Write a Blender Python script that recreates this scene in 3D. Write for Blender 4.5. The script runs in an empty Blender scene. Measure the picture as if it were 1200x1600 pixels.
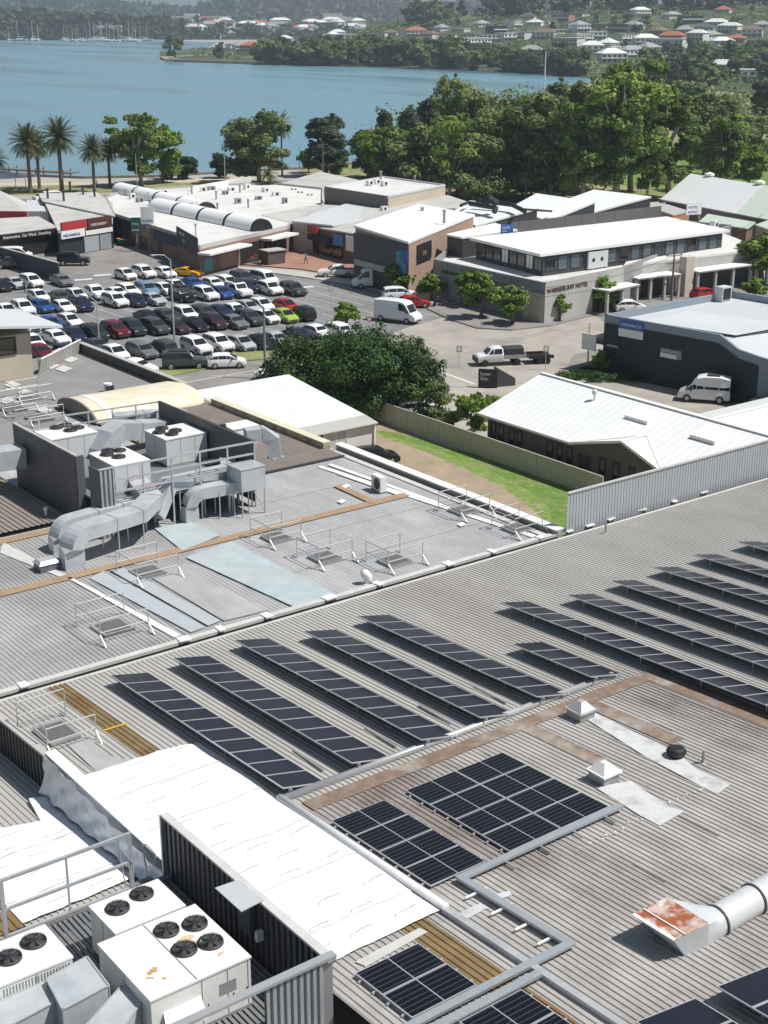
import bpy, bmesh, math, random
from mathutils import Vector, Matrix
R_=math.radians
random.seed(7)
scene=bpy.context.scene
# ---------------------------------------------------------------- camera, world, sun, exposure
F=2219.; CAMH=35.; YH=25.
PITCH=math.atan((800-YH)/F); CP,SP=math.cos(PITCH),math.sin(PITCH)
AZ=R_(37.2); CA,SA=math.cos(AZ),math.sin(AZ)
cam=bpy.data.cameras.new('camera'); camo=bpy.data.objects.new('camera',cam); scene.collection.objects.link(camo)
camo.location=(0,0,CAMH); camo.rotation_euler=(R_(90)-PITCH,0,-AZ)
cam.sensor_fit='VERTICAL'; cam.sensor_height=36; cam.sensor_width=27; cam.lens=F/1600*36
cam.clip_start=.5; cam.clip_end=30000; scene.camera=camo
SUNAZ=(.70,-.72); SUNEL=58.
world=bpy.data.worlds.new('World'); scene.world=world; world.use_nodes=True
nt=world.node_tree; bg=nt.nodes['Background']; sky=nt.nodes.new('ShaderNodeTexSky'); sky.sky_type='NISHITA'
sky.sun_disc=False; sky.sun_elevation=R_(SUNEL); sky.sun_rotation=math.atan2(SUNAZ[0],SUNAZ[1])
sky.air_density=1.; sky.dust_density=1.; sky.ozone_density=1.5
nt.links.new(sky.outputs[0],bg.inputs[0]); bg.inputs[1].default_value=.05
sl=bpy.data.lights.new('sun','SUN'); so=bpy.data.objects.new('sun',sl); scene.collection.objects.link(so)
sl.energy=5.0; sl.angle=R_(.5); sl.color=(1,.965,.91)
ce=math.cos(R_(SUNEL)); n=math.hypot(*SUNAZ)
sd=Vector((SUNAZ[0]/n*ce,SUNAZ[1]/n*ce,math.sin(R_(SUNEL))))
so.rotation_euler=sd.to_track_quat('Z','Y').to_euler(); so.location=(20,-20,120)
scene.view_settings.view_transform='Standard'; scene.view_settings.look='None'
scene.view_settings.exposure=.25; scene.view_settings.gamma=1
scene.render.engine='CYCLES'; scene.render.resolution_x=768; scene.render.resolution_y=1024
scene.cycles.max_bounces=6; scene.cycles.volume_bounces=0; scene.cycles.caustics_reflective=False; scene.cycles.caustics_refractive=False
# ---------------------------------------------------------------- pixel -> world (X along the gutters, Y along the roof ribs)
def ray(x,y):
    u=x-600.; v=y-800.
    fw=F*CP-v*SP; dn=-(F*SP+v*CP)
    return (u*CA+fw*SA, -u*SA+fw*CA, dn)
def G(x,y,z=0.):
    r=ray(x,y); t=(z-CAMH)/r[2]; return Vector((r[0]*t,r[1]*t,z))
RZ0,RK=12.5,.057
def zR(a): return RZ0-RK*a
def Rp(x,y,dz=0.):
    r=ray(x,y); t=(RZ0+dz-CAMH)/(r[2]+RK*r[1]); return Vector((r[0]*t,r[1]*t,CAMH+r[2]*t))
def PD(x,y,d):
    r=ray(x,y); h=math.hypot(r[0],r[1]); t=d/h; return Vector((r[0]*t,r[1]*t,CAMH+r[2]*t))
def UP(x,y0,y1,zb=0.):
    "height of a vertical standing at pixel (x,y0) that reaches row y1"
    p=G(x,y0,zb); r=ray(x,y1); d=math.hypot(p.x,p.y); h=math.hypot(r[0],r[1]); return CAMH+r[2]*d/h-zb
# ---------------------------------------------------------------- materials
MATS={}
def mat(name,col,rough=.6,metal=0.,var=.0,vs=1.,bump=0.,bs=20.,col2=None,c2s=.5,c2t=.55,spec=.5,sx=(1,1,1),alpha=1):
    if name in MATS: return MATS[name]
    m=bpy.data.materials.new(name); m.use_nodes=True; t=m.node_tree; b=t.nodes['Principled BSDF']
    b.inputs['Roughness'].default_value=rough; b.inputs['Metallic'].default_value=metal
    b.inputs['Specular IOR Level'].default_value=spec
    b.inputs['Base Color'].default_value=(*col,1)
    tc=t.nodes.new('ShaderNodeTexCoord'); mp=t.nodes.new('ShaderNodeMapping'); mp.inputs['Scale'].default_value=sx
    geo=t.nodes.new('ShaderNodeNewGeometry'); t.links.new(geo.outputs['Position'],mp.inputs[0])
    src=None
    if var or col2:
        rgb=t.nodes.new('ShaderNodeRGB'); rgb.outputs[0].default_value=(*col,1); src=rgb.outputs[0]
    if col2:
        nz=t.nodes.new('ShaderNodeTexNoise'); nz.inputs['Scale'].default_value=c2s; nz.inputs['Detail'].default_value=6; nz.inputs['Roughness'].default_value=.65
        t.links.new(mp.outputs[0],nz.inputs[0])
        rp=t.nodes.new('ShaderNodeValToRGB'); rp.color_ramp.elements[0].position=max(0,c2t-.09); rp.color_ramp.elements[1].position=min(1,c2t+.09)
        t.links.new(nz.outputs[0],rp.inputs[0])
        mx=t.nodes.new('ShaderNodeMixRGB'); mx.inputs[2].default_value=(*col2,1); t.links.new(src,mx.inputs[1]); t.links.new(rp.outputs[0],mx.inputs[0]); src=mx.outputs[0]
    if var:
        nz=t.nodes.new('ShaderNodeTexNoise'); nz.inputs['Scale'].default_value=vs; nz.inputs['Detail'].default_value=7; nz.inputs['Roughness'].default_value=.7
        t.links.new(mp.outputs[0],nz.inputs[0])
        mr=t.nodes.new('ShaderNodeMapRange'); mr.inputs[1].default_value=.28; mr.inputs[2].default_value=.72; mr.inputs[3].default_value=1-var; mr.inputs[4].default_value=1+var*.6
        t.links.new(nz.outputs[0],mr.inputs[0])
        vm=t.nodes.new('ShaderNodeVectorMath'); vm.operation='SCALE'; t.links.new(src,vm.inputs[0]); t.links.new(mr.outputs[0],vm.inputs['Scale']); src=vm.outputs[0]
    if src is not None: t.links.new(src,b.inputs['Base Color'])
    if bump:
        nz=t.nodes.new('ShaderNodeTexNoise'); nz.inputs['Scale'].default_value=bs; nz.inputs['Detail'].default_value=4
        t.links.new(geo.outputs['Position'],nz.inputs[0]); bp=t.nodes.new('ShaderNodeBump'); bp.inputs['Strength'].default_value=bump; bp.inputs['Distance'].default_value=.05
        t.links.new(nz.outputs[0],bp.inputs['Height']); t.links.new(bp.outputs[0],b.inputs['Normal'])
    MATS[name]=m; return m
def ribmat(name,col,axis=0,pitch=.5,line=.82,wd=.14,rough=.45,bump=.3,var=.06):
    "sheet metal with pressed ribs: lines across the given world axis"
    m=mat(name,col,rough,var=var,vs=.6); t=m.node_tree; b=t.nodes['Principled BSDF']; geo=t.nodes.new('ShaderNodeNewGeometry'); sx=t.nodes.new('ShaderNodeSeparateXYZ'); t.links.new(geo.outputs['Position'],sx.inputs[0])
    a=t.nodes.new('ShaderNodeMath'); a.operation='MULTIPLY'; a.inputs[1].default_value=1/pitch; t.links.new(sx.outputs[axis],a.inputs[0]); f=t.nodes.new('ShaderNodeMath'); f.operation='FRACT'; t.links.new(a.outputs[0],f.inputs[0])
    g=t.nodes.new('ShaderNodeMath'); g.operation='LESS_THAN'; g.inputs[1].default_value=wd; t.links.new(f.outputs[0],g.inputs[0])
    mr=t.nodes.new('ShaderNodeMapRange'); mr.inputs[3].default_value=1; mr.inputs[4].default_value=line; t.links.new(g.outputs[0],mr.inputs[0])
    src=b.inputs['Base Color'].links[0].from_socket; vm=t.nodes.new('ShaderNodeVectorMath'); vm.operation='SCALE'; t.links.new(src,vm.inputs[0]); t.links.new(mr.outputs[0],vm.inputs['Scale']); t.links.new(vm.outputs[0],b.inputs['Base Color'])
    bp=t.nodes.new('ShaderNodeBump'); bp.inputs['Strength'].default_value=bump; bp.inputs['Distance'].default_value=.04; t.links.new(g.outputs[0],bp.inputs['Height']); t.links.new(bp.outputs[0],b.inputs['Normal'])
    return m
def leafmat(name,c1,c2,s=.25,trans=.38):
    if name in MATS: return MATS[name]
    m=bpy.data.materials.new(name); m.use_nodes=True; t=m.node_tree; b=t.nodes['Principled BSDF']; out=t.nodes['Material Output']
    b.inputs['Roughness'].default_value=.6; b.inputs['Specular IOR Level'].default_value=.3
    geo=t.nodes.new('ShaderNodeNewGeometry'); nz=t.nodes.new('ShaderNodeTexNoise'); nz.inputs['Scale'].default_value=s; nz.inputs['Detail'].default_value=5
    t.links.new(geo.outputs['Position'],nz.inputs[0])
    rp=t.nodes.new('ShaderNodeValToRGB'); rp.color_ramp.elements[0].position=.36; rp.color_ramp.elements[1].position=.64
    rp.color_ramp.elements[0].color=(*c1,1); rp.color_ramp.elements[1].color=(*c2,1); t.links.new(nz.outputs[0],rp.inputs[0])
    oi=t.nodes.new('ShaderNodeObjectInfo'); mr=t.nodes.new('ShaderNodeMapRange'); mr.inputs[3].default_value=.75; mr.inputs[4].default_value=1.25
    t.links.new(oi.outputs['Random'],mr.inputs[0])
    mr2=t.nodes.new('ShaderNodeMapRange'); mr2.inputs[3].default_value=.6; mr2.inputs[4].default_value=1.4; t.links.new(geo.outputs['Random Per Island'],mr2.inputs[0])
    ml=t.nodes.new('ShaderNodeMath'); ml.operation='MULTIPLY'; t.links.new(mr.outputs[0],ml.inputs[0]); t.links.new(mr2.outputs[0],ml.inputs[1])
    vm=t.nodes.new('ShaderNodeVectorMath'); vm.operation='SCALE'; t.links.new(rp.outputs[0],vm.inputs[0]); t.links.new(ml.outputs[0],vm.inputs['Scale'])
    t.links.new(vm.outputs[0],b.inputs['Base Color'])
    tr=t.nodes.new('ShaderNodeBsdfTranslucent'); t.links.new(vm.outputs[0],tr.inputs[0]); mx=t.nodes.new('ShaderNodeMixShader'); mx.inputs[0].default_value=trans
    t.links.new(b.outputs[0],mx.inputs[1]); t.links.new(tr.outputs[0],mx.inputs[2]); t.links.new(mx.outputs[0],out.inputs[0])
    MATS[name]=m; return m
# ---------------------------------------------------------------- objects
COL=scene.collection.objects
def origin(o):
    v=Vector((0,0,0))
    while o is not None: v+=Vector(o.location); o=o.parent
    return v
def tag(o,label=None,cat=None,group=None,kind=None):
    if label: o['label']=label
    if cat: o['category']=cat
    if group: o['group']=group
    if kind: o['kind']=kind
    return o
def thing(name,label,cat,loc=(0,0,0),group=None,rz=0.):
    o=bpy.data.objects.new(name,None); COL.link(o); o.location=loc; o.rotation_euler=(0,0,rz); o.empty_display_size=.3
    return tag(o,label,cat,group)
def copy_tree(o,parent=None):
    c=o.copy(); COL.link(c); c.parent=parent
    for ch in o.children: copy_tree(ch,c)
    return c
def place(proto,loc,rz=0.,sc=1.,label=None,group=None,used=set()):
    if proto.name in used: o=copy_tree(proto)
    else: o=proto; used.add(proto.name)
    o.location=loc; o.rotation_euler=(0,0,rz)
    o.scale=(sc,sc,sc) if not isinstance(sc,tuple) else sc
    if label: o['label']=label
    if group: o['group']=group
    return o
class MB:
    def __init__(s): s.v=[]; s.f=[]; s.mi=[]
    def face(s,pts,mi=0):
        i=len(s.v); s.v+=[tuple(p) for p in pts]; s.f.append(tuple(range(i,i+len(pts)))); s.mi.append(mi); return s
    def bx(s,x0,x1,y0,y1,z0,z1,mi=0):
        i=len(s.v)
        s.v+=[(x0,y0,z0),(x1,y0,z0),(x1,y1,z0),(x0,y1,z0),(x0,y0,z1),(x1,y0,z1),(x1,y1,z1),(x0,y1,z1)]
        s.f+=[(i,i+3,i+2,i+1),(i+4,i+5,i+6,i+7),(i,i+1,i+5,i+4),(i+1,i+2,i+6,i+5),(i+2,i+3,i+7,i+6),(i+3,i,i+4,i+7)]; s.mi+=[mi]*6; return s
    def box(s,c,d,rz=0.,mi=0):
        k=len(s.v); s.bx(-d[0]/2,d[0]/2,-d[1]/2,d[1]/2,-d[2]/2,d[2]/2,mi); cs,sn=math.cos(rz),math.sin(rz)
        for j in range(k,len(s.v)):
            x,y,z=s.v[j]; s.v[j]=(x*cs-y*sn+c[0],x*sn+y*cs+c[1],z+c[2])
        return s
    def hexa(s,bot,top,mi=0):
        "prism between two loops of equal count"
        n=len(bot); i=len(s.v); s.v+=[tuple(p) for p in bot]+[tuple(p) for p in top]
        s.f.append(tuple(range(i+n-1,i-1,-1))); s.f.append(tuple(range(i+n,i+2*n))); s.mi+=[mi,mi]
        for k in range(n):
            j=(k+1)%n; s.f.append((i+k,i+j,i+n+j,i+n+k)); s.mi.append(mi)
        return s
    def ring(s,rings,cap=True,mi=0,closed=True):
        n=len(rings[0]); i=len(s.v)
        for r in rings: s.v+=[tuple(p) for p in r]
        for q in range(len(rings)-1):
            for k in range(n if closed else n-1):
                j=(k+1)%n; s.f.append((i+q*n+k,i+q*n+j,i+(q+1)*n+j,i+(q+1)*n+k)); s.mi.append(mi)
        if cap:
            s.f.append(tuple(i+k for k in range(n-1,-1,-1))); s.f.append(tuple(i+(len(rings)-1)*n+k for k in range(n))); s.mi+=[mi,mi]
        return s
    def bar(s,p0,p1,w,h=None,mi=0,up=(0,0,1)):
        h=h or w; p0=Vector(p0); p1=Vector(p1); d=(p1-p0)
        if d.length<1e-6: return s
        d.normalize(); u=Vector(up)
        if abs(d.dot(u))>.98: u=Vector((1,0,0))
        sd=d.cross(u).normalized(); u=sd.cross(d).normalized()
        rs=[[p+sd*(w/2*a)+u*(h/2*b) for a,b in((-1,-1),(1,-1),(1,1),(-1,1))] for p in(p0,p1)]
        return s.ring(rs,mi=mi)
    def path(s,pts,w,h,mi=0,up=(0,0,1),n=4,round_=False):
        "sweep a rectangle (or circle) along a polyline with mitred corners"
        pts=[Vector(p) for p in pts]; rs=[]; sd0=None
        for i,p in enumerate(pts):
            d0=(pts[i]-pts[i-1]).normalized() if i else None; d1=(pts[i+1]-pts[i]).normalized() if i<len(pts)-1 else None
            d=(d0+d1).normalized() if d0 and d1 else (d0 or d1)
            u=Vector(up); sd=d.cross(u)
            if sd.length<.15: sd=sd0 or Vector((1,0,0))
            sd=(sd-d*sd.dot(d)).normalized()
            if sd0 and sd.dot(sd0)<0: sd=-sd
            sd0=sd; uu=sd.cross(d).normalized()
            m=1.
            if d0 and d1: m=1/max(.45,math.sqrt(max(.01,(1+d0.dot(d1))/2)))
            if round_: rs.append([p+(sd*math.cos(t)+uu*math.sin(t))*w/2 for t in [2*math.pi*k/n for k in range(n)]])
            else:
                # widen within the bend plane
                bw=bh=1.
                if d0 and d1:
                    bn=(d0-d1)
                    if bn.length>1e-4:
                        bn.normalize(); bw=1+(m-1)*abs(bn.dot(sd)); bh=1+(m-1)*abs(bn.dot(uu))
                rs.append([p+sd*(w/2*a*bw)+uu*(h/2*b*bh) for a,b in((-1,-1),(1,-1),(1,1),(-1,1))])
        return s.ring(rs,mi=mi)
    def tube(s,p0,p1,r,n=8,r1=None,mi=0,cap=True):
        p0=Vector(p0); p1=Vector(p1); d=(p1-p0).normalized(); u=Vector((0,0,1)) if abs(d.z)<.9 else Vector((1,0,0))
        a=d.cross(u).normalized(); b=a.cross(d); r1=r if r1 is None else r1
        rs=[[p+(a*math.cos(2*math.pi*k/n)+b*math.sin(2*math.pi*k/n))*q for k in range(n)] for p,q in((p0,r),(p1,r1))]
        return s.ring(rs,cap=cap,mi=mi)
    def lathe(s,prof,c=(0,0,0),n=16,mi=0,cap=True):
        return s.ring([[(c[0]+r*math.cos(2*math.pi*k/n),c[1]+r*math.sin(2*math.pi*k/n),c[2]+z) for k in range(n)] for r,z in prof],cap=cap,mi=mi)
    def build(s,name,m,parent=None,smooth=False,w=False):
        "w: vertices are world coordinates"
        me=bpy.data.meshes.new(name)
        o3=origin(parent) if (w and parent) else Vector((0,0,0))
        piv=Vector((0,0,0))
        if parent is None and s.v:
            xs=[v[0] for v in s.v]; ys=[v[1] for v in s.v]; zs=[v[2] for v in s.v]
            piv=Vector(((min(xs)+max(xs))/2,(min(ys)+max(ys))/2,min(zs)))
        q=o3+piv
        me.from_pydata([(v[0]-q.x,v[1]-q.y,v[2]-q.z) for v in s.v],[],s.f)
        ms=m if isinstance(m,(list,tuple)) else [m]
        for x in ms: me.materials.append(x)
        if len(ms)>1: me.polygons.foreach_set('material_index',s.mi)
        if smooth: me.polygons.foreach_set('use_smooth',[True]*len(s.f))
        me.update(); o=bpy.data.objects.new(name,me); COL.link(o); o.parent=parent; o.location=piv
        return o
def obj(name,mb,m,parent,**k): return mb.build(name,m,parent,**k)
def smooth_angle(o,a=40):
    me=o.data; me.polygons.foreach_set('use_smooth',[True]*len(me.polygons))
    try: me.set_sharp_from_angle(angle=R_(a))
    except Exception: pass
def text(s,name,size,m,loc,right,up,parent,ext=.02,align='LEFT',sx=1.):
    "flat raised lettering; right and up are world vectors"
    cu=bpy.data.curves.new(name,'FONT'); cu.body=s; cu.size=size; cu.extrude=ext; cu.align_x=align; cu.resolution_u=2
    t=bpy.data.objects.new('tmp',cu); me=bpy.data.meshes.new_from_object(t); bpy.data.objects.remove(t)
    r=Vector(right).normalized(); u=Vector(up).normalized(); nn=r.cross(u); q=origin(parent)
    L=Vector(loc)-q
    for v in me.vertices: v.co=L+r*(v.co.x*sx)+u*v.co.y+nn*v.co.z
    me.materials.clear(); me.materials.append(m)
    o=bpy.data.objects.new(name,me); COL.link(o); o.parent=parent; return o
# ---------------------------------------------------------------- materials used
M={}
M['asphalt']=mat('asphalt',(.19,.19,.195),.9,var=.25,vs=.25,col2=(.24,.235,.23),c2s=.06,c2t=.52,bump=.2,bs=8)
M['asphalt2']=mat('asphalt_old',(.25,.235,.22),.9,var=.25,vs=.3,col2=(.19,.18,.17),c2s=.09,c2t=.55)
M['concrete']=mat('concrete_road',(.37,.335,.29),.9,var=.22,vs=.35,col2=(.28,.26,.24),c2s=.12,c2t=.56)
M['path']=mat('footpath',(.38,.36,.33),.9,var=.18,vs=.6)
M['brickpave']=mat('brick_paving',(.36,.20,.14),.9,var=.25,vs=.8,col2=(.28,.17,.13),c2s=.3)
M['grass']=mat('grass_green',(.12,.22,.035),.95,var=.5,vs=2.2,col2=(.22,.25,.09),c2s=.45,c2t=.56)
M['drygrass']=mat('grass_dry',(.20,.24,.08),.95,var=.35,vs=.4,col2=(.30,.26,.14),c2s=.08,c2t=.5)
M['dirt']=mat('packed_dirt',(.34,.27,.19),.95,var=.25,vs=.5,col2=(.20,.23,.08),c2s=.35,c2t=.62)
M['sand']=mat('sandy_ground',(.50,.43,.33),.95,var=.15,vs=.3)
M['bush']=mat('hill_ground',(.05,.075,.03),.95,var=.5,vs=.03,col2=(.16,.17,.08),c2s=.012,c2t=.62)
M['farwood']=leafmat('far_foliage',(.03,.05,.025),(.075,.105,.045),.02,.1)
M['white']=mat('white_line',(.75,.75,.73),.8,var=.2,vs=3)
M['mark']=mat('marking_paint',(.70,.70,.68),.8,var=.35,vs=2.5)
M['kerb']=mat('kerb_concrete',(.45,.43,.40),.9,var=.15,vs=1)
M['wroof']=ribmat('white_metal_roof',(.80,.81,.80),0,.76,.86,.12)
M['wroofx']=ribmat('white_metal_roof_ribbed',(.80,.81,.81),1,.76,.86,.12)
M['wroof2']=ribmat('pale_metal_roof',(.60,.62,.63),0,.6,.86,.15)
M['groof']=mat('grey_flat_roof',(.50,.49,.47),.8,var=.14,vs=.35,col2=(.42,.41,.39),c2s=.15,c2t=.55)
M['groof2']=mat('light_flat_roof',(.64,.63,.61),.8,var=.12,vs=.3,col2=(.5,.49,.47),c2s=.12,c2t=.6)
M['dgrey']=mat('dark_grey_cladding',(.055,.057,.06),.6,var=.12,vs=.7)
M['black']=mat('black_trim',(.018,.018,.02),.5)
M['charcoal']=mat('charcoal_render',(.018,.021,.03),.7,var=.1,vs=.6)
M['bgrey']=mat('blue_grey_render',(.23,.28,.32),.8,var=.06,vs=.5)
M['mgrey']=mat('mid_grey_render',(.26,.26,.265),.8,var=.1,vs=.5)
M['lgrey']=mat('light_grey_render',(.42,.41,.39),.8,var=.1,vs=.4)
M['taupe']=mat('taupe_boards',(.10,.088,.078),.7,var=.1,vs=.9)
M['beige']=mat('beige_render',(.50,.44,.34),.8,var=.1,vs=.4)
M['cream']=mat('cream_boards',(.70,.68,.62),.7,var=.05,vs=.7)
M['stone']=mat('sandstone_block',(.55,.49,.41),.9,var=.2,vs=3)
M['glass']=mat('window_glass',(.015,.018,.022),.12,spec=.8)
M['steel']=mat('galvanised_steel',(.50,.52,.53),.42,metal=.3,var=.18,vs=1.6)
M['steeld']=mat('weathered_steel',(.34,.35,.355),.5,metal=.25,var=.2,vs=2)
M['acwhite']=mat('enamel_white',(.74,.74,.71),.4,var=.07,vs=1.5)
M['acgrey']=mat('enamel_light_grey',(.60,.62,.63),.4,var=.08,vs=1.2)
M['timber']=mat('pole_timber',(.19,.16,.13),.9,var=.3,vs=3,sx=(1,1,.1))
M['trunk']=mat('bark',(.16,.12,.09),.95,var=.35,vs=2)
M['paletrunk']=mat('pale_gum_bark',(.42,.38,.33),.9,var=.3,vs=1.5)
M['red']=mat('red_paint',(.42,.04,.04),.5,var=.1,vs=1)
M['signwhite']=mat('sign_white',(.76,.76,.74),.5)
M['signblue']=mat('sign_blue',(.03,.11,.36),.5)
M['navy']=mat('navy_paint',(.02,.028,.055),.6,var=.1,vs=.6)
M['green']=mat('sign_green',(.01,.11,.07),.5)
M['orange']=mat('orange_paint',(.55,.24,.10),.6)
M['letter']=mat('letter_dark',(.03,.03,.03),.6)
M['grates']=mat('steel_grating',(.24,.25,.26),.55,metal=.4,var=.15,vs=4)
def brickmat(name,c1,c2,mo):
    m=bpy.data.materials.new(name); m.use_nodes=True; t=m.node_tree; b=t.nodes['Principled BSDF']; b.inputs['Roughness'].default_value=.9
    geo=t.nodes.new('ShaderNodeNewGeometry'); sx=t.nodes.new('ShaderNodeSeparateXYZ'); t.links.new(geo.outputs['Position'],sx.inputs[0])
    ad=t.nodes.new('ShaderNodeMath'); ad.operation='ADD'; t.links.new(sx.outputs[0],ad.inputs[0]); t.links.new(sx.outputs[1],ad.inputs[1])
    cb=t.nodes.new('ShaderNodeCombineXYZ'); t.links.new(ad.outputs[0],cb.inputs[0]); t.links.new(sx.outputs[2],cb.inputs[1])
    br=t.nodes.new('ShaderNodeTexBrick'); br.inputs['Scale'].default_value=1; br.inputs['Brick Width'].default_value=.5; br.inputs['Row Height'].default_value=.2; br.inputs['Mortar Size'].default_value=.02
    br.inputs[1].default_value=(*c1,1); br.inputs[2].default_value=(*c2,1); br.inputs[3].default_value=(*mo,1); t.links.new(cb.outputs[0],br.inputs[0]); t.links.new(br.outputs[0],b.inputs['Base Color'])
    return m
M['brick']=brickmat('tan_brickwork',(.42,.25,.17),(.30,.17,.12),(.42,.38,.33))
M['brick2']=brickmat('brown_brickwork',(.24,.12,.085),(.18,.09,.065),(.28,.24,.2))
# ---------------------------------------------------------------- ground, water, roads
def flat(name,pts,m,z,kind='structure',th=None):
    b=MB(); P=[G(x,y,z) for x,y in pts]
    a=sum(P[i].x*P[(i+1)%len(P)].y-P[(i+1)%len(P)].x*P[i].y for i in range(len(P)))
    if a<0: P.reverse()
    if th: b.hexa([(p.x,p.y,z-th) for p in P],P)
    else: b.face(P)
    o=b.build(name,m); return tag(o,kind=kind)
def sheet(name,P,m,z):
    b=MB(); b.face([(p[0],p[1],z) for p in P]); o=b.build(name,m); return tag(o,kind='structure')
b=MB(); b.face([(-9000,-9000,0),(14000,-9000,0),(14000,14000,0),(-9000,14000,0)])
tag(b.build('ground',M['path']),kind='structure')
# water: near shore follows the park, far shore 2.3 km off, right edge runs behind the woods to the headland
wm=bpy.data.materials.new('lake_water'); wm.use_nodes=True; t=wm.node_tree; pb=t.nodes['Principled BSDF']
pb.inputs['Base Color'].default_value=(.15,.29,.36,1); pb.inputs['Roughness'].default_value=.12; pb.inputs['IOR'].default_value=1.33
geo=t.nodes.new('ShaderNodeNewGeometry'); mp=t.nodes.new('ShaderNodeMapping'); mp.inputs['Rotation'].default_value=(0,0,R_(-37)); mp.inputs['Scale'].default_value=(.35,1,1)
t.links.new(geo.outputs['Position'],mp.inputs[0])
n1=t.nodes.new('ShaderNodeTexNoise'); n1.inputs['Scale'].default_value=.55; n1.inputs['Detail'].default_value=5; t.links.new(mp.outputs[0],n1.inputs[0])
bp=t.nodes.new('ShaderNodeBump'); bp.inputs['Strength'].default_value=.35; bp.inputs['Distance'].default_value=.4; t.links.new(n1.outputs[0],bp.inputs['Height']); t.links.new(bp.outputs[0],pb.inputs['Normal'])
n2=t.nodes.new('ShaderNodeTexNoise'); n2.inputs['Scale'].default_value=.0035; n2.inputs['Detail'].default_value=4
mp2=t.nodes.new('ShaderNodeMapping'); mp2.inputs['Rotation'].default_value=(0,0,R_(-37+90)); mp2.inputs['Scale'].default_value=(4,.7,1); t.links.new(geo.outputs['Position'],mp2.inputs[0]); t.links.new(mp2.outputs[0],n2.inputs[0])
mr=t.nodes.new('ShaderNodeMapRange'); mr.inputs[1].default_value=.4; mr.inputs[2].default_value=.62; mr.inputs[3].default_value=.10; mr.inputs[4].default_value=.32; t.links.new(n2.outputs[0],mr.inputs[0]); t.links.new(mr.outputs[0],pb.inputs['Roughness'])
shore=[(-700,300),(-300,285),(0,277),(60,276),(130,279),(240,277),(330,272),(400,268),(520,262),(600,246),(680,225),(760,190),(840,160),(905,140),(930,126)]
far=[(960,118),(700,106),(600,103),(480,101),(380,99),(262,95),(255,91),(300,88),(340,66),(240,63),(0,62),(-300,61),(-900,61)]
sheet('lake_water',[G(x,y) for x,y in shore]+[G(x,y) for x,y in far],wm,.03)
b=MB()
prev=None
for i in range(len(shore)-1):
    p=G(*shore[i]); q=G(*shore[i+1]); b.bar((p.x,p.y,.25),(q.x,q.y,.25),.9,.55)
tag(b.build('seawall',mat('seawall_stone',(.22,.19,.16),.95,var=.4,vs=.5)),kind='structure')
b=MB(); L=far[:8]
for i in range(len(L)-1):
    p=G(*L[i]); q=G(*L[i+1]); b.bar((p.x,p.y,.6),(q.x,q.y,.6),5,1.4)
tag(b.build('headland_rock_edge',mat('headland_rock',(.34,.28,.22),.95,var=.4,vs=.2)),kind='structure')
# park lawns
def poly(name,pts,m,z): return flat(name,pts,m,z)
poly('park_lawn',[(-200,312),(-200,292),(0,291),(120,289),(330,284),(330,288),(240,295),(150,303),(0,306)],M['drygrass'],.004)
poly('beach_path',[(-200,291),(-200,288),(200,284),(420,274),(420,278),(330,284),(120,289)],M['sand'],.008)
poly('park_grass_strip',[(470,262),(560,254),(640,262),(700,300),(520,290),(470,272)],M['drygrass'],.004)
poly('reserve_grass',[(640,235),(930,130),(1300,150),(1500,330),(1100,330),(1000,315),(700,330),(640,300)],M['drygrass'],.006)
poly('sunlit_lawn',[(930,262),(1030,255),(1110,240),(1250,225),(1250,300),(1100,300),(1000,296),(940,280)],M['grass'],.01)
poly('dry_clearing',[(700,290),(760,288),(770,312),(700,318)],M['dirt'],.01)
poly('foreshore_road',[(-200,318),(0,313),(200,302),(330,290),(430,281),(560,283),(560,287),(430,290),(330,297),(200,310),(0,322),(-200,330)],M['asphalt2'],.01)
# town ground
poly('car_park',[(-300,440),(0,420),(130,405),(300,402),(372,408),(470,432),(560,446),(690,476),(700,500),(640,512),(560,548),(450,556),(350,580),(200,600),(-300,660)],M['asphalt'],.012)
poly('service_lane',[(-100,415),(0,395),(104,380),(170,375),(280,398),(372,414),(300,425),(130,430),(0,450),(-100,470)],M['asphalt2'],.017)
poly('street',[(-300,670),(200,608),(350,576),(450,562),(570,552),(640,520),(700,500),(740,560),(690,600),(560,640),(300,700),(-300,760)],M['asphalt2'],.021)
poly('intersection_paving',[(600,527),(640,510),(690,497),(800,503),(930,491),(952,505),(930,560),(885,577),(830,600),(720,605),(640,600),(600,560)],M['concrete'],.026)
poly('side_street',[(930,491),(1050,458),(1250,425),(1250,470),(1100,500),(952,512)],M['asphalt2'],.03)
poly('laneway_paving',[(870,582),(930,590),(1000,598),(1062,612),(1150,640),(1230,650),(1230,700),(1000,660),(850,600)],M['concrete'],.031)
poly('roundabout_tarmac',[(895,555),(960,540),(1010,560),(960,578),(880,585)],M['asphalt2'],.036)
poly('plaza_paving',[(372,412),(330,402),(330,385),(450,378),(560,380),(585,440),(540,432),(470,420)],M['brickpave'],.15)
poly('street_crossing_paving',[(735,618),(830,585),(860,600),(800,640),(700,660)],M['concrete'],.04)
flat('footpath',[(372,416),(470,424),(540,436),(590,448),(640,458),(700,468),(700,474),(640,466),(560,446),(470,432),(372,419)],M['kerb'],.16,th=.14)
flat('footpath',[(665,468),(850,496),(930,480),(1060,452),(1060,460),(935,490),(862,508),(800,515),(745,512),(700,497),(668,482)],M['asphalt2'],.16,th=.14)
flat('footpath',[(950,572),(1060,602),(1060,596),(960,560)],M['kerb'],.16,th=.12)
flat('verge_lawn',[(350,552),(440,546),(440,558),(350,566)],M['drygrass'],.14,th=.12)
flat('verge_lawn',[(210,584),(350,562),(350,570),(240,592)],M['drygrass'],.14,th=.12)
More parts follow.
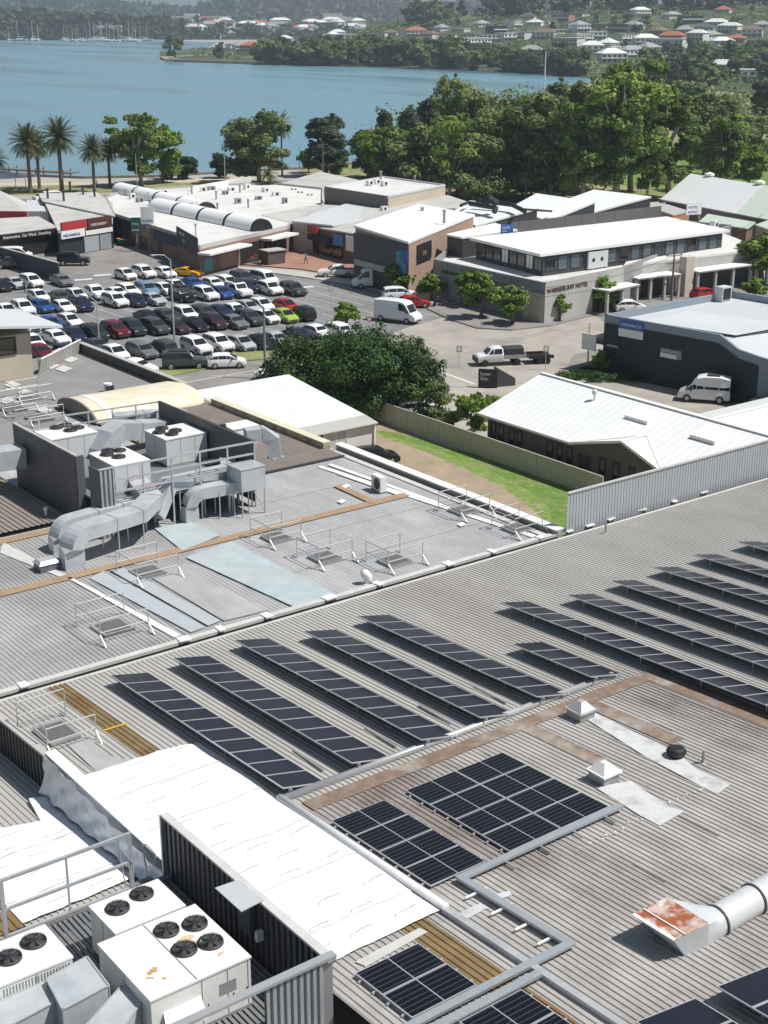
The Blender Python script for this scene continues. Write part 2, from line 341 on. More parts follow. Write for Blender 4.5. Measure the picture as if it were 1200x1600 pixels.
flat('verge_lawn',[(1148,612),(1230,620),(1230,650),(1140,634)],M['grass'],.12,th=.1)
flat('garden_bed',[(882,584),(900,574),(990,582),(1008,592),(1000,598),(900,592)],M['grass'],.14,th=.12)
# the vacant yard between fences
yard=[(72,75.6),(100,75.6),(100,60),(95,48.5),(46,48.5),(46,75.6)]
sheet('yard_ground',[(p[1],p[0]) for p in [(46,49),(46,75.3),(102,75.3),(102,49)]],M['dirt'],.012)
poly('yard_grass_fringe',[(600,684),(612,688),(660,704),(720,728),(778,757),(820,785),(846,808),(845,850),(905,850),(905,760),(760,715),(620,676),(585,672)],mat('grass_edge',(.17,.26,.05),.95,var=.4,vs=1.5,col2=(.33,.28,.17),c2s=.9,c2t=.6),.017)
poly('yard_grass',[(600,680),(640,689),(700,709),(770,737),(828,767),(860,795),(862,850),(905,850),(905,760),(760,715),(620,676),(585,672)],M['grass'],.022)
# markings
b=MB()
for x,y,w in [(130,437,18),(330,433,14),(368,434,12),(388,438,12),(476,449,14),(160,430,10)]:
    p=G(x,y); b.box((p.x,p.y,.03),(2.6,.9,.012),R_(-10))
def stripe(p,q,w=.12,z=.032):
    p=G(*p); q=G(*q); b.bar((p.x,p.y,z),(q.x,q.y,z),w,.01)
stripe((0,640),(290,598)); stripe((290,598),(420,575)); stripe((420,575),(560,560)); stripe((330,588),(420,585),.1)
stripe((575,545),(615,548),.4); stripe((592,556),(632,536),.15); stripe((690,582),(740,600),.3)
# parking bay lines: bays run along Y, rows run along X
ROWY=[(173,70,112),(161,58,118),(150.5,55,116),(139,58,112)]
for yy,x0,x1 in ROWY:
    k=x0
    while k<x1: b.bx(k,k+.1,yy-5,yy+5,.026,.036); k+=2.6
tag(b.build('road_markings',M['mark']),kind='structure')
# ---------------------------------------------------------------- hills
def nz(x,y): return math.sin(x*1.7+y*.6)*.5+math.sin(x*.63-y*1.3+1)*.5+math.sin(x*3.9+y*2.2)*.25
def interp(T,x):
    if x<=T[0][0]: return T[0][1]
    for i in range(len(T)-1):
        if x<=T[i+1][0]:
            t=(x-T[i][0])/(T[i+1][0]-T[i][0]); return T[i][1]+t*(T[i+1][1]-T[i][1])
    return T[-1][1]
def hz(x,ytop,d): return max(.1,PD(x,ytop,d).z)
def ridge(name,T,d0,d1,x0,x1,base,m,trees=0,tsz=6,rows=12,step=12,tm=None,wob=1.):
    "a hill between distances d0 (foot) and d1 (crest) whose crest shows at rows T"
    b=MB(); g=[]
    xs=list(range(x0,x1+1,step))
    for j in range(rows+4):
        r=[]
        for x in xs:
            t=j/(rows-1); d=d0+(d1-d0)*t; zt=hz(x,interp(T,x),d1)
            s=min(1,t); s=s*s*(3-2*s)
            z=base+(zt-base)*s if t<=1 else zt*(1-(t-1)*2.2)
            z+=nz(x*.03,j*.7)*wob*(1-abs(2*t-1) if t<=1 else 0)*zt*.08
            p=PD(x,100,d); r.append((p.x,p.y,max(-.5,z)))
        g.append(r)
    b.ring(g,cap=False,closed=False); o=b.build(name,m,smooth=True); tag(o,kind='structure')
    if trees:
        rr=random.Random(d0); q=MB()
        for _ in range(trees):
            x=rr.uniform(x0,x1)
            if name=='wooded_shore' and x>255 and rr.random()<.45: continue
            j=rr.uniform(0,rows-1.01); i=(x-x0)/step; i0=min(int(i),len(xs)-2); j0=int(j)
            a=Vector(g[j0][i0]); c=Vector(g[j0+1][i0]); e=Vector(g[j0][i0+1]); p=a+(c-a)*(j-j0)+(e-a)*(i-i0)
            s=tsz*rr.uniform(.6,1.5); h=s*rr.uniform(.5,1.)
            for _k in range(4):
                c0=p+Vector((rr.uniform(-s,s)*.5,rr.uniform(-s,s)*.5,h*rr.uniform(.2,1)))
                u=Vector((rr.uniform(-1,1),rr.uniform(-1,1),rr.uniform(-.6,.6))).normalized()*s*.4; v=Vector((rr.uniform(-1,1),rr.uniform(-1,1),rr.uniform(.2,1))).normalized()*s*.4
                q.face([c0-u-v*.6,c0+u-v*.6,c0+u*.7+v,c0-u*.6+v])
        t_=q.build('distant_woodland',tm or M['farwood']); tag(t_,'far-off woodland covering the hillside as one dark green mass','woodland',kind='stuff')
    return g
ridge('mountain_range',[(-400,12),(0,11),(110,9),(170,8),(230,11),(285,17),(330,13),(420,4),(560,4),(620,7),(690,12),(750,10),(900,4),(1100,-4),(1600,-8)],9500,12000,-500,1700,0,M['bush'],0,step=25)
ridge('wooded_hill',[(-400,8),(-100,6),(0,13),(60,10),(95,7),(135,2),(160,8),(200,16),(240,19),(290,24),(340,28)],3700,4700,-500,360,2,M['bush'],5200,20)
ridge('wooded_hill',[(250,30),(290,25),(330,17),(370,6),(410,-1),(460,-8),(540,-6),(580,0),(620,12),(680,16),(760,14),(900,10)],3300,4500,250,900,2,M['bush'],5200,18)
ridge('wooded_shore',[(-400,25),(0,24),(50,20),(90,26),(140,32),(170,27),(210,36),(260,34),(330,42),(420,44),(560,48)],2360,2560,-400,560,1,M['bush'],4200,9,rows=6)
# headland: low land at left, town hill at right; row of the shore and of the crest per column
TS=[(250,93),(262,96),(380,100),(480,103),(600,105),(700,108),(800,113),(930,122),(1000,128),(1200,150),(1700,190)]
TC=[(250,86),(330,74),(420,66),(560,52),(620,36),(700,26),(800,18),(900,12),(1000,7),(1200,2),(1700,0)]
def hp(x,t):
    ys=interp(TS,x); yc=interp(TC,x); ds=math.hypot(*G(x,ys).xy); d=ds+t*(1620-ds)
    p=PD(x,ys+(yc-ys)*min(t,1),d); p.z=max(.35,p.z); return p
def onhill(x,y):
    ys=interp(TS,x); yc=interp(TC,x); return hp(x,max(0,min(1,(ys-y)/(ys-yc))))
b=MB(); g=[]
for j in range(24):
    r=[]
    for x in range(250,1701,25):
        p=hp(x,j/20); 
        if j>20: p.z-= (j-20)*14
        p.z+=nz(x*.02,j*.8)*.5*(0<j<21); r.append((p.x,p.y,p.z))
    g.append(r)
b.ring(g,cap=False,closed=False); tag(b.build('headland',mat('headland_ground',(.05,.075,.03),.95,var=.4,vs=.05,col2=(.19,.18,.10),c2s=.02,c2t=.6),smooth=True),kind='structure')
# ---------------------------------------------------------------- buildings of the middle distance
def ccw(P):
    a=sum(P[i][0]*P[(i+1)%len(P)][1]-P[(i+1)%len(P)][0]*P[i][1] for i in range(len(P)))
    return P if a>0 else P[::-1]
def bld(name,label,cat,roof,wallm,roofm,zb=0.,ov=.25,th=.22,walls=None,parapet=0,pm=None,group=None,pt=.25,sink=.45):
    """roof: list of (px,py,height) corners as they show at the roof edge. Returns thing and corner points."""
    P=[G(x,y,h) for x,y,h in roof]; a=sum(P[i].x*P[(i+1)%len(P)].y-P[(i+1)%len(P)].x*P[i].y for i in range(len(P)))
    c=sum(P,Vector())/len(P)
    t=thing(name,label,cat,(c.x,c.y,zb),group)
    Q=P if a>0 else P[::-1]
    ins=[]
    for p in Q:
        d=Vector((c.x-p.x,c.y-p.y,0)); d.normalize(); ins.append(p+d*ov)
    b=MB(); b.hexa([(p.x,p.y,zb) for p in ins],[(p.x,p.y,p.z-(th if not parapet else sink)) for p in ins]); b.build('wall',wallm,t,w=True)
    if parapet:
        b=MB(); b.hexa([(p.x,p.y,p.z-sink) for p in ins],[(p.x,p.y,p.z-sink+.08) for p in ins]); b.build('roof',roofm,t,w=True)
        b=MB(); n=len(Q)
        for i in range(n):
            p,q=Q[i],Q[(i+1)%n]; d=(q-p).normalized(); sd=Vector((-d.y,d.x,0))*pt; e=d*pt*.0
            b.hexa([p-Vector((0,0,sink+.1)),q-Vector((0,0,sink+.1)),q+sd-Vector((0,0,sink+.1)),p+sd-Vector((0,0,sink+.1))],[p,q,q+sd,p+sd])
        b.build('parapet',pm or wallm,t,w=True)
    else:
        b=MB(); b.hexa([p-Vector((0,0,th)) for p in Q],Q); b.build('roof',roofm,t,w=True)
    return t,P
def basept(x,y0,x1=None): return G(x,y0)
def wallbox(t,name,p,q,z0,z1,m,out=.06,dep=.1,f0=0.,f1=1.,part=True,frame=None,sign=1):
    "flat panel on the vertical wall from p to q (world), fractions f0..f1, outward = right of p->q times sign"
    p=Vector((p[0],p[1],0)); q=Vector((q[0],q[1],0)); d=(q-p); L=d.length; d.normalize(); nn=Vector((d.y,-d.x,0))*sign
    a=p+d*L*f0; e=p+d*L*f1
    b=MB(); lo=[a+nn*out,e+nn*out,e-nn*dep,a-nn*dep]
    b.hexa([(v.x,v.y,z0) for v in lo],[(v.x,v.y,z1) for v in lo]); o=b.build(name,m,t,w=True)
    return o
def window(t,p,q,f0,f1,z0,z1,fm=None,sign=1,name='window',fr=.08,bars=1,gl=None):
    fm=fm or M['signwhite']
    p=Vector((p[0],p[1],0)); q=Vector((q[0],q[1],0)); d=(q-p); L=d.length; d.normalize(); nn=Vector((d.y,-d.x,0))*sign
    a=p+d*L*f0; e=p+d*L*f1; w=(e-a).length; b=MB()
    def seg(u0,u1,h0,h1,o):
        A=a+d*u0; E_=a+d*u1; lo=[A+nn*o,E_+nn*o,E_-nn*.1,A-nn*.1]; b.hexa([(v.x,v.y,h0) for v in lo],[(v.x,v.y,h1) for v in lo])
    seg(0,w,z0,z0+fr,.07); seg(0,w,z1-fr,z1,.07); seg(0,fr,z0+fr,z1-fr,.065); seg(w-fr,w,z0+fr,z1-fr,.065)
    for k in range(1,bars): seg(w*k/bars-fr*.4,w*k/bars+fr*.4,z0+fr,z1-fr,.06)
    fo=b.build(name,fm,t,w=True)
    b=MB(); lo=[a+nn*.03+d*fr,e+nn*.03-d*fr,e-nn*.08-d*fr,a-nn*.08+d*fr]; b.hexa([(v.x,v.y,z0+fr) for v in lo],[(v.x,v.y,z1-fr) for v in lo]); b.build('pane',gl or M['glass'],fo,w=True)
    return fo
def awning(t,p,q,f0,f1,z,out,m,th=.2,sign=1,name='awning',f=None):
    p=Vector((p[0],p[1],0)); q=Vector((q[0],q[1],0)); d=(q-p); L=d.length; d.normalize(); nn=Vector((d.y,-d.x,0))*sign
    a=p+d*L*f0; e=p+d*L*f1; lo=[a+nn*out,e+nn*out,e+nn*.02,a+nn*.02]; b=MB(); b.hexa([(v.x,v.y,z) for v in lo],[(v.x,v.y,z+th) for v in lo]); return b.build(name,m,t,w=True)
def wtext(t,s,size,m,p,q,f,z,sign=1,out=.08,name='lettering',ext=.02,sx=1.):
    p=Vector((p[0],p[1],0)); q=Vector((q[0],q[1],0)); d=(q-p); L=d.length; d.normalize(); nn=Vector((d.y,-d.x,0))*sign
    a=p+d*L*f+nn*out; return text(s,name,size,m,(a.x,a.y,z),d if sign==1 else d,(0,0,1),t,ext=ext,sx=sx)
def acbox(x,y,z,label,w=.9,d=.4,h=.75,rz=0,m=None,group='air conditioner boxes on the shop roofs'):
    p=G(x,y,z); t=thing('air_conditioner',label,'air conditioner',p,group,rz)
    MB().bx(-w/2,w/2,-d/2,d/2,.06,h).bx(-w/2,-w/2+.08,-d/2,d/2,0,.06).bx(w/2-.08,w/2,-d/2,d/2,0,.06).build('casing',m or M['acwhite'],t)
    b=MB(); 
    b.ring([[( .28*math.cos(k*math.pi/8)*r,-d/2-.02*s,h*.52+.28*math.sin(k*math.pi/8)*r) for k in range(16)] for r,s in((1,0),(1,1))]); b.build('fan_grille',M['letter'],t); return t
def vent(x,y,z,label,r=.12,h=.8,cap=True,m=None,name='roof_vent',group='vent pipes on the shop roofs'):
    p=G(x,y,z); t=thing(name,label,'vent',p,group)
    b=MB(); b.lathe([(r,-.05),(r,h)],n=10); b.build('pipe',m or M['steeld'],t,smooth=False)
    if cap: b=MB(); b.lathe([(r*1.7,h),(r*1.7,h+.12),(.02,h+.25)],n=10); b.build('cowl',m or M['steeld'],t)
    return t
W=M
# --- arcade with barrel skylights
t,P=bld('shopping_arcade','long pale flat-roofed shopping arcade with two lines of white barrel skylights','shop',[(178,333,4.3),(277,364,4.3),(311,384,4.3),(373,370,4.3),(448,353,4.3),(505,322,4.3),(505,293,4.3),(420,284,4.3),(288,290,4.3),(190,297,4.3),(165,307,4.3)],W['brick2'],W['groof2'],parapet=1,pm=W['lgrey'],ov=.02)
for i,(f0,f1,c) in enumerate([(0,.33,'navy'),(.36,.6,'brick'),(.64,.98,'navy')]): wallbox(t,'wall_panel',P[0],P[1],2.2 if c=='navy' else 1.2,3.8,W[c],.08,.1,f0,f1)
wallbox(t,'sign_board',P[1],P[2],2.6,5.3,W['navy'],.15,.05,0,.95)
wtext(t,'WATER VIEW',.62,W['signwhite'],P[1],P[2],.12,4.45,out=.17); wtext(t,'MALL',.55,W['signwhite'],P[1],P[2],.3,3.6,out=.17)
for f in(.05,.2,.42,.5,.7): wallbox(t,'door',P[0],P[1],.1,2.1,W['dgrey'],.1,.1,f,f+.06)
for f in(.1,.3): wallbox(t,'mural_panel',P[2],P[3],.4,2.3,mat('mural_teal',(.08,.33,.36),.7,var=.3,vs=2) if f<.2 else W['brick2'],.08,.1,f,f+.2)
wallbox(t,'mural_panel',P[2],P[3],.3,2.4,mat('mural_tan',(.32,.20,.15),.7,var=.3,vs=2),.09,.1,.5,.92)
awning(t,P[2],P[3],-.05,1.02,3.1,2.2,W['wroof'],.3)
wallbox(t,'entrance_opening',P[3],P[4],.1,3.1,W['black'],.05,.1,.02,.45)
awning(t,P[3],P[4],.42,1.0,3.1,2.2,W['wroof'],.3)
for f in(.5,.6,.7,.8,.9): wallbox(t,'shop_window',P[3],P[4],.4,2.6,W['glass'],.06,.1,f,f+.08)
def barrel(x0,y0,x1,y1,n,r,label):
    z=4.0; a=G(x0,y0,z); e=G(x1,y1,z); d=(e-a); L=d.length; d.normalize(); sd=Vector((-d.y,d.x,0)); N=n
    tt=thing('barrel_skylight',label,'skylight',a,'white barrel skylights on the arcade roof')
    def half(u0,u1,rr,nm,m):
        b=MB(); rs=[]
        for u in(u0,u1):
            rs.append([a+d*u+sd*(rr*math.cos(k*math.pi/12))+Vector((0,0,rr*.95*math.sin(k*math.pi/12))) for k in range(13)])
        b.ring(rs); return smooth_angle(b.build(nm,m,tt,w=True))
    s=L/N
    for k in range(N):
        half(s*k+.02,s*(k+1)-.9,r,'vault',mat('vault_white',(.86,.86,.85),.4,var=.04,vs=.6))
        half(s*(k+1)-.9,s*(k+1)-.02,r*.95,'end_glazing',W['black'])
    return tt
barrel(188,299,325,331,4,1.75,'rear line of white vaulted skylights with dark glazed ends on arcade roof')
barrel(247,326,411,360,4,1.9,'front line of white vaulted skylights ending above the arcade entrance')
# --- stepped shops beside the plaza
t,P=bld('shop_row','grey skillion roofed shops with red and blue signs facing the brick plaza','shop',[(408,336,4.),(457,349,4.),(560,366,4.6),(640,330,5.4),(752,322,5.4),(700,305,5),(560,313,4.4),(480,322,4)],W['brick2'],W['groof'],ov=.3)
P=[G(457,349,4.),G(560,366,4.6)]
wallbox(t,'sign_board',P[0],P[1],3.3,4.35,W['red'],.4,.1,.2,.42); wallbox(t,'sign_board',P[0],P[1],2.2,3.1,W['navy'],.4,.1,.2,.6)
wallbox(t,'sign_board',P[0],P[1],2.3,3.9,mat('poster_blue',(.08,.22,.42),.5),.3,.1,.66,.8); wallbox(t,'sign_board',P[0],P[1],1.9,4.1,W['signwhite'],.3,.1,.84,.98)
for f in(.06,.25,.45,.62): wallbox(t,'shop_window',P[0],P[1],.3,2.1,W['glass'],.05,.1,f,f+.14)
P=[G(408,336,4.),G(457,349,4.)]
awning(t,P[0],P[1],0,1,2.7,1.2,W['black'],.9)
t,P=bld('shop_roof_block','low white roofed shop block behind the grey skillion roof','shop',[(455,345,4.8),(520,352,4.8),(700,318,4.8),(640,306,4.8),(560,312,4.8)],W['lgrey'],W['wroof2'],ov=.3)
# --- brown and tan box
t,P=bld('flat_roofed_hall','tall windowless box with brown cladding, tan side wall and pale roof','hall',[(507,291,7),(606,306,7),(696,288,7),(600,275,7)],W['beige'],W['groof2'],parapet=1,pm=W['wroof2'],ov=.0,sink=.35)
wallbox(t,'cladding',P[0],P[1],0,6.9,mat('brown_cladding',(.10,.09,.08),.6,var=.08),.05,.1,0,1)
for x,y in[(578,289),(589,287),(601,290)]: acbox(x,y,6.8,'small boxed unit on the roof of the brown and tan hall',1.2,.9,.8,group='units on the brown and tan hall')
vent(595,283,6.7,'tall pipe on the roof of the brown and tan hall',.2,1.6); vent(648,283,6.7,'short pipe near the back edge of the brown and tan hall roof',.15,.8)
t,P=bld('grey_workshop','low grey roofed workshop behind a palm, left of the brown and tan hall','workshop',[(440,286,4),(500,296,4),(560,281,4),(500,268,4)],W['lgrey'],W['groof'],ov=.2)
for f in(.2,.55,.8): window(t,P[0],P[1],f,f+.12,1.2,2.6)
t,P=bld('white_roofed_shop','low white roofed shop against the brown box','shop',[(410,311,3.6),(478,322,3.6),(507,315,3.6),(505,300,3.6),(440,298,3.6)],W['lgrey'],W['wroof2'],ov=.1)
# --- black fronted shop with brick side
t,P=bld('brick_sided_shop','two storey shop with black glazed front, brick side wall and white roof','shop',[(553,352,8),(638,378,7.4),(742,335,7.8),(655,318,8.4)],W['brick'],W['wroof'],ov=.25,th=.3)
p,q=P[0],P[1]
wallbox(t,'front_cladding',p,q,0,7.0,W['dgrey'],.08,.1,0,1); 
window(t,p,q,.06,.72,3.6,6.4,W['black'],bars=4); wallbox(t,'balcony_band',p,q,2.7,3.5,W['lgrey'],.25,.1,.03,.75)
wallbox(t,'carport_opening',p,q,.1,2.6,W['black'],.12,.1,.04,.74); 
wallbox(t,'sign_board',p,q,3.2,5.9,mat('poster_turquoise',(.06,.30,.42),.5,var=.5,vs=2),.12,.1,.8,.97); wallbox(t,'sign_board',p,q,4.6,6.2,W['signblue'],.12,.1,.86,1.0)
q2=P[2]; wallbox(t,'crest_panel',q,q2,4.1,6.5,W['black'],.08,.1,.12,.32)
o=wallbox(t,'crest',q,q2,4.9,5.5,mat('crest_gold',(.16,.11,.05),.5),.10,.0,.19,.25)
vent(694,348,7.9,'dark flue on the white roof of the brick sided shop',.18,1.6); vent(660,331,8,'small dark vent on the white roof of the brick sided shop',.2,.5)
# --- sawtooth roofs
SAW=[([(640,338,7.8),(747,360,6.4),(760,356,7.2),(690,320,8.2),(655,318,8.2)],'white skillion roof behind the brick sided shop'),
     ([(699,336,6.6),(743,352,6.2),(841,325,7.8),(734,313,7.4)],'white skillion roof with black ducts crossing it'),
     ([(794,326,6.6),(857,345,6),(931,315,8),(838,302,8)],'white skillion roof with dark fascia, third of the sawtooth row'),
     ([(879,314,6.8),(920,333,6.2),(1018,307,8),(928,296,8)],'white skillion roof with dark fascia nearest the big gum trees')]
for pts,l in SAW[1:]:
    t,P=bld('sawtooth_shop',l,'shop',pts,W['dgrey'],W['wroof'],ov=.15,th=.25,group='sawtooth roofed shops')
b=MB(); 
t=thing('roof_duct_run','tangle of thick black ducts lying across a white sawtooth roof','duct',G(760,322,7.6))
b.path([G(735,318,8.2),G(775,325,8.2),G(772,332,7.6)],.8,.8,n=8,round_=True); b.path([G(745,313,8.4),G(800,320,8.4),G(820,330,8.)],.7,.7,n=8,round_=True); b.path([G(758,318,8.6),G(765,310,9.4),G(775,318,8.6)],1.3,1.3,n=8,round_=True)
b.path([G(720,321,8),G(733,316,8)],.5,.5,n=8,round_=True); b.path([G(820,327,8),G(862,330,7.2)],.35,.35,n=6,round_=True); b.build('duct',W['black'],t,w=True)
p,q=G(800,348,6.8),G(1034,322,6.8); t=thing('parapet_wall','long dark grey panelled wall behind the white hotel roof','wall',p)
b=MB(); n=9
for i in range(n):
    a=p+(q-p)*(i/n); e=p+(q-p)*((i+.985)/n); b.hexa([(a.x,a.y,0),(e.x,e.y,0),(e.x,e.y+.3,0),(a.x,a.y+.3,0)],[(a.x,a.y,6.8),(e.x,e.y,6.8),(e.x,e.y+.3,6.8),(a.x,a.y+.3,6.8)])
b.build('cladding_panels',mat('panel_grey',(.11,.11,.112),.6,var=.1),t,w=True)
# --- plant building left of hotel upper storey
t,P=bld('stair_block','dark annexe with small white roof and downpipe beside the hotel upper storey','annexe',[(696,366,7.),(722,371,7.),(809,359,7.),(773,348,7.)],W['dgrey'],W['wroof'],ov=.3)
b=MB(); a=G(719,371,6.8); b.path([a+Vector((0,0,.1)),a+Vector((-.2,-.3,-.3)),(a.x-.2,a.y-.3,4.3)],.22,.22); b.build('downpipe',W['signwhite'],t,w=True)
# --- hotel
t,PL=bld('hotel','single storey grey hotel with flat podium roof, stone corner pier and raised lettering','hotel',[(600,412,5),(678,405,5),(852,442,5),(975,418,5),(1143,351,5),(1000,338,5),(742,352,5)][1:],W['mgrey'],W['groof2'],parapet=1,ov=.02,sink=.9,pm=W['mgrey'],pt=.35)
C=G(852,442,5); Lf=G(678,405,5); Rg=G(975,418,5); R2=G(1190,388,4.6)
wallbox(t,'stone_pier',Lf,C,.1,3.6,W['stone'],.12,.1,.83,.995); wallbox(t,'front_render',C,Rg,.1,4.95,W['lgrey'],.05,.1,0,1)
wtext(t,'WARNERS BAY HOTEL',.76,mat('letter_bronze',(.12,.07,.04),.5),C,Rg,.02,3.7,out=.1,ext=.04,sx=1.02)
for k,f in enumerate((.0,.14,.36,.58)): wallbox(t,'wall_panel',Lf,C,.1,4.9,W['mgrey'],.07+.02*(k%2),.1,f,f+.13)
for f in(.08,.3,.52): wallbox(t,'window',Lf,C,3.5,3.9,W['glass'],.1,.1,f,f+.16)
U=[G(733,371+22,5.0)]
t2,PU=bld('hotel_upper_storey','long white metal roofed upper storey set back on the hotel podium','hotel storey',[(733,371,7.1),(844,397,7.1),(1140,359,7.1),(1041,338,7.1)],W['dgrey'],W['wroof'],zb=4.2,ov=1.0,th=.35)
p,q=PU[0],PU[1]; c=sum(PU,Vector())/4
def ins(p): 
    d=Vector((c.x-p.x,c.y-p.y,0)).normalized(); return p+d*1.0
a0,a1,a2=ins(PU[0]),ins(PU[1]),ins(PU[2])
for k in range(8):
    window(t2,a0,a1,.04+k*.12,.14+k*.12,4.7,6.5,W['dgrey'],bars=2,gl=W['glass'] if k not in(3,6) else W['signwhite'])
for k in range(15): window(t2,a1,a2,.01+k*.065,.06+k*.065,4.7,6.5,W['black'],gl=mat('glass_reflecting',(.10,.13,.15),.15) if k%3 else W['glass'])
# right-hand verandah wing
pw=[G(975,441,4.2),G(1185,391,4.2)]
t3,PW=bld('shop_wing','cream flat roofed wing with deep shaded verandahs right of the hotel lettering','shop',[(975,414,4.6),(1062,404,4.7),(1190,388,4.7),(1130,364,4.7),(1000,373,4.6)],W['lgrey'],W['groof2'],ov=.05,th=.3)
def bays(tt,p,q,f0,f1,n,zc=3.0,out=2.6,em=None):
    wallbox(tt,'opening_shade_panel',p,q,.15,zc,W['black'],.09,.05,f0,f1); awning(tt,p,q,f0-.01,f1+.01,zc,out,W['lgrey'],.16); awning(tt,p,q,f0-.012,f1+.012,zc+.165,out+.05,W['signwhite'],.05,name='awning_edge')  # flat black panel paints the deep verandah shade onto the wall
    P_=Vector((p[0],p[1],0)); Q_=Vector((q[0],q[1],0)); d=(Q_-P_); L=d.length; d.normalize(); nn=Vector((d.y,-d.x,0))
    for k in range(n+1):
        c=P_+d*L*(f0+(f1-f0)*k/n)+nn*(out-.35); b=MB(); b.box((c.x,c.y,1.6),(.35,.35,2.8),math.atan2(d.y,d.x)); b.build('post',W['lgrey'],tt,w=True)
        if k<n and k%2==0: o=window(tt,p,q,f0+(f1-f0)*(k+.2)/n,f0+(f1-f0)*(k+.8)/n,.6,2.4,W['mgrey'],bars=2,gl=mat('glass_warm',(.07,.06,.05),.2))
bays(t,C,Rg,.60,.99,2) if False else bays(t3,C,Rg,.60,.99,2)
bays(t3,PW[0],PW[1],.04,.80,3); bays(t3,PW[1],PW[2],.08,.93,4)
a=G(1070,462); tt=thing('stone_column','pale stone blade column between the two hotel verandahs','column',a); MB().box((a.x,a.y,2.6),(1.6,1.2,5.2)).build('column',W['stone'],tt,w=True)
# things on the podium
for x,y in[(793,392),(757,388),(958,385),(990,380),(1002,377),(890,405),(903,402),(1116,357),(878,409),(1012,376),(916,400)]: acbox(x,y,4.3,'white boxed condenser on the hotel podium roof',1.3,.9,1.2,rz=R_(5),group='condensers on the hotel podium')
for x,y,w in[(933,417,2.2),(946,411,2.6),(920,419,1.8)]: acbox(x,y,4.3,'bulky grey unit on the podium above the hotel lettering',w,1.6,2.2,group='bulky units on the hotel podium',m=W['wroof2'])
def rail(name,label,p,q,h,n,m,r=.03,mid=1,group=None,cat='railing',base=True):
    p=Vector(p); q=Vector(q); t=thing(name,label,cat,p,group); b=MB(); b.tube(p+Vector((0,0,h)),q+Vector((0,0,h)),r,6)
    b.build('top_rail',m,t,w=True)
    for k in range(mid): b=MB(); z=h*(k+1)/(mid+1); b.tube(p+Vector((0,0,z)),q+Vector((0,0,z)),r*.8,6); b.build('mid_rail',m,t,w=True)
    for k in range(n+1): c=p+(q-p)*(k/n); b=MB(); b.tube(c,c+Vector((0,0,h)),r,6); b.build('post',m,t,w=True)
    return t
rail('roof_railing','white railing on the podium in front of the hotel upper windows',G(838,412,4.3),G(892,404,4.3),1.,5,W['signwhite'],.05)
def ladder(p,q,w,m,label,side=(1,0,0),group=None):
    p=Vector(p); q=Vector(q); t=thing('ladder',label,'ladder',p,group); s=Vector(side).normalized()*w/2
    for e in(-1,1): b=MB(); b.bar(p+s*e,q+s*e,.05,.05); b.build('stile',m,t,w=True)
    n=max(3,int((q-p).length/.3))
    for k in range(1,n): c=p+(q-p)*k/n; b=MB(); b.bar(c-s,c+s,.03,.03); b.build('rung',m,t,w=True)
    return t
ladder(G(751,394,4.2),G(751,394,4.2)+Vector((0,0,4.6)),.9,W['signwhite'],'white ladder up to the annexe roof beside the hotel storey',side=(1,.3,0))
def billboard(x,y,z,h,w,bh,label,words,col,rz,sz=.5,posts=2,wc=None,name='sign',pm=None):
    p=G(x,y,z); t=thing(name,label,'sign',p); d=Vector((math.cos(rz),math.sin(rz),0)); nn=Vector((d.y,-d.x,0))
    for e in((-.4,.4) if posts==2 else (0,)):
        b=MB(); c=p+d*w*e; b.bar(c,c+Vector((0,0,h)),.12,.12); b.build('post',pm or W['steeld'],t,w=True)
    b=MB(); c=p+Vector((0,0,h-bh/2)); b.box((c.x,c.y,c.z),(w,.2,bh),rz); b.build('board',col,t,w=True)
    for k,s in enumerate(words):
        a=c-d*(w*.42)+nn*.11+Vector((0,0,bh*(.42-(k+1)*.8/len(words)) )); text(s,'lettering',sz,wc or W['signwhite'],a,d,(0,0,1),t,ext=.01)
    return t
billboard(792,366,6.8,1.3,1.9,1.1,'small blue and white sign on the annexe roof','HOTEL|BAR'.split('|'),W['signblue'],-.2,.38)
billboard(1083,345,7.0,2.6,2.4,1.7,'white and blue lit sign on a stand behind the hotel roof','HOTEL|BISTRO'.split('|'),W['signwhite'],-.3,.5,wc=W['signblue'])
# --- hall with pale roof, green roof end
E0,E1=G(1032,311,4.6),G(1330,368,4.6); K0=G(1079,271,7.2); dE=E1-E0; nE=Vector((-dE.y,dE.x,0)).normalized(); 
if nE.dot(K0-E0)<0: nE=-nE
run=(K0-E0).dot(nE); K0=E0+(K0-E0); K1=K0+dE; B0_=K0+nE*run-Vector((0,0,2.6)); B1_=B0_+dE
gm=mat('pale_green_roof',(.46,.53,.45),.6,var=.08); hw=mat('hall_roof_white',(.60,.61,.61),.5,var=.06,vs=.4)
t=thing('community_hall','big gabled hall with white roof turning pale green at its right end','hall',(E0.x,E0.y,0)); c_=(E0+E1+B0_+B1_)/4
f_=.44; m0,m1,m2=E0+dE*f_,K0+dE*f_,B0_+dE*f_; dn=Vector((0,0,.2))
b=MB(); b.hexa([E0-dn,m0-dn,m1-dn,K0-dn],[E0,m0,m1,K0]); b.hexa([K0-dn,m1-dn,m2-dn,B0_-dn],[K0,m1,m2,B0_]); b.build('roof',hw,t,w=True)
b=MB(); b.hexa([m0-dn,E1-dn,K1-dn,m1-dn],[m0,E1,K1,m1]); b.hexa([m1-dn,K1-dn,B1_-dn,m2-dn],[m1,K1,B1_,m2]); b.build('green_roof',gm,t,w=True)
i0,i1,i2,i3=[E0+nE*.8+dE*.01,E1+nE*.8,B1_-nE*.8,B0_-nE*.8+dE*.01]
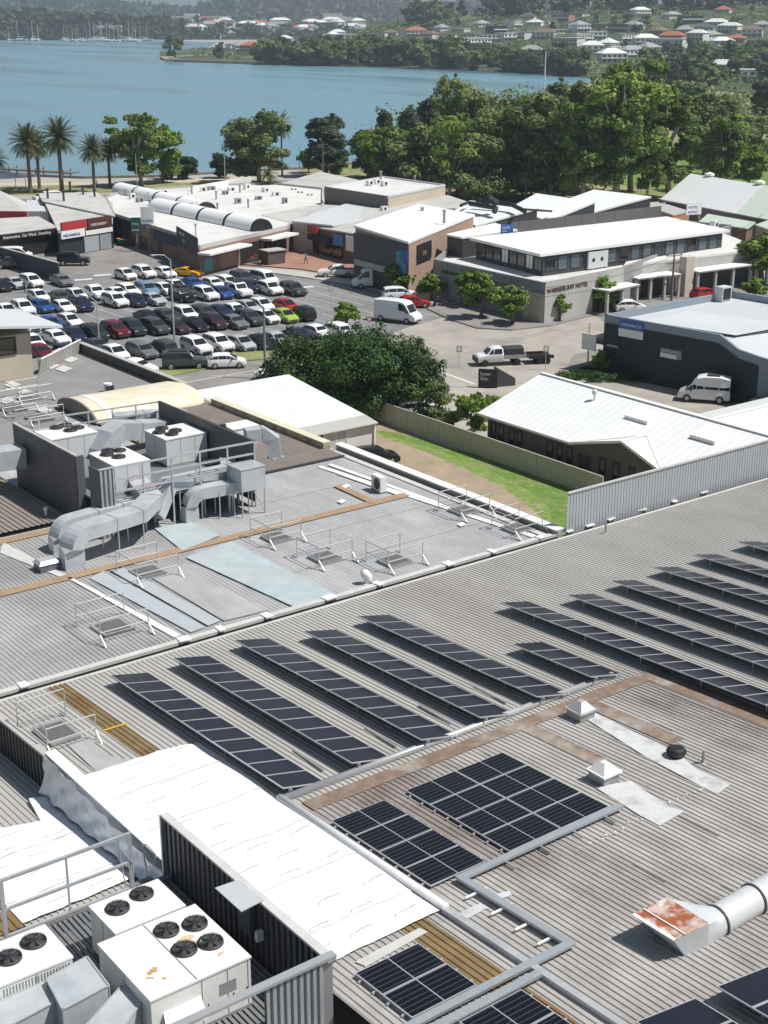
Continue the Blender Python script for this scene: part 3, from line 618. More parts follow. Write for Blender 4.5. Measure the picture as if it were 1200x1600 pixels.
b=MB(); b.hexa([(v.x,v.y,0) for v in(i0,i1,i2,i3)],[(v.x,v.y,4.4) for v in(i0,i1,i2,i3)]); k0=K0+dE*.01; b.face([(i0.x,i0.y,4.4),(k0.x,k0.y,k0.z-.25),(i3.x,i3.y,4.4)]); b.build('wall',W['bgrey'],t,w=True)
for k in range(6): window(t,i0,i1,.05+k*.15,.17+k*.15,2.6,4.1,W['lgrey'],gl=mat('glass_pale',(.18,.24,.26),.3),sign=-1 if False else 1)
for k in range(3): c=K0+dE*(.12+.3*k); b=MB(); b.lathe([(.5,0),(.9,.15),(.9,.5),(.1,.8)],(c.x,c.y,c.z),12); b.build('ridge_vent',W['signwhite'],t,w=True)
t,P=bld('brick_annexe','brown brick annexe with low pale green roof in front of the hall','annexe',[(1092,346,4.3),(1168,357,4.3),(1181,347,4.3),(1106,334,4.3)],W['brick2'],gm,ov=.4)
t,P=bld('brick_shop','tan brick building with small dark windows at the right edge','shop',[(1180,351,5.6),(1206,360,5.6),(1290,340,5.6),(1262,322,5.6)],W['brick'],gm,ov=.2)
for f in(.2,.55,.8): window(t,P[0],P[1],f,f+.12,2,3.6,W['black'])
t,P=bld('terracotta_shop','small orange brick shop behind the dark panel wall','shop',[(1000,318,4),(1052,336,4),(1078,330,4),(1030,315,4)],mat('orange_brick',(.45,.22,.11),.9),W['lgrey'],ov=.1)
# --- charcoal commercial building
zt=6.2
roofp=[(945,491,6.2),(1125,523,6.2),(1154,546,5.2),(1188,558,4.9),(1300,590,4.9),(1300,480,6.2),(1144,454,6.2)]
t,P=bld('charcoal_shop','charcoal rendered shop with blue and white signs on its long side wall and grey roof','shop',roofp,W['charcoal'],mat('zinc_roof',(.54,.56,.58),.5,var=.08,vs=.4),parapet=1,pm=W['bgrey'],ov=.0,sink=.8,pt=.3)
p,q=P[0],P[1]
wallbox(t,'blue_wall',P[3],P[4],0,4.7,W['bgrey'],.05,.1,0,1)
wallbox(t,'sign_board',p,q,4.3,6.,W['signblue'],.1,.1,.14,.36); wallbox(t,'sign_board_foot',p,q,4.3,5.1,W['signwhite'],.12,.05,.14,.36)
wtext(t,'CHIROPRACTIC',.42,W['signwhite'],p,q,.155,5.4,out=.13,sx=.9)
wallbox(t,'sign_board',p,q,3.0,3.9,W['bgrey'],.1,.1,.52,.70); wallbox(t,'sign_stripe',p,q,3.0,3.4,W['signwhite'],.12,.05,.52,.66)
wtext(t,'TATTERSALL SURVEYORS',.18,W['signwhite'],p,q,.53,3.6,out=.13)
b=MB(); a=p+(q-p)*.04; nn=Vector(((q-p).y,-(q-p).x,0)).normalized()
text('GARDENS',"lettering",.32,W['signwhite'],(a.x+nn.x*.1,a.y+nn.y*.1,3.0),q-p,(0,0,1),t)
# awning at its street end
d=(q-p).normalized(); bk=Vector((-d.y,d.x,0)); lo=[p-d*2.6,p-d*.02,p-d*.02+bk*9,p-d*2.6+bk*9]; b=MB(); b.hexa([(v.x,v.y,3.) for v in lo],[(v.x,v.y,3.35) for v in lo]); b.build('awning',W['black'],t,w=True)
lo=[p-d*2.7,p-d*.9,p-d*.9-bk*.12,p-d*2.7-bk*.12]; b=MB(); b.hexa([(v.x,v.y,2.2) for v in lo],[(v.x,v.y,3.9) for v in lo]); b.build('sign_board',W['signwhite'],t,w=True)
a=G(1129,470,5.5); tt=thing('roof_cowl','boxy light grey vent with dark louvre on the zinc roof','vent',a); MB().box((a.x,a.y,a.z+.8),(1.5,1.1,1.6)).build('casing',W['wroof2'],tt,w=True); MB().box((a.x-.02,a.y-.6,a.z+.85),(1.1,.08,1.2)).build('louvre',W['black'],tt,w=True)
b=MB(); z=5.43; b.hexa([G(1010,502,5.42),G(1150,524,5.42),G(1240,508,5.42),G(1075,485,5.42)],[G(1010,502,5.75),G(1150,524,5.75),G(1240,508,5.75),G(1075,485,6.1)]); b.build('raised_roof',W['wroof2'],t,w=True)
# --- left edge buildings
t,P=bld('red_fascia_shop','single storey shop with red fascia and pitched grey roof at left edge','shop',[(-60,330,4.2),(42,331,4.2),(42,316,4.2),(0,298,6.2),(-60,298,6.2)],W['bgrey'],W['groof'],ov=.3)
wallbox(t,'fascia',G(-60,330,4.2),G(42,331,4.2),3.1,4.3,W['red'],.3,.1,0,1)
wallbox(t,'shutter',G(-60,330,4.2),G(42,331,4.2),.2,2.9,mat('shutter_red',(.16,.05,.05),.6),.02,.1,.75,.97)
t,P=bld('open_workshop','dark open fronted workshop with white lettering along its fascia','workshop',[(-80,371,3.8),(0,366,3.8),(91,355,3.8),(60,338,3.8),(-80,345,3.8)],W['black'],W['groof'],ov=.3)
p,q=P[1],P[2]; wallbox(t,'fascia',p,q,2.9,3.7,W['black'],.35,.1,0,1); wtext(t,'Automotive  Car Wash  Detailing',.62,W['signwhite'],p,q,.02,3.05,out=.4)
t,P=bld('sign_topped_shop','black shopfront carrying red and white sign boards left of the lane','shop',[(91,362,3.9),(176,349,3.9),(176,330,3.9),(120,312,3.9),(70,316,3.9)],W['charcoal'],W['groof'],ov=.1)
p,q=P[0],P[1]
wallbox(t,'sign_board',p,q,4.,5.2,W['red'],.25,.1,.05,.5); wallbox(t,'sign_board',p,q,2.7,3.9,W['signwhite'],.3,.1,.03,.45)
wallbox(t,'sign_board',p,q,3.6,5.2,mat('sign_maroon',(.09,.025,.02),.6),.25,.1,.52,.97); wallbox(t,'sign_strip',p,q,2.7,3.4,W['signwhite'],.2,.1,.48,.98)
wallbox(t,'shutter',p,q,.1,2.5,mat('shutter_grey',(.34,.36,.39),.6),.06,.1,.45,.72); wallbox(t,'shutter',p,q,.1,2.5,mat('shutter_grey2',(.27,.29,.32),.6),.06,.1,.74,.95)
wtext(t,'CAFE BAKERY',.55,W['signwhite'],p,q,.56,4.,out=.3); wtext(t,'MECHANICAL',.55,W['signblue'],p,q,.06,3.,out=.34)
t,P=bld('white_roofed_shop','two low white roofs behind the red sign board','shop',[(42,330,3.4),(125,330,3.4),(118,315,3.4),(42,312,3.4)],W['signwhite'],W['wroof2'],ov=.1)
t,P=bld('long_black_edged_shop','grey roofed shop with black parapet running towards the park','shop',[(66,314,4.2),(180,338,4.2),(176,316,4.2),(150,300,4.2),(60,302,4.2)],W['charcoal'],W['groof'],ov=.1)
def fence(name,label,pts,h,m,th=.08,posts=None,cap=None,pitch=0.,zs=None):
    P=[Vector(p) for p in pts]; t=thing(name,label,'fence' if 'fence' in name else 'wall',P[0])
    b=MB()
    for i in range(len(P)-1):
        p,q=P[i],P[i+1]; L=(q-p).length; d=(q-p).normalized(); sd=Vector((-d.y,d.x,0))*th/2
        if pitch:
            n=int(L/pitch); prof=[]
            for k in range(n): 
                for u,o in((0,-1),(.45,-1),(.55,1),(.95,1)): prof.append(p+d*((k+u)*pitch)+sd*o)
            prof.append(q-sd); 
            b.ring([[v for v in prof],[v+Vector((0,0,h)) for v in prof]],cap=False,closed=False)
        else: b.hexa([p-sd,q-sd,q+sd,p+sd],[v+Vector((0,0,h)) for v in(p-sd,q-sd,q+sd,p+sd)])
    b.build('panels',m,t,w=True)
    if cap:
        for i in range(len(P)-1):
            b=MB(); b.bar(P[i]+Vector((0,0,h+.04)),P[i+1]+Vector((0,0,h+.04)),th+cap[1],.09); b.build('capping',cap[0],t,w=True)
    if posts:
        for i in range(len(P)-1):
            L=(P[i+1]-P[i]).length; n=max(1,int(L/posts[0]))
            for k in range(n+1): c=P[i]+(P[i+1]-P[i])*k/n; b=MB(); b.box((c.x,c.y,c.z+h/2),(posts[1],posts[1],h+.05)); b.build('post',posts[2],t,w=True)
    return t
khaki=mat('khaki_fence',(.44,.44,.36),.6,var=.08,vs=.7)
fence('yard_fence','long khaki sheet metal fence between the vacant yard and the white roofed house',[(75.6,101.5,0),(75.6,72,0)],1.8,khaki,.06,pitch=.25,cap=(khaki,.06),posts=(2.4,.1,khaki))
fence('yard_fence','khaki fence closing the yard behind the dark car beside the cottage',[(69.5,101.5,0),(75.5,101.5,0)],1.8,khaki,.06,pitch=.25)
h=2.6; a=G(-60,370,h); e=G(91,409+2,h)
fence('boundary_wall','dark navy wall with pale capping sheltering the workshop cars',[(a.x,a.y,0),(e.x,e.y,0)],h,W['navy'],.25,cap=(W['lgrey'],.1))
a=G(105,387,0); e=G(146,381,0); fence('sheet_fence','short grey corrugated fence beside the shopfront shutters',[a,e],2.3,mat('sheet_grey',(.36,.38,.40),.6),.08,pitch=.3)
# --- white cottage
RZc=2.9
def hip(name,label,cat,cs,h,hr,wallm,roofm,inset=.5,ov=.45,group=None,ridge=None):
    "four eave corners (world xy) around; hip ridge along the longer side"
    c=[Vector((x,y,h)) for x,y in cs]; cc=sum(c,Vector())/4
    t=thing(name,label,cat,(cc.x,cc.y,0),group)
    l01=(c[1]-c[0]).length; l12=(c[2]-c[1]).length
    if l01<l12: c=c[1:]+c[:1]; l01,l12=l12,l01
    m0=(c[0]+c[3])/2; m1=(c[1]+c[2])/2; ax=(m1-m0).normalized(); k=l12/2*inset*2
    r0=m0+ax*k; r1=m1-ax*k; r0.z=r1.z=hr
    b=MB(); b.face([c[0],c[1],r1,r0]); b.face([c[1],c[2],r1]); b.face([c[2],c[3],r0,r1]); b.face([c[3],c[0],r0]); b.face([c[3]-Vector((0,0,.02)),c[2]-Vector((0,0,.02)),c[1]-Vector((0,0,.02)),c[0]-Vector((0,0,.02))])
    b.build('roof',roofm,t,w=True)
    b=MB(); w=[v+(cc-v).normalized()*ov*1.4 for v in c]; b.hexa([(v.x,v.y,0) for v in w],[(v.x,v.y,h-.03) for v in w]); b.build('wall',wallm,t,w=True)
    return t,w,c,(r0,r1)
t,w,c,rr=hip('cottage','white weatherboard cottage with pale hipped metal roof behind the shopping centre parapet','cottage',[(50,92.6),(68.4,92.6),(68.4,108.),(50,108.)],3.4,5.8,M['cream'],ribmat('cottage_roof',(.64,.66,.67),0,.5,.84,.14),inset=.17,ov=.15)
MB().bx(50.3,68.15,91.3,93.5,0,3.05).build('front_wall',M['cream'],t,w=True)
b=MB(); b.hexa([(50,90.9,3.06),(68.4,90.9,3.06),(68.4,92.7,3.3),(50,92.7,3.3)],[(50,90.9,3.13),(68.4,90.9,3.13),(68.4,92.7,3.43),(50,92.7,3.43)]); b.build('verandah_roof',M['lgrey'],t,w=True)
p,q=Vector((62,91.3,0)),Vector((68,91.3,0))
window(t,p,q,.02,.18,1.5,2.9,M['black']); window(t,p,q,.2,.58,1.3,3.0,M['signwhite'],bars=2,gl=mat('curtained_glass',(.45,.46,.45),.3))
MB().bx(63.1,65.6,91.1,91.29,1.15,1.3).build('window_sill',M['signwhite'],t,w=True)
MB().bx(68.17,68.33,91.15,91.32,.1,3.2).build('downpipe',M['signwhite'],t,w=True)
# --- white roofed house
t=thing('white_roofed_house','taupe walled house with big bright white cross gabled roof behind the khaki fence','house',(82,76,0))
def F3(b,*p): b.face(p)
A=(76.7,88,3.2);B_=(76.7,76.8,3.2);C_=(77.3,71.9,4.35);D_=(76.7,67.1,3.2);V=(80.2,71.9,4.35);E_=(84,88,5.6);R9=(84,48,5.6);D9=(76.7,48,3.2);X1=(91.5,88,3.2);X2=(91.5,48,3.2)
b=MB(); F3(b,A,E_,V,B_); F3(b,B_,V,C_); F3(b,C_,V,D_); F3(b,V,E_,R9,D9,D_); F3(b,E_,X1,X2,R9); F3(b,A,X1,E_)
for f in list(b.f): b.face([Vector(b.v[k])-Vector((0,0,.16)) for k in reversed(f)])
b.build('roof',M['wroofx'],t,w=True)
b=MB(); b.face([(84.05,69,5.62),(84.05,76.4,3.25),(112,76.4,3.25),(112,69,5.62)]); b.face([(84.05,61.6,3.25),(84.05,69,5.62),(112,69,5.62),(112,61.6,3.25)]); b.build('wing_roof',M['wroof'],t,w=True)
b=MB(); b.bx(90,111.5,62.2,75.8,0,3.2); b.build('wing_wall',M['taupe'],t,w=True); b=MB(); b.bar((84,69,5.66),(112,69,5.66),.35,.08); b.build('ridge_capping',M['signwhite'],t,w=True)
b=MB(); b.bx(77.4,90.9,48.5,87.4,0,3.1); b.face([(77.39,76.6,3.1),(77.39,71.9,4.2),(77.39,67.3,3.1)]); b.build('wall',M['taupe'],t,w=True)
b=MB(); b.bar(A,B_,.14,.16); b.bar(B_,C_,.14,.2); b.bar(C_,D_,.14,.2); b.build('gutter',M['signwhite'],t,w=True)
p,q=Vector((77.4,87.4,0)),Vector((77.4,67,0))
for f in(.02,.07,.135,.18,.36,.415,.47,.65,.72,.80): window(t,p,q,f,f+.032,.9,2.6,M['black'])
wallbox(t,'door',p,q,.1,2.3,M['black'],.05,.1,.535,.6)
for x,y,s in[(1010,644,1.2),(1114,674,1.2)]:
    c=G(x,y,5.3); b=MB(); lo=[c+Vector(v) for v in((-s,-s,-.35),(s,-s,.1),(s,s,.1),(-s,s,-.35))]; b.hexa([v-Vector((0,0,.2)) for v in lo],[v+Vector((0,0,.05)) for v in lo]); b.build('skylight',M['signwhite'],t,w=True)
b=MB(); b.bar((84,88,5.65),(84,48,5.65),.35,.08); b.bar((76.8,76.8,3.26),(80.2,71.9,4.4),.3,.06); b.bar((80.2,71.9,4.4),(76.8,67.1,3.26),.3,.06); b.bar((77.3,71.9,4.4),(80.2,71.9,4.42),.25,.05); b.build('ridge_capping',M['signwhite'],t,w=True)
b=MB(); b.lathe([(.08,0),(.08,.5),(.22,.52),(.22,.8),(.04,.95)],(82.5,80,5.1),10); b.build('chimney_vent',M['wroof2'],t,w=True)
MB().bx(76.1,76.7,88.2,89.,.0,1.7).build('water_tank',M['beige'],t,w=True)

# roof_clutter: small boxes and pipes on the arcade and shop roofs
rr=random.Random(41)
SPOTS=[(196,306),(207,311),(219,316),(233,313),(240,321),(258,304),(300,303),(318,300),(330,297),(338,312),(352,304),(362,298),(375,301),(386,296),(372,318),(388,325),(404,312),(415,300),(340,330),(432,306),(445,318),(300,332),(318,340),(350,345)]
for i,(x,y) in enumerate(SPOTS):
    if i%3: acbox(x,y,3.9,'small %s box on the pale arcade roof'%('white' if i%2 else 'dark'),rr.uniform(.8,1.6),rr.uniform(.6,1.),rr.uniform(.6,1.1),rz=rr.uniform(-.3,.3),m=W['acwhite'] if i%2 else W['steeld'],group='small boxes on the arcade roof')
    else: vent(x,y,3.9,'short round pipe on the pale arcade roof',.16,rr.uniform(.8,1.6),group='pipes on the arcade roof') if False else vent(x,y,3.9,'short round pipe on the pale arcade roof',.16,rr.uniform(.8,1.6))
for x,y in[(75,312),(100,316),(130,306),(148,309),(110,300)]: vent(x,y,4.0,'dark pipe rising from the grey roofs behind the black shopfront',.2,rr.uniform(1,2),m=W['dgrey'])
for x,y,z in[(470,305,3.5),(485,309,3.5),(460,300,3.5),(620,344,5.2),(600,330,4.9)]: acbox(x,y,z,'pale box on the low roofs left of the brick sided shop',1.1,.7,.8,rz=.1,group='boxes on the low shop roofs')
b=MB()
t=thing('roof_parapet','low white upstand wall crossing the arcade roof behind the skylights','wall',G(330,296,3.9)); a=G(300,300,3.9); e=G(392,284,3.9); b.bar((a.x,a.y,4.4),(e.x,e.y,4.4),.25,1.1); b.build('upstand',W['signwhite'],t,w=True)
# ---------------------------------------------------------------- the shopping centre we look down on
UZ=9.7; AG=49.3
mR=mat('roof_sheet_grey',(.42,.405,.38),.62,var=.13,vs=.5,col2=(.30,.275,.25),c2s=.09,c2t=.56,sx=(1,.35,1))
mRd=mat('roof_sheet_dirty',(.40,.38,.36),.7,var=.28,vs=.9,col2=(.20,.16,.14),c2s=.13,c2t=.56,sx=(1,.5,1))
mU=mat('roof_sheet_upper',(.38,.38,.375),.65,var=.12,vs=.5,col2=(.27,.265,.26),c2s=.1,c2t=.55)
mUb=mat('roof_sheet_brown',(.26,.22,.19),.7,var=.15,vs=.6)
mFl=mat('roof_membrane',(.34,.345,.35),.8,var=.16,vs=1.4,col2=(.42,.42,.42),c2s=.3,c2t=.57,sx=(1,.4,1))
mBr=mat('rooflight_brown',(.23,.165,.075),.5,var=.28,vs=1.5,col2=(.20,.12,.05),c2s=.6,c2t=.55)
mBr2=mat('rust_brown_flashing',(.225,.16,.12),.8,var=.35,vs=2.5,col2=(.34,.30,.26),c2s=.7,c2t=.56)
mTan=mat('tan_rooflight',(.36,.25,.16),.6,var=.2,vs=1)
mBlue=mat('blue_rooflight',(.40,.475,.49),.6,var=.16,vs=1.2,col2=(.43,.45,.455),c2s=.5)
mBlue2=mat('pale_blue_sheet',(.41,.445,.47),.5,var=.08,vs=.8)
mCap=mat('pale_capping',(.55,.54,.52),.6,var=.15,vs=1.5)
mSeal=mat('white_sealant',(.72,.72,.70),.8,var=.12,vs=3)
sc_=thing('shopping_centre','big shopping centre whose ribbed grey roofs fill the foreground','shopping centre',(40,45,0))
def ribs(name,b0,b1,a0,a1,zf,m,dz=0.,pitch=.215,h=.036,w=.05,along='a',skew=None):
    "ribbed metal sheet; ribs run along Y; zf(a)=height"
    b=MB(); k0=int(math.floor(b0/pitch)); k1=int(math.ceil(b1/pitch)); pr=[]
    for k in range(k0,k1):
        c=k*pitch+pitch/2
        for o,z in((-w,0),(-w*.55,h),(w*.55,h),(w,0)):
            if b0<c+o<b1: pr.append((c+o,z))
        if b0<c+pitch/2<b1: pr.append((c+pitch/2,0))
    pr=[(b0,0)]+pr+[(b1,0)]
    ys=[a0,(a0+a1)/2,a1]
    b.ring([[(x,y,zf(y)+z+dz) for x,z in pr] for y in ys],cap=False,closed=False)
    # flip so normals look up
    b.f=[f[::-1] for f in b.f]
    return b.build(name,m,sc_,w=True)
def strip(name,pts,m,dz,th=.02,zf=zR,parent=None):
    b=MB(); P=[(p[0],p[1],zf(p[1])+dz) for p in pts]
    b.hexa([(x,y,z-th) for x,y,z in ccw(P)],ccw(P)); return b.build(name,m,parent or sc_,w=True)
up=lambda a:UZ
# main roof, right of the parapet line at X=17.4
ribs('roof_sheet',17.5,39.6,34.2,AG-.35,zR,mR)
ribs('roof_sheet',39.6,110,12,AG-.35,zR,mR)
ribs('roof_sheet',17.5,39.6,12,34.2,zR,mRd)
zL=lambda a:zR(a)-1.15
ribs('roof_sheet',-12,17.3,34.1,AG-.35,zL,mR,)
ribs('roof_sheet',-12,17.3,5,34.1,lambda a:9.9,mR)
# upper roofs
ribs('roof_sheet',4,27.2,AG+.25,66.2,up,mU,h=.03)
ribs('roof_sheet',27.2,32.6,AG+.25,66.2,up,mU,h=.02)
ribs('roof_sheet',32.6,48.6,AG+.25,66.2,up,mFl,h=.012,pitch=.3,w=.06)
strip('roof_sheet',[(32.6,66.2),(48.6,66.2),(48.6,67.3),(38,67.3)],mFl,0.002,zf=up)
ribs('roof_sheet',4,29.6,66.6,78,lambda a:UZ-.0,mUb,dz=.15,h=.05,pitch=.3)
strip('roof_sheet',[(29.6,66.2),(39.3,66.2),(39.3,86.5),(29.6,78)],mFl,-.02,zf=up)
ribs('roof_sheet',39.3,48.0,67.3,86.5,up,mUb,dz=.12,h=.03)
strip('roof_edge',[(39.2,67.15),(48.0,67.15),(48.0,67.3),(39.2,67.3)],mat('edge_black',(.04,.04,.04),.7),.13,th=.12,zf=up)
strip('roof_sheet',[(4,78),(39.3,78),(39.3,86.5),(48,86.5),(48,103.4),(4,103.4)],mat('roof_dark_membrane',(.22,.22,.22),.85,var=.12,vs=.5,col2=(.27,.265,.26),c2s=.2),-.03,zf=up)
# walls below the roofs
b=MB(); b.bx(4,48.7,AG,103.3,0,UZ-.12); b.bx(-12,110,4,AG-.36,0,8.3); b.build('wall',M['lgrey'],sc_,w=True)
# gutter between the roofs, lapped cappings and white sealant patches
def wl(name,x0,x1,y,z,w,h,m): b=MB(); b.bx(x0,x1,y-w/2,y+w/2,z-h,z); return b.build(name,m,sc_,w=True)
wl('gutter',4,110,AG-.12,zR(AG)-.10,.5,.12,mat('gutter_black',(.035,.033,.03),.7))
wl('gutter_flashing',4,110,AG-.45,zR(AG)+.07,.16,.1,mCap)
wl('capping',4,49,AG+.2,UZ+.10,.34,.14,mCap)
rr=random.Random(3)
b=MB()
for x in[19.5,26.8,28.6,31,34.4,37.2,41.5,44.3,47.6,49.5,51,52.6,55,57.5,60]:
    b.box((x,AG+.18,UZ+.125 if x<49 else zR(AG)+.09),(rr.uniform(.3,.7),rr.uniform(.35,.6),.06),rr.uniform(-.2,.2))
b.build('sealant_patches',mSeal,sc_,w=True)
# edge parapet along X=48.8
b=MB(); b.bx(48.65,48.95,AG,69,UZ-2,UZ+.28); b.build('parapet',M['lgrey'],sc_,w=True)
b=MB(); b.bx(48.5,49.1,AG,69,UZ+.29,UZ+.35); b.build('parapet_capping',M['signwhite'],sc_,w=True)
mOld=mat('weathered_parapet',(.42,.40,.30),.9,var=.35,vs=1.3,col2=(.20,.18,.10),c2s=.8,c2t=.55)
b=MB(); b.bx(47.7,48.2,69,82.5,UZ-1.5,UZ+.5); b.build('parapet',mOld,sc_,w=True)
b=MB(); b.bx(47.65,48.25,69,82.5,UZ+.505,UZ+.56); b.build('parapet_capping',mat('parapet_cream',(.62,.60,.46),.8,var=.15,vs=2),sc_,w=True)
b=MB(); b.bx(47.9,48.15,86.5,103.3,UZ-1,UZ+.7); b.build('parapet',M['dgrey'],sc_,w=True)
b=MB(); b.bx(47.85,48.25,86.5,103.3,UZ+.705,UZ+.77); b.build('parapet_capping',M['lgrey'],sc_,w=True)
# lines and coloured strips on the upper roof, placed from where they lie
def us(name,pts,m,dz=.05,z=UZ): return strip(name,[(lambda p:(p.x,p.y))(G(x,y,z)) for x,y in pts],m,dz,zf=up)
us('ridge_flashing',[(104,904),(112,904),(283,994),(272,998)],mSeal,.07)
us('ridge_flashing',[(0,865),(5,848),(108,902),(100,905)],mCap,.05)
strip('walkway_strip',[(4,58.85),(46.5,58.85),(46.5,59.5),(4,59.5)],mTan,.07,zf=up)
strip('walkway_strip',[(4,65.4),(29,65.4),(29,66.1),(4,66.1)],mTan,.07,zf=up)
us('walkway_strip',[(522,762),(532,759),(592,786),(582,790)],mTan,.09)
us('blue_rooflight',[(238,825),(300,818),(345,838),(285,862)],mBlue,.08)
us('blue_rooflight',[(290,873),(362,848),(530,935),(458,950)],mBlue,.09)
us('pale_sheet',[(140,905),(165,893),(320,982),(298,990)],mBlue2,.075)
us('pale_sheet',[(172,893),(195,890),(345,972),(325,980)],mBlue2,.085)
us('pale_sheet',[(238,905),(290,892),(420,955),(350,972)],mFl,.07)
us('roof_line',[(496,731),(502,729),(838,838),(831,841)],mSeal,.06)
us('roof_line',[(512,728),(517,726),(708,794),(702,796)],mSeal,.075)
us('roof_line',[(526,742),(531,740),(625,772),(620,775)],mSeal,.08)
strip('weathered_flashing',[(48.3,AG+.4),(47.9,AG+.4),(47.9,68.6),(48.3,68.6)],mCap,.065,zf=up)
for x,y in[(533,786),(720,822),(540,762)]: us('sealant_patch',[(x-6,y),(x+2,y-4),(x+8,y-1),(x,y+3)],mSeal,.095)
for q in[(95,548),(80,570),(100,575),(110,560),(20,600),(40,612),(10,625),(70,640),(15,640)]: us('patch',[(q[0]-14,q[1]+2),(q[0]-2,q[1]-4),(q[0]+14,q[1]+1),(q[0],q[1]+7)],mCap,.03)
# faint sheet laps across the membrane roof
b=MB(); 
for y in[53.2,57.1,62.8]: b.bx(33,48,y,y+.03,UZ,UZ+.02)

b.build('sheet_laps',mat('lap_shadow_tone',(.24,.24,.235),.8),sc_,w=True)
# main roof strips (brown translucent and rusty flashings share the rib profile)
ribs('rooflight_strip',20.12,20.95,40.2,AG-.5,zR,mBr,dz=.01)
ribs('rooflight_strip',20.55,21.5,12,26.5,zR,mBr,dz=.01)
b=MB()
for yy in(43.6,22.9): b.box((20.6 if yy>30 else 21.,yy,zR(yy)+.06),(.95,.07,.03))
b.build('yellow_strap',mat('yellow_strap',(.65,.42,.03),.6),sc_,w=True)
strip('rust_flashing',[(22.6,33.55),(39.6,33.55),(39.6,34.25),(22.6,34.25)],mBr2,.05)
strip('rust_flashing',[(38.4,12),(39.45,12),(39.45,34.25),(38.4,34.25)],mBr2,.055)
for x0,y0,x1,y1 in[(927,1103,1053,1162),(832,1141,937,1194)]:
    p=Rp(x0,y0); q=Rp(x1,y1); strip('rust_flashing',[(p.x-.35,33.6),(p.x+.35,33.6),(p.x+.35,q.y),(p.x-.35,q.y)],mBr2,.045)
def rs(name,pts,m,dz=.05): return strip(name,[(lambda p:(p.x,p.y))(Rp(x,y)) for x,y in pts],m,dz)
rr=random.Random(17)
mDirt=mat('roof_dirt_stain',(.16,.13,.115),.85,var=.35,vs=3)
b=MB()
for k in range(46):
    xx=rr.uniform(27,41); yy=rr.uniform(23.5,31) if k%2 else rr.uniform(13,24); L_=rr.uniform(.5,2.2); w_=rr.uniform(.02,.05); xx=math.floor(xx/.215)*.215+rr.choice([.03,.16]); b.hexa([(xx-w_,yy,zR(yy)+.001),(xx+w_,yy,zR(yy)+.001),(xx+w_*.3,yy+L_,zR(yy+L_)+.001),(xx-w_*.3,yy+L_,zR(yy+L_)+.001)],[(xx-w_,yy,zR(yy)+.006),(xx+w_,yy,zR(yy)+.006),(xx+w_*.3,yy+L_,zR(yy+L_)+.006),(xx-w_*.3,yy+L_,zR(yy+L_)+.006)])
tag(b.build('dirt_streaks',mDirt,sc_,w=True),kind='stuff')
mSil=mat('silver_coating',(.58,.59,.59),.55,var=.15,vs=2,col2=(.40,.38,.36),c2s=1.2,c2t=.6)
rs('silver_patch',[(905,1118),(925,1113),(1060,1180),(1090,1205),(1140,1228),(1120,1243),(1080,1222),(1010,1185)],mSil,.052)
rs('silver_patch',[(930,1232),(985,1222),(1045,1262),(1068,1270),(1030,1292),(1000,1276)],mSil,.05)
rs('pale_patch',[(715,1430),(750,1413),(762,1420),(725,1440)],mSil,.05); rs('pale_patch',[(765,1402),(795,1394),(800,1400),(772,1410)],mSil,.05)
rs('flashing_patch',[(555,1505),(655,1452),(668,1458),(572,1512)],mCap,.05)
rs('roof_sheet_patch',[(160,1215),(105,1165),(140,1150),(160,1180),(230,1195)],mFl,.05)
rr=random.Random(5); b=MB()
for k in range(40):   # the crusty line of old sealant
    t_=rr.random(); x=900+t_*(1130-900) if k%2 else 890+t_*180; p=Rp(905+t_*200-(0 if k%3 else 4),1330-t_*100+rr.uniform(-4,4)); s=rr.uniform(.03,.08); b.box((p.x,p.y,p.z+.05),(s,s*.8,.03),rr.uniform(0,3))
tag(b.build('sealant_crumbs',mSeal,sc_,w=True),kind='stuff')
# pipe-like capping along Y=34.7 and down X=22.2
b=MB(); b.tube((22.2,34.75,zR(34.75)+.12),(37.6,34.75,zR(34.75)+.12),.13,10); b.build('edge_capping',mat('capping_metal',(.55,.56,.56),.4,metal=.5,var=.1),sc_,smooth=True,w=True)
b=MB(); b.tube((22.15,34.9,zR(34.9)+.12),(22.15,26.3,zR(26.3)+.12),.14,10); b.build('edge_capping',mat('capping_white',(.72,.73,.73),.4,var=.15,vs=1),sc_,smooth=True,w=True)
b=MB(); b.bar((22.1,26.3,zR(26.3)+.1),(22.2,13,zR(13)+.1),.22,.14); b.build('edge_capping',M['steel'],sc_,w=True)
b=MB(); b.bx(21.8,22.0,13,40.2,10.2,10.3); 
# --- fence wall at the roof edge, right
mF=mat('fence_zinc',(.42,.44,.455),.5,metal=.1,var=.08,vs=.8)
fence('sheet_metal_fence','tall grey ribbed metal fence on the roof edge in front of the white roofed house',[(49.3,AG+.05,zR(AG)-.3),(110,AG+.05,zR(AG)-.3)],2.45,mF,.022,pitch=.22,cap=(mCap,.1))
b=MB(); b.bx(49.1,49.35,AG,AG+1.6,zR(AG),zR(AG)+2.25)
# --- parapet walls at X=17.4
mDk=mat('dark_ribbed_wall',(.06,.06,.063),.55,var=.12,vs=.8)
t=fence('parapet_wall','dark ribbed upstand wall beside the brown rooflight, left edge',[(17.35,48.5,zL(48.5)),(17.35,42.3,zL(42.3))],1.5,mDk,.14,pitch=.3,cap=(M['lgrey'],.12))
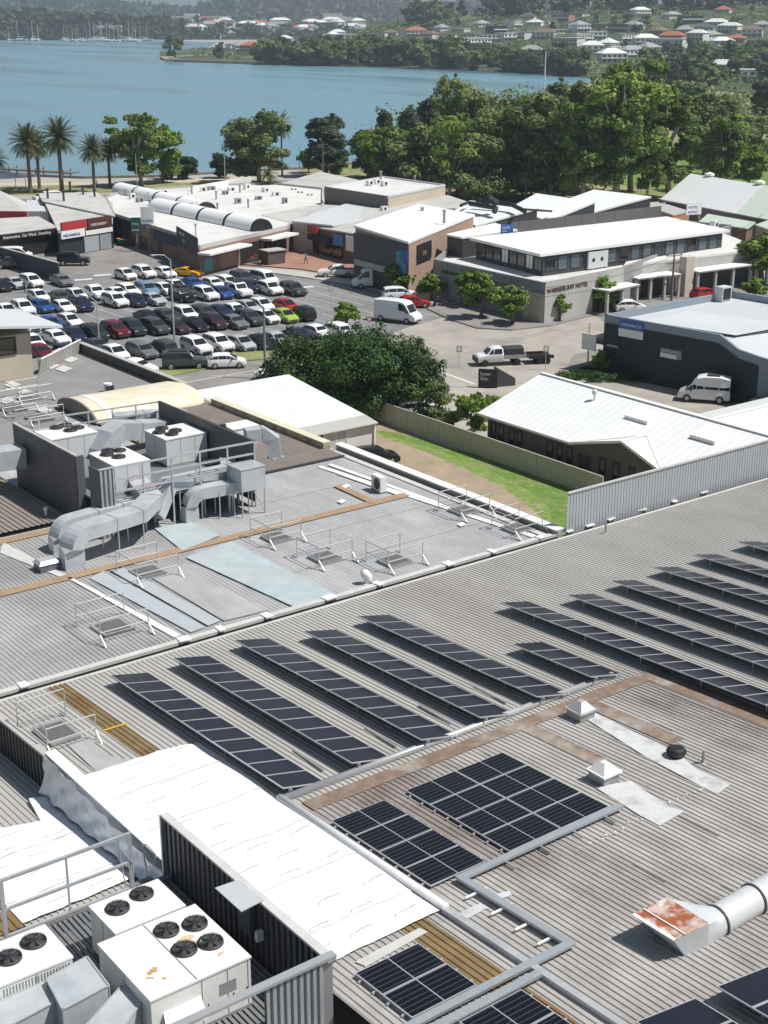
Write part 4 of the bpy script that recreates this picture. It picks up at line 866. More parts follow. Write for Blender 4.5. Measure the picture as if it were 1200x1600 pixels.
# white wrapping over the wall and roofs
mW=mat('white_wrap',(.78,.79,.80),.5,var=.02,vs=.6,bump=.35,bs=2.2,spec=.6)
mW2=mat('wrap_silver',(.62,.66,.70),.35,metal=.3,var=.18,vs=1.1,bump=.6,bs=3)
mPr=mat('wrap_print',(.50,.60,.62),.6)
mPg=mat('wrap_print_grey',(.58,.60,.61),.6)
def wrap(name,label,poly,zf,seed,prints=True,dz=.07,du=.35):
    P=ccw([tuple(p) for p in poly]); cx=sum(p[0] for p in P)/len(P); cy=sum(p[1] for p in P)/len(P); t=thing(name,label,'roof wrap',(cx,cy,zf(cy)),'white building wrap laid over the roofs')
    bm=bmesh.new(); vs=[bm.verts.new((p[0],p[1],0)) for p in P]; bm.faces.new(vs)
    # grid cuts
    for ax in(0,1):
        lo=min(p[ax] for p in P); hi=max(p[ax] for p in P); c=lo+du
        while c<hi:
            no=(1,0,0) if ax==0 else (0,1,0); co=(c,0,0) if ax==0 else (0,c,0)
            bmesh.ops.bisect_plane(bm,geom=bm.verts[:]+bm.edges[:]+bm.faces[:],plane_co=co,plane_no=no); c+=du
    r=random.Random(seed); ph=[r.uniform(0,6) for _ in range(6)]
    def wz(x,y): return .018*math.sin(x*2.9+ph[0]+.6*math.sin(y*1.3))+.015*math.sin(y*1.1+x*.5+ph[1])+.035*abs(math.sin(x*1.35+y*.22+ph[2]))+.014*math.sin(x*7+ph[3])+.02*abs(math.sin(y*.8-x*.3+ph[4]))
    for v in bm.verts:
        e=v.is_boundary; v.co.x+=(r.uniform(-.02,.02) if e else 0); v.co.y+=(r.uniform(-.025,.025) if e else 0)
        v.co.z=zf(v.co.y)+dz+wz(v.co.x,v.co.y)+(0 if not e else -.02)
    o0=origin(t); me=bpy.data.meshes.new('sheet')
    for v in bm.verts: v.co-=o0
    for f in bm.faces: f.smooth=True
    bm.to_mesh(me); bm.free(); me.materials.append(mW); o=bpy.data.objects.new('sheet',me); COL.link(o); o.parent=t
    xs_=[p[0] for p in P]; ys_=[p[1] for p in P]; b=MB(); k=min(ys_)+1.4
    while k<max(ys_)-.5:
        pr=[x for x in [min(xs_)+.02*j for j in range(int((max(xs_)-min(xs_))/.02))] if inside(P,x,k) and inside(P,x,k+.06)]
        if len(pr)>10:
            b=MB()
            n_=12
            for j in range(n_):
                xa_=pr[0]+(pr[-1]-pr[0])*j/n_; xb_=pr[0]+(pr[-1]-pr[0])*(j+1)/n_; q_=lambda x,y:(x,y,zf(y)+dz+wz(x,y)+.022)
                b.face([q_(xa_,k),q_(xb_,k),q_(xb_,k+.05),q_(xa_,k+.05)])
            b.build('lap_seam',mat('wrap_lap',(.66,.67,.69),.5),t,w=True)
        k+=2.7
    if prints:
        b=MB(); ys=min(p[1] for p in P)+.6; row=0
        while ys<max(p[1] for p in P)-.3:
            xs=min(p[0] for p in P)+.35+(row%2)*.7
            while xs<max(p[0] for p in P)-.6:
                if inside(P,xs,ys) and inside(P,xs+.9,ys+.15) and r.random()<.85:
                    z=lambda x,y: zf(y)+dz+wz(x,y)+.03
                    # a swoosh and a run of small letter-like dashes
                    pr=[]
                    for k in range(5):
                        u=k/4; x=xs+.24*u; y=ys-.07+.14*math.sin(u*2.2); pr.append((x,y))
                    for k in range(4):
                        (x0,y0),(x1,y1)=pr[k],pr[k+1]; w_=.012+.012*math.sin(k); b.face([(x0,y0-w_,z(x0,y0)),(x1,y1-w_,z(x1,y1)),(x1,y1+w_,z(x1,y1)),(x0,y0+w_,z(x0,y0))])
                    for k in range(6):
                        x=xs+.3+k*.095; y=ys+.06+.012*(k%3); b.face([(x,y-.03,z(x,y)),(x+.05,y-.022,z(x,y)),(x+.055,y+.03,z(x,y)),(x+.005,y+.022,z(x,y))],1)
                xs+=1.55*r.uniform(.92,1.08)
            ys+=.95; row+=1
        tag(b.build('printed_marks',[mPr,mPg],t,w=True),kind='stuff')
    return t
def inside(P,x,y):
    c=False; n=len(P)
    for i in range(n):
        x0,y0=P[i][:2]; x1,y1=P[(i+1)%n][:2]
        if (y0>y)!=(y1>y) and x<(x1-x0)*(y-y0)/(y1-y0)+x0: c=not c
    return c
pp=[Rp(310,1160,.05),Rp(330,1172,.05),Rp(687,1424,.05),(17.45,26.3),(17.45,40.6),Rp(130,1213,.05),Rp(185,1195,.05),Rp(245,1175,.05)]
wrap('roof_wrap_sheet','bright white printed wrap over the main roof beside the tilted solar rows',[(p[0],p[1]) for p in pp],zR,4)
zw=lambda a:zL(a)+.0
pl=[(lambda p:(p.x,p.y))(G(x,y,9.2)) for x,y in[(45,1245),(78,1240),(225,1375),(0,1470),(-120,1520),(-260,1400),(0,1310),(0,1290),(62,1278)]]
wrap('roof_wrap_sheet','white printed wrap on the lower roof left of the wrapped wall',pl,lambda a:max(zL(a),9.0)+.03,9)
# wrapped length of parapet
t=thing('wrapped_parapet','low wall shrouded in crumpled silvery white wrap between two roof levels','wall',(17.4,38,zL(38)))
b=MB(); g=[]; r=random.Random(11); N=40
for k in range(N+1):
    y=42.4-(42.4-32.2)*k/N; top=zL(42.3)+1.62-.012*k; bot=zL(y)+.25 if y>34 else 9.6
    rw=[]
    for j in range(9):
        u=j/8; z=bot+(top-bot)*u; rw.append((17.22-.28*(1-u)**2+.05*math.sin(y*5+j)+r.uniform(-.03,.03),y,z+r.uniform(-.02,.02)))
    rw+= [(17.5,y,top+.02),(17.6,y,top-.12),(17.62,y,zR(y)+.05)]
    g.append(rw)
b.ring(g,cap=False,closed=False); b.f=[f[::-1] for f in b.f]; o=b.build('wrap',mW2,t,w=True); smooth_angle(o,50)
b=MB(); b.hexa([(17.2,42.45,zL(42)),(17.65,42.45,zL(42)),(17.65,42.3,zL(42)),(17.2,42.3,zL(42))],[(17.2,42.45,zL(42)+1.6),(17.65,42.45,zL(42)+1.6),(17.65,42.3,zL(42)+1.6),(17.2,42.3,zL(42)+1.6)]); b.build('wrap_end',mW,t,w=True)
b=MB(); b.bx(17.25,17.66,33.0,42.4,zL(42)+1.63,zL(42)+1.68); o=b.build('wrap_top',mW,t,w=True)
ribs('rooflight_strip',11.9,13.0,30,AG-4,zL,mBr,dz=.38)
# --------------------------------------------------- solar panels
mCell=bpy.data.materials.new('solar_cells'); mCell.use_nodes=True; tt=mCell.node_tree; pb=tt.nodes['Principled BSDF']; pb.inputs['Roughness'].default_value=.22; pb.inputs['Specular IOR Level'].default_value=.22
pb.inputs['Base Color'].default_value=(.014,.014,.024,1)
mCell2=bpy.data.materials.new('solar_cells_flat'); mCell2.use_nodes=True; tt=mCell2.node_tree; pb=tt.nodes['Principled BSDF']; pb.inputs['Roughness'].default_value=.25; pb.inputs['Specular IOR Level'].default_value=.15
tc=tt.nodes.new('ShaderNodeNewGeometry'); sx=tt.nodes.new('ShaderNodeSeparateXYZ'); tt.links.new(tc.outputs['Position'],sx.inputs[0])
mm=tt.nodes.new('ShaderNodeMath'); mm.operation='MULTIPLY'; mm.inputs[1].default_value=1/.19; tt.links.new(sx.outputs[1],mm.inputs[0]); fr=tt.nodes.new('ShaderNodeMath'); fr.operation='FRACT'; tt.links.new(mm.outputs[0],fr.inputs[0])
gt=tt.nodes.new('ShaderNodeMath'); gt.operation='GREATER_THAN'; gt.inputs[1].default_value=.86; tt.links.new(fr.outputs[0],gt.inputs[0])
mx=tt.nodes.new('ShaderNodeMixRGB'); mx.inputs[1].default_value=(.008,.009,.014,1); mx.inputs[2].default_value=(.06,.063,.075,1); tt.links.new(gt.outputs[0],mx.inputs[0]); tt.links.new(mx.outputs[0],pb.inputs['Base Color'])
mFr=mat('panel_frame',(.62,.63,.65),.4,metal=.5); mBack=mat('panel_back',(.02,.02,.024),.7)
def panel(parent,x0,x1,y0,y1,zfun,cell,half=False,fr=.035):
    "zfun(x,y) gives the panel's upper face"
    q=lambda x,y,d=0.:(x,y,zfun(x,y)+d)
    b=MB(); b.hexa([q(x0,y0,-.045),q(x1,y0,-.045),q(x1,y1,-.045),q(x0,y1,-.045)],[q(x0,y0),q(x1,y0),q(x1,y1),q(x0,y1)]); o=b.build('panel',mFr,parent,w=True)
    b=MB(); xs=[x0+fr,x1-fr] if not half else [x0+fr,(x0+x1)/2-.018,(x0+x1)/2+.018,x1-fr]
    for k in range(0,len(xs),2): b.face([q(xs[k],y0+fr,.004),q(xs[k+1],y0+fr,.004),q(xs[k+1],y1-fr,.004),q(xs[k],y1-fr,.004)])
    b.build('cells',cell,o,w=True)
def row(xh,a0,a1,n,label,drop=.37,wd=1.68,low=.14,grp='tilted solar rows on the main roof'):
    "one rack: high edge at X=xh, panels from Y=a1 back to a0"
    am=(a0+a1)/2; t=thing('solar_row',label,'solar panels',(xh+wd/2,am,zR(am)),grp)
    zf=lambda x,y: zR(y)+low+drop*(1-(x-xh)/wd)
    L=(a1-a0)/n
    for k in range(n): panel(t,xh,xh+wd,a0+k*L+.008,a0+(k+1)*L-.008,zf,mCell)
    for xx in(xh+.3,xh+wd-.3):
        b=MB(); b.bar((xx,a0-.05,zf(xx,a0)-.085),(xx,a1+.05,zf(xx,a1)-.085),.05,.05); b.build('rail',M['steel'],t,w=True)
        k=a0+.1
        while k<a1:
            b=MB(); b.bar((xx,k,zR(k)),(xx,k,zf(xx,k)-.1),.05,.05,up=(0,1,0)); b.build('leg',M['steel'],t,w=True); k+=2.05 if a1-a0<14 else 3.1
    return t
def hi(x,y): p=Rp(x,y,.51); return p.x,p.y
ROWS=[((174,1054),(440,1232),11,'first'),((273,1027),(547,1193),11,'second'),((369,999),(655,1157),11,'third'),((477,985),(747,1122),10,'fourth'),((560,962),(839,1089),10,'fifth')]
for s,e,n,w_ in ROWS:
    x0,y0=hi(*s); x1,y1=hi(*e); row((x0+x1)/2,y1,y0,n,w_+' long tilted solar row counting from the white wrap')
x0,y0=hi(801,1005); x1,y1=hi(922,1058); row((x0+x1)/2,y1,y0,4,'short tilted row of four solar panels beside the corner of the rusty flashing')
for (s,n,l) in [((782,941),26,'long solar row running right from just above the short row of four'),((885,929),28,'second long solar row at right, counting from the rusty flashing'),((953,907),28,'third long solar row at right, counting from the rusty flashing'),((1020,886),28,'fourth long solar row at right, counting from the rusty flashing'),((1083,866),28,'fifth long solar row at right, running off the right edge'),((1151,846),28,'sixth solar row at right, only its upper end in view'),((1200,836),28,'farthest solar row, a dark tip at the right edge')]:
    x0,y0=hi(*s); row(x0,y0-n*1.03,y0,n,l)
def flatarr(x0,x1,y0,y1,nx,ny,label,dz=.16):
    am=(y0+y1)/2; t=thing('solar_array',label,'solar panels',((x0+x1)/2,am,zR(am)),'flush solar arrays on the dirty lower roof'); zf=lambda x,y:zR(y)+dz
    w=(x1-x0)/nx; L=(y1-y0)/ny
    for i in range(nx):
        for j in range(ny): panel(t,x0+i*w+.01,x0+(i+1)*w-.01,y0+j*L+.012,y0+(j+1)*L-.012,zf,mCell2,half=True,fr=.03)
    for j in range(ny):
        for u in(.25,.75): y=y0+(j+u)*L; b=MB(); b.bx(x0-.1,x1+.1,y-.02,y+.02,zR(y)+.04,zR(y)+dz-.05); b.build('rail',M['steel'],t,w=True)
    return t
flatarr(22.5,24.65,27.4,32.45,1,4,'flush solar array one panel wide and four deep beside the white capping')
flatarr(25.55,29.85,27.35,32.5,2,4,'largest flush solar array, two panels wide and four deep')
flatarr(18.3,20.45,22.95,25.4,1,2,'small flush solar array of two panels below the end of the white wrap')
flatarr(19.1,21.2,19.6,22.1,1,2,'flush solar array cut by the bottom edge below the cable tray')
p=Rp(1120,1530,.7); q=Rp(1185,1512,.7)
row(p.x,p.y-3.4,p.y,3,'tilted solar panels cut by the right edge near the rusty duct hood',drop=.35,wd=2.2)
p=Rp(1000,1600,.5); row(p.x,p.y-3.4,p.y+.15,3,'tilted solar panels cut by the bottom edge near the cable tray',drop=.35,wd=2.2)
# ---------------------------------------------------------------- plant on the roofs
mFan=mat('fan_black',(.035,.035,.038),.55); mRust=mat('rust_stain',(.55,.36,.16),.9,var=.4,vs=3); mStain=mat('yellow_stain',(.60,.50,.28),.7,var=.3,vs=6)
mScr=mat('screen_dark',(.10,.105,.11),.6,var=.1,vs=.5)
mScrL=mat('screen_zinc',(.40,.41,.42),.5,metal=.3,var=.1,vs=1)
def fan(parent,x,y,z,r=.33,rust=False):
    "guard ring, blades, hub; top discharge fan"
    b=MB(); n=20; b.lathe([(r*1.12,0),(r*1.12,.05),(r,.07),(r*.96,.02)],(x,y,z),n,cap=False); o=b.build('fan_ring',mFan if not rust else mat('fan_rust',(.08,.045,.035),.8),parent)
    b=MB(); b.lathe([(r*.97,-.02),(.001,-.02)],(x,y,z+.025),n,cap=False)
    b.build('fan_well',M['black'],o)
    b=MB()
    for k in range(5):
        a=k*2*math.pi/5+.3; c,s=math.cos(a),math.sin(a); pts=[]
        for rr_,w_,h_ in((.18,.10,.05),(.55,.2,.035),(.92,.24,.03)): pts.append((rr_*r,w_*r*1.3,h_))
        for i in range(2):
            r0,w0,h0=pts[i]; r1,w1,h1=pts[i+1]
            q=lambda rr_,w_,h_:(x+c*rr_-s*w_,y+s*rr_+c*w_,z+h_)
            b.face([q(r0,-w0,h0),q(r1,-w1,h1),q(r1,w1,h1+.03),q(r0,w0,h0+.03)])
    b.lathe([(r*.2,.05),(r*.2,.085),(.01,.09)],(x,y,z),10); b.build('fan_blades',mat('fan_blade_grey',(.10,.10,.105),.5),o)
    b=MB()
    for k in range(6): rr_=r*(.3+.14*k); b.lathe([(rr_,.095),(rr_+.012,.10)],(x,y,z),n,cap=False)
    for k in range(4): a=k*math.pi/4; b.bar((x-r*math.cos(a),y-r*math.sin(a),z+.1),(x+r*math.cos(a),y+r*math.sin(a),z+.1),.018,.012)
    b.build('fan_guard',mFan,o)
def unit(name,label,b0,b1,a0,a1,z0,z1,fans,m,group=None,seams=(.5,),front=None):
    t=thing(name,label,'air conditioner',((b0+b1)/2,(a0+a1)/2,z0),group); cx,cy=(b0+b1)/2,(a0+a1)/2; h=z1-z0
    X=(b1-b0)/2; Y=(a1-a0)/2
    b=MB(); b.bx(-X,X,-Y,Y,.1,h-.06); o=b.build('casing',m,t)
    b=MB(); b.bx(-X-.025,X+.025,-Y-.025,Y+.025,h-.06,h); b.build('lid',M['acwhite'],t)
    b=MB(); b.bx(-X,X,-Y,-Y+.1,0,.1).bx(-X,X,Y-.1,Y,0,.1); b.build('base_rail',M['steeld'],t)
    b=MB()
    for f in seams: b.bx(-X+2*X*f-.012,-X+2*X*f+.012,-Y-.008,-Y+.02,.12,h-.07)
    b.bx(-X-.008,-X+.02,-.012,.012,.12,h-.07); b.build('panel_seams',mat('seam_grey',(.25,.25,.26),.7),t)
    for fx,fy,r in fans: fan(t,fx-cx,fy-cy,h+.002,r)
    return t
def blob(parent,name,x,y,z,r,m,seed,flat_=1.):
    rr=random.Random(seed); b=MB(); n=14; b.face([(x+r*rr.uniform(.5,1.1)*math.cos(2*math.pi*k/n),y+flat_*r*rr.uniform(.5,1.1)*math.sin(2*math.pi*k/n),z) for k in range(n)]); return b.build(name,m,parent,w=True)
# ---- near enclosure (bottom left)
ZD=10.45; ZT=12.4
t=thing('plant_deck','steel grating deck under the air conditioners in the near roof plant enclosure','deck',(13,29,ZD)); 
b=MB(); k=4.
while k<17.1: b.bx(k,k+.1,22,33.3,ZD-.06,ZD); k+=.16
b.bx(4,17.2,33.2,33.4,ZD-.25,ZD+.05); b.build('grating',M['grates'],t,w=True)
tag(thing('plant_screen','ribbed plant screen wall, shaded side coloured dark, pale cap and light return at near corner','wall',(17.25,29,zR(29))))
scr=[o for o in COL if o.name.startswith('plant_screen')][0]
def ribwall(p,q,z0,z1,m,parent,pitch=.28,th=.07,name='panels'):
    p=Vector((*p[:2],0)); q=Vector((*q[:2],0)); L=(q-p).length; d=(q-p).normalized(); sd=Vector((-d.y,d.x,0))*th/2; pr=[]
    n=int(L/pitch)
    for k in range(n):
        for u,o in((0,-1),(.5,-1),(.6,1),(.9,1)): pr.append(p+d*((k+u)*pitch)+sd*o)
    pr.append(q-sd); b=MB(); b.ring([[(v.x,v.y,z0) for v in pr],[(v.x,v.y,z1) for v in pr]],cap=False,closed=False); return b.build(name,m,parent,w=True)
ribwall((17.2,33.6),(17.2,25.05),ZD-.4,ZT-.05,mat('screen_shaded_face',(.07,.072,.08),.55,var=.1,vs=.5),scr)  # shade on this side of the wall is put into a darker colour
ribwall((17.3,33.6),(17.3,25.0),ZD-.4,ZT-.05,mScrL,scr)
ribwall((15.3,25.0),(17.3,25.0),ZD-1,ZT-.05,mScrL,scr,pitch=.2,th=.09); ribwall((15.3,25.1),(17.2,25.1),ZD-1,ZT-.05,mScrL,scr)
b=MB(); b.bx(17.12,17.38,24.9,33.65,ZT-.05,ZT+.02); b.build('capping',mCap,scr,w=True)
b=MB(); b.bx(8,17.38,24.88,25.12,ZT+.025,ZT+.11); b.build('capping',mScrL,scr,w=True)
b=MB(); b.bx(17.1,17.4,33.6,33.68,ZD-.4,ZT); b.build('end_post',M['steel'],scr,w=True)
P_=[G(336,1387,ZT+.12),G(373,1374,ZT+.12),G(412,1406,ZT+.12),G(377,1424,ZT+.12)]
b=MB(); b.hexa([v-Vector((0,0,.03)) for v in ccw(P_)],ccw(P_)); b.build('rain_hood',mat('hood_grey',(.45,.47,.49),.5),scr,w=True)
c=G(374,1440,11.6); b=MB(); b.bx(16.95,17.12,c.y-.3,c.y+.35,11.2,12.1); b.build('switch_box',mat('box_dark',(.09,.095,.11),.5),scr,w=True)
b=MB(); b.bx(16.9,17.1,c.y-.75,c.y-.62,11.3,11.6); b.build('isolator',M['acwhite'],scr,w=True)
t=thing('screen_frame','bare galvanised three rail frame along the far side of the near plant deck','railing',(13,33.3,ZD))
for z,w_ in((ZT,.09),(ZD+1.0,.08),(ZD+.12,.08)): b=MB(); b.bar((2,33.3,z),(15.95,33.3,z),w_,w_); b.build('rail',M['steel'],t,w=True)
for x in(15.9,13.9,11.95,9.9,6): b=MB(); b.bar((x,33.3,ZD),(x,33.3,ZT+.04),.1 if x in(15.9,11.95) else .05,.1 if x in(15.9,11.95) else .05); b.build('post',M['steel'],t,w=True)
t=thing('access_rail','small bent tube handrail at the top of the deck steps by the screen wall','railing',(16.3,33.9,ZD))
for dx in(0,.75):
    b=MB(); b.path([(15.9+dx,33.6,ZD-.9),(15.9+dx,34.0,ZD+.95),(15.9+dx,33.7,ZD+1.1),(15.9+dx,33.2,ZD+1.05),(15.9+dx,33.15,ZD+.6)],.04,.04,n=6,round_=True); b.build('rail',M['steel'],t,w=True)
b=MB()
for k in range(4): b.bx(15.9,16.7,33.5+.2*k,33.68+.2*k,ZD-.25*k-.05,ZD-.25*k)
b.build('step',M['grates'],t,w=True)
g='air conditioners in the near plant enclosure'
U1=unit('condensing_unit','low white twin fan condenser beside the dark screen wall and bare frame',13.65,15.75,29.8,31.35,ZD,11.95,[(14.2,30.75,.3),(15.05,30.95,.3)],M['acwhite'],g)
U2=unit('condensing_unit','low white twin fan condenser with rusty fan, cut by the left edge',10.3,12.3,29.6,31.3,ZD,11.95,[(11.75,30.75,.31),(10.95,30.5,.31)],M['acwhite'],g)
U3=unit('rooftop_unit','large white rooftop unit with four fans and rust stains on its lid',13.05,15.95,26.75,29.6,ZD,12.0,[(14.75,29.0,.31),(15.5,28.8,.31),(15.42,27.85,.31),(14.72,28.0,.31)],M['acwhite'],g,seams=(.5,.76,.97))
for U_,w_,x0,x1,ay in((U1,1,13.65,15.75,29.8),(U2,1,10.3,12.3,29.6)):
    b=MB(); k=x0+.1
    while k<x1-.08: b.bx(k,k+.03,ay-.012,ay+.01,ZD+.25,11.8); k+=.085
    b.build('coil_grille',mat('coil_grey',(.30,.31,.32),.6,metal=.3),U_,w=True)
    b=MB(); b.bx(x1-.45,x1-.1,ay-.13,ay-.013,ZD+.9,11.6); b.build('control_box',M['acgrey'],U_,w=True)
    b=MB(); b.path([(x1-.3,ay-.06,ZD+.9),(x1-.3,ay-.1,ZD+.1),(x1-.3,ay-.8,ZD+.06)],.05,.05,n=6,round_=True); b.path([(x1-.2,ay-.06,ZD+.9),(x1-.2,ay-.12,ZD+.12),(x1-.2,ay-.8,ZD+.08)],.07,.07,n=6,round_=True); b.build('pipework',mat('pipe_lagging',(.04,.04,.042),.8),U_,w=True)
b=MB(); b.bx(15.0,15.5,26.74,26.755,11.2,11.55); b.build('rating_plate',mat('plate_silver',(.45,.46,.47),.3,metal=.4),U3,w=True)
b=MB()
for k in range(9): b.bx(15.96,15.985,27.0+k*.28,27.0+k*.28+.2,ZD+.35,11.75)
b.build('side_louvres',mat('coil_grey',(.30,.31,.32),.6),U3,w=True)
b=MB()
for x_ in(13.35,14.1,14.65,15.4,15.8): b.bx(x_,x_+.03,26.73,26.755,11.0,11.12)
b.build('latches',M['black'],U3,w=True)
MB().bx(14.36,14.39,26.76,29.6,12.0,12.012).build('lid_joint',mat('seam_grey',(.25,.25,.26),.7),U3,w=True)
for i,(x,y,r) in enumerate([(13.55,27.7,.09),(13.7,27.75,.14),(13.42,27.55,.07),(13.75,27.3,.07),(13.5,27.5,.05)]): blob(U3,'rust_mark',x,y,12.008,r,mRust,i)
for i,(x,y,r) in enumerate([(15.0,28.4,.3),(15.15,28.1,.16),(15.4,27.3,.14)]): blob(U3,'stain',x,y,12.008,r,mStain,i+9,.6)
b=MB(); q=[G(250,1555,11.7),G(305,1530,11.7),G(325,1590,11.2),G(262,1615,11.2)]
b.hexa([v-Vector((0,0,.04)) for v in ccw(q)],ccw(q)); b.build('intake_hood',M['acwhite'],U3,w=True)
def ductbox(name,label,pts,z0,z1,m=None,group='silver ducts of the near enclosure'):
    P=ccw([(lambda p:(p.x,p.y))(G(x,y,z1)) for x,y in pts]); cx=sum(p[0] for p in P)/4; cy=sum(p[1] for p in P)/4
    t=thing(name,label,'duct',(cx,cy,z0),group); m=m or mat('duct_galvanised',(.50,.53,.55),.4,metal=.12,var=.12,vs=1.3,col2=(.41,.445,.47),c2s=.8,c2t=.55)
    b=MB(); b.hexa([(x,y,z0) for x,y in P],[(x,y,z1) for x,y in P]); b.build('casing',m,t,w=True)
    b=MB()
    for i in range(4):
        p,q_=P[i],P[(i+1)%4]; b.bar((*p,z1+.012),(*q_,z1+.012),.05,.03); b.bar((*p,z0),(*p,z1),.04,.04)
    b.build('flange',M['steel'],t,w=True); return t
ductbox('duct','tall square silver duct beside the twin fan condenser',[(73,1530),(136,1495),(170,1540),(98,1578)],ZD,11.75)
ductbox('duct','lower silver duct at the bottom left corner',[(-45,1585),(70,1532),(94,1562),(-20,1622)],ZD,11.55)
ductbox('duct','slanted silver duct running out of the picture in front of the rooftop unit',[(130,1608),(190,1541),(224,1562),(170,1640)],ZD,11.6)
# ---- cowl with rusty lid and round duct
z1=12.0; t=thing('duct_hood','flared rusty topped duct hood on thin legs over the ribbed roof','duct',(25.8,21.2,zR(21.2)))
H=[G(988,1430,z1),G(1042,1403,z1+.05),G(1108,1444,z1+.05),G(1054,1471,z1)]
lo=[H[0]+Vector((.35,-.1,-.35)),H[1]+Vector((.0,0,-.9)),H[2]+Vector((0,0,-.95)),H[3]+Vector((.55,0,-.78))]
b=MB(); b.hexa(ccw(lo) if False else lo[::-1],H[::-1]); 
b.build('hood_box',mat('hood_zinc',(.52,.54,.55),.45,metal=.1,var=.15,vs=2),t,w=True)
b=MB(); hh=[v+Vector((0,0,.03)) for v in H]; b.face([hh[3],hh[2],hh[1],hh[0]]) ; b.build('rust_lid',mat('hood_lid',(.66,.63,.58),.8,var=.1,vs=3,col2=(.30,.085,.03),c2s=1.5,c2t=.47),t,w=True)
hv=(H[3]-H[0]); b=MB(); b.bar(H[0]+hv*.02+Vector((0,0,.05)),H[3]+Vector((0,0,.05)),.12,.03); a=H[0]+(H[1]-H[0])*.3; b.bar(a+Vector((0,0,.05)),a+hv+Vector((0,0,.05)),.04,.03); b.build('lid_trim',M['signwhite'],t,w=True)
pc=(H[1]+H[2])/2; c0=G(1119,1440,11.55); c1=G(1200,1392,11.62); d=(c1-c0).normalized(); u=Vector((0,0,1)); sd=d.cross(u).normalized(); r=.44
circ=lambda c,r_=r:[c+(sd*math.cos(k*math.pi/12)+u*math.sin(k*math.pi/12))*r_ for k in range(24)]
def sq(k):
    a=k*math.pi/12; x,y=math.cos(a),math.sin(a); m_=max(abs(x),abs(y)); x/=m_; y/=m_; w_=(H[2]-H[1]).length/2; e=(H[1]-H[2]).normalized(); 
    s=1 if e.dot(sd)>0 else -1
    return pc+e*(x*w_*s)+Vector((0,0,-.45+y*.45))
b=MB(); A_=[sq(k) for k in range(24)]; B2=circ(c0); g_=[[A_[k].lerp(B2[k],f) for k in range(24)] for f in(0,.35,.7,1)]
b.ring(g_); o=b.build('transition',mat('duct_zinc',(.60,.62,.63),.4,metal=.1,var=.12,vs=1.5),t,w=True); smooth_angle(o,35)
b=MB(); b.ring([circ(c0),circ(c0+d*1.55)],cap=False); b.ring([circ(c0+d*1.58),circ(c0+d*7)]); o=b.build('round_duct',MATS['duct_zinc'],t,w=True); smooth_angle(o)
for s in(0,1.56,3.2,4.8): b=MB(); b.ring([circ(c0+d*(s-.03),r*1.02),circ(c0+d*(s-.03),r*1.09),circ(c0+d*(s+.03),r*1.09),circ(c0+d*(s+.03),r*1.02)]); b.build('flange',mat('rubber_dark',(.06,.06,.065),.7),t,w=True)
for v in(lo[3]+Vector((.1,0,.1)),lo[2]+Vector((-.03,-.03,.2)),H[0]+Vector((.5,-.4,-.4))): b=MB(); b.bar((v.x,v.y,zR(v.y)),(v.x,v.y,v.z),.045,.045,up=(0,1,0)); b.build('leg',M['steeld'],t,w=True)
q=c0-u*.55+sd*.35; b=MB(); b.tube(q-u*.1,q+d*7-u*.1,.05,8); b.build('support_rail',M['steel'],t,w=True)
for s in(.1,1.6,3.1): v=q+d*s; b=MB(); b.bar((v.x,v.y,zR(v.y)),(v.x,v.y,v.z),.05,.05,up=(0,1,0)); b.build('leg',M['steeld'],t,w=True)
for i,(x,y) in enumerate([(1085,1425),(1098,1422),(1103,1418),(1112,1428)]): pass
# ---- cable tray
t=thing('cable_tray','angular grey cable tray stepping from the large solar array to the capping','cable tray',(23.5,27,zR(27)))
def tr(p,q): b=MB(); b.bar((*p,zR(p[1])+.2),(*q,zR(q[1])+.2),.24,.09); b.build('tray',mat('tray_metal',(.42,.45,.47),.42,metal=.4,var=.1,vs=2),t,w=True)
tr((23.3,27.12),(30.1,27.12)); tr((23.42,27.0),(23.5,22.6)); tr((23.62,22.7),(15,22.7)); tr((22.0,22.25),(15,22.25))
for x in(29.3,27.9,26.5,25.1): b=MB(); b.bx(x-.03,x+.03,26.6,27.3,zR(27)+.1,zR(27)+.15); b.build('bracket',M['steeld'],t,w=True)
for y in(26.3,25.2,24.2,23.3): b=MB(); b.bx(22.9,23.7,y-.03,y+.03,zR(y)+.1,zR(y)+.15); b.build('bracket',M['signwhite'],t,w=True)
# loose rails near the panel ends
for i,(x,a) in enumerate([(24.2,35.6),(27.2,35.4),(29.9,35.6),(32.6,35.6)]):
    t=thing('loose_rail','short dark rail lying between two tilted solar rows near the lower capping','rail',(x,a,zR(a)),'short rails between the solar rows'); b=MB(); b.bar((x+.2,a,zR(a)+.08),(x+.3,a+2.0,zR(a+2.)+.08),.07,.06); b.build('rail',M['steeld'],t,w=True)
# ---- roof vents on the main roof
def pyr(x,y,label,m,s=.33,z=None,dz=0):
    p=Rp(x,y) if z is None else G(x,y,z); t=thing('roof_vent',label,'vent',p)
    b=MB(); b.bx(-s,s,-s,s,-.05,.36); b.build('collar',M['steeld'],t)
    b=MB(); b.hexa([(-s*1.2,-s*1.2,.36),(s*1.2,-s*1.2,.36),(s*1.2,s*1.2,.36),(-s*1.2,s*1.2,.36)],[(-s*1.2,-s*1.2,.42),(s*1.2,-s*1.2,.42),(s*1.2,s*1.2,.42),(-s*1.2,s*1.2,.42)]); b.hexa([(-s*1.05,-s*1.05,.42),(s*1.05,-s*1.05,.42),(s*1.05,s*1.05,.42),(-s*1.05,s*1.05,.42)],[(-s*.3,-s*.3,.72),(s*.3,-s*.3,.72),(s*.3,s*.3,.72),(-s*.3,s*.3,.72)]); b.build('cap',m,t); return t
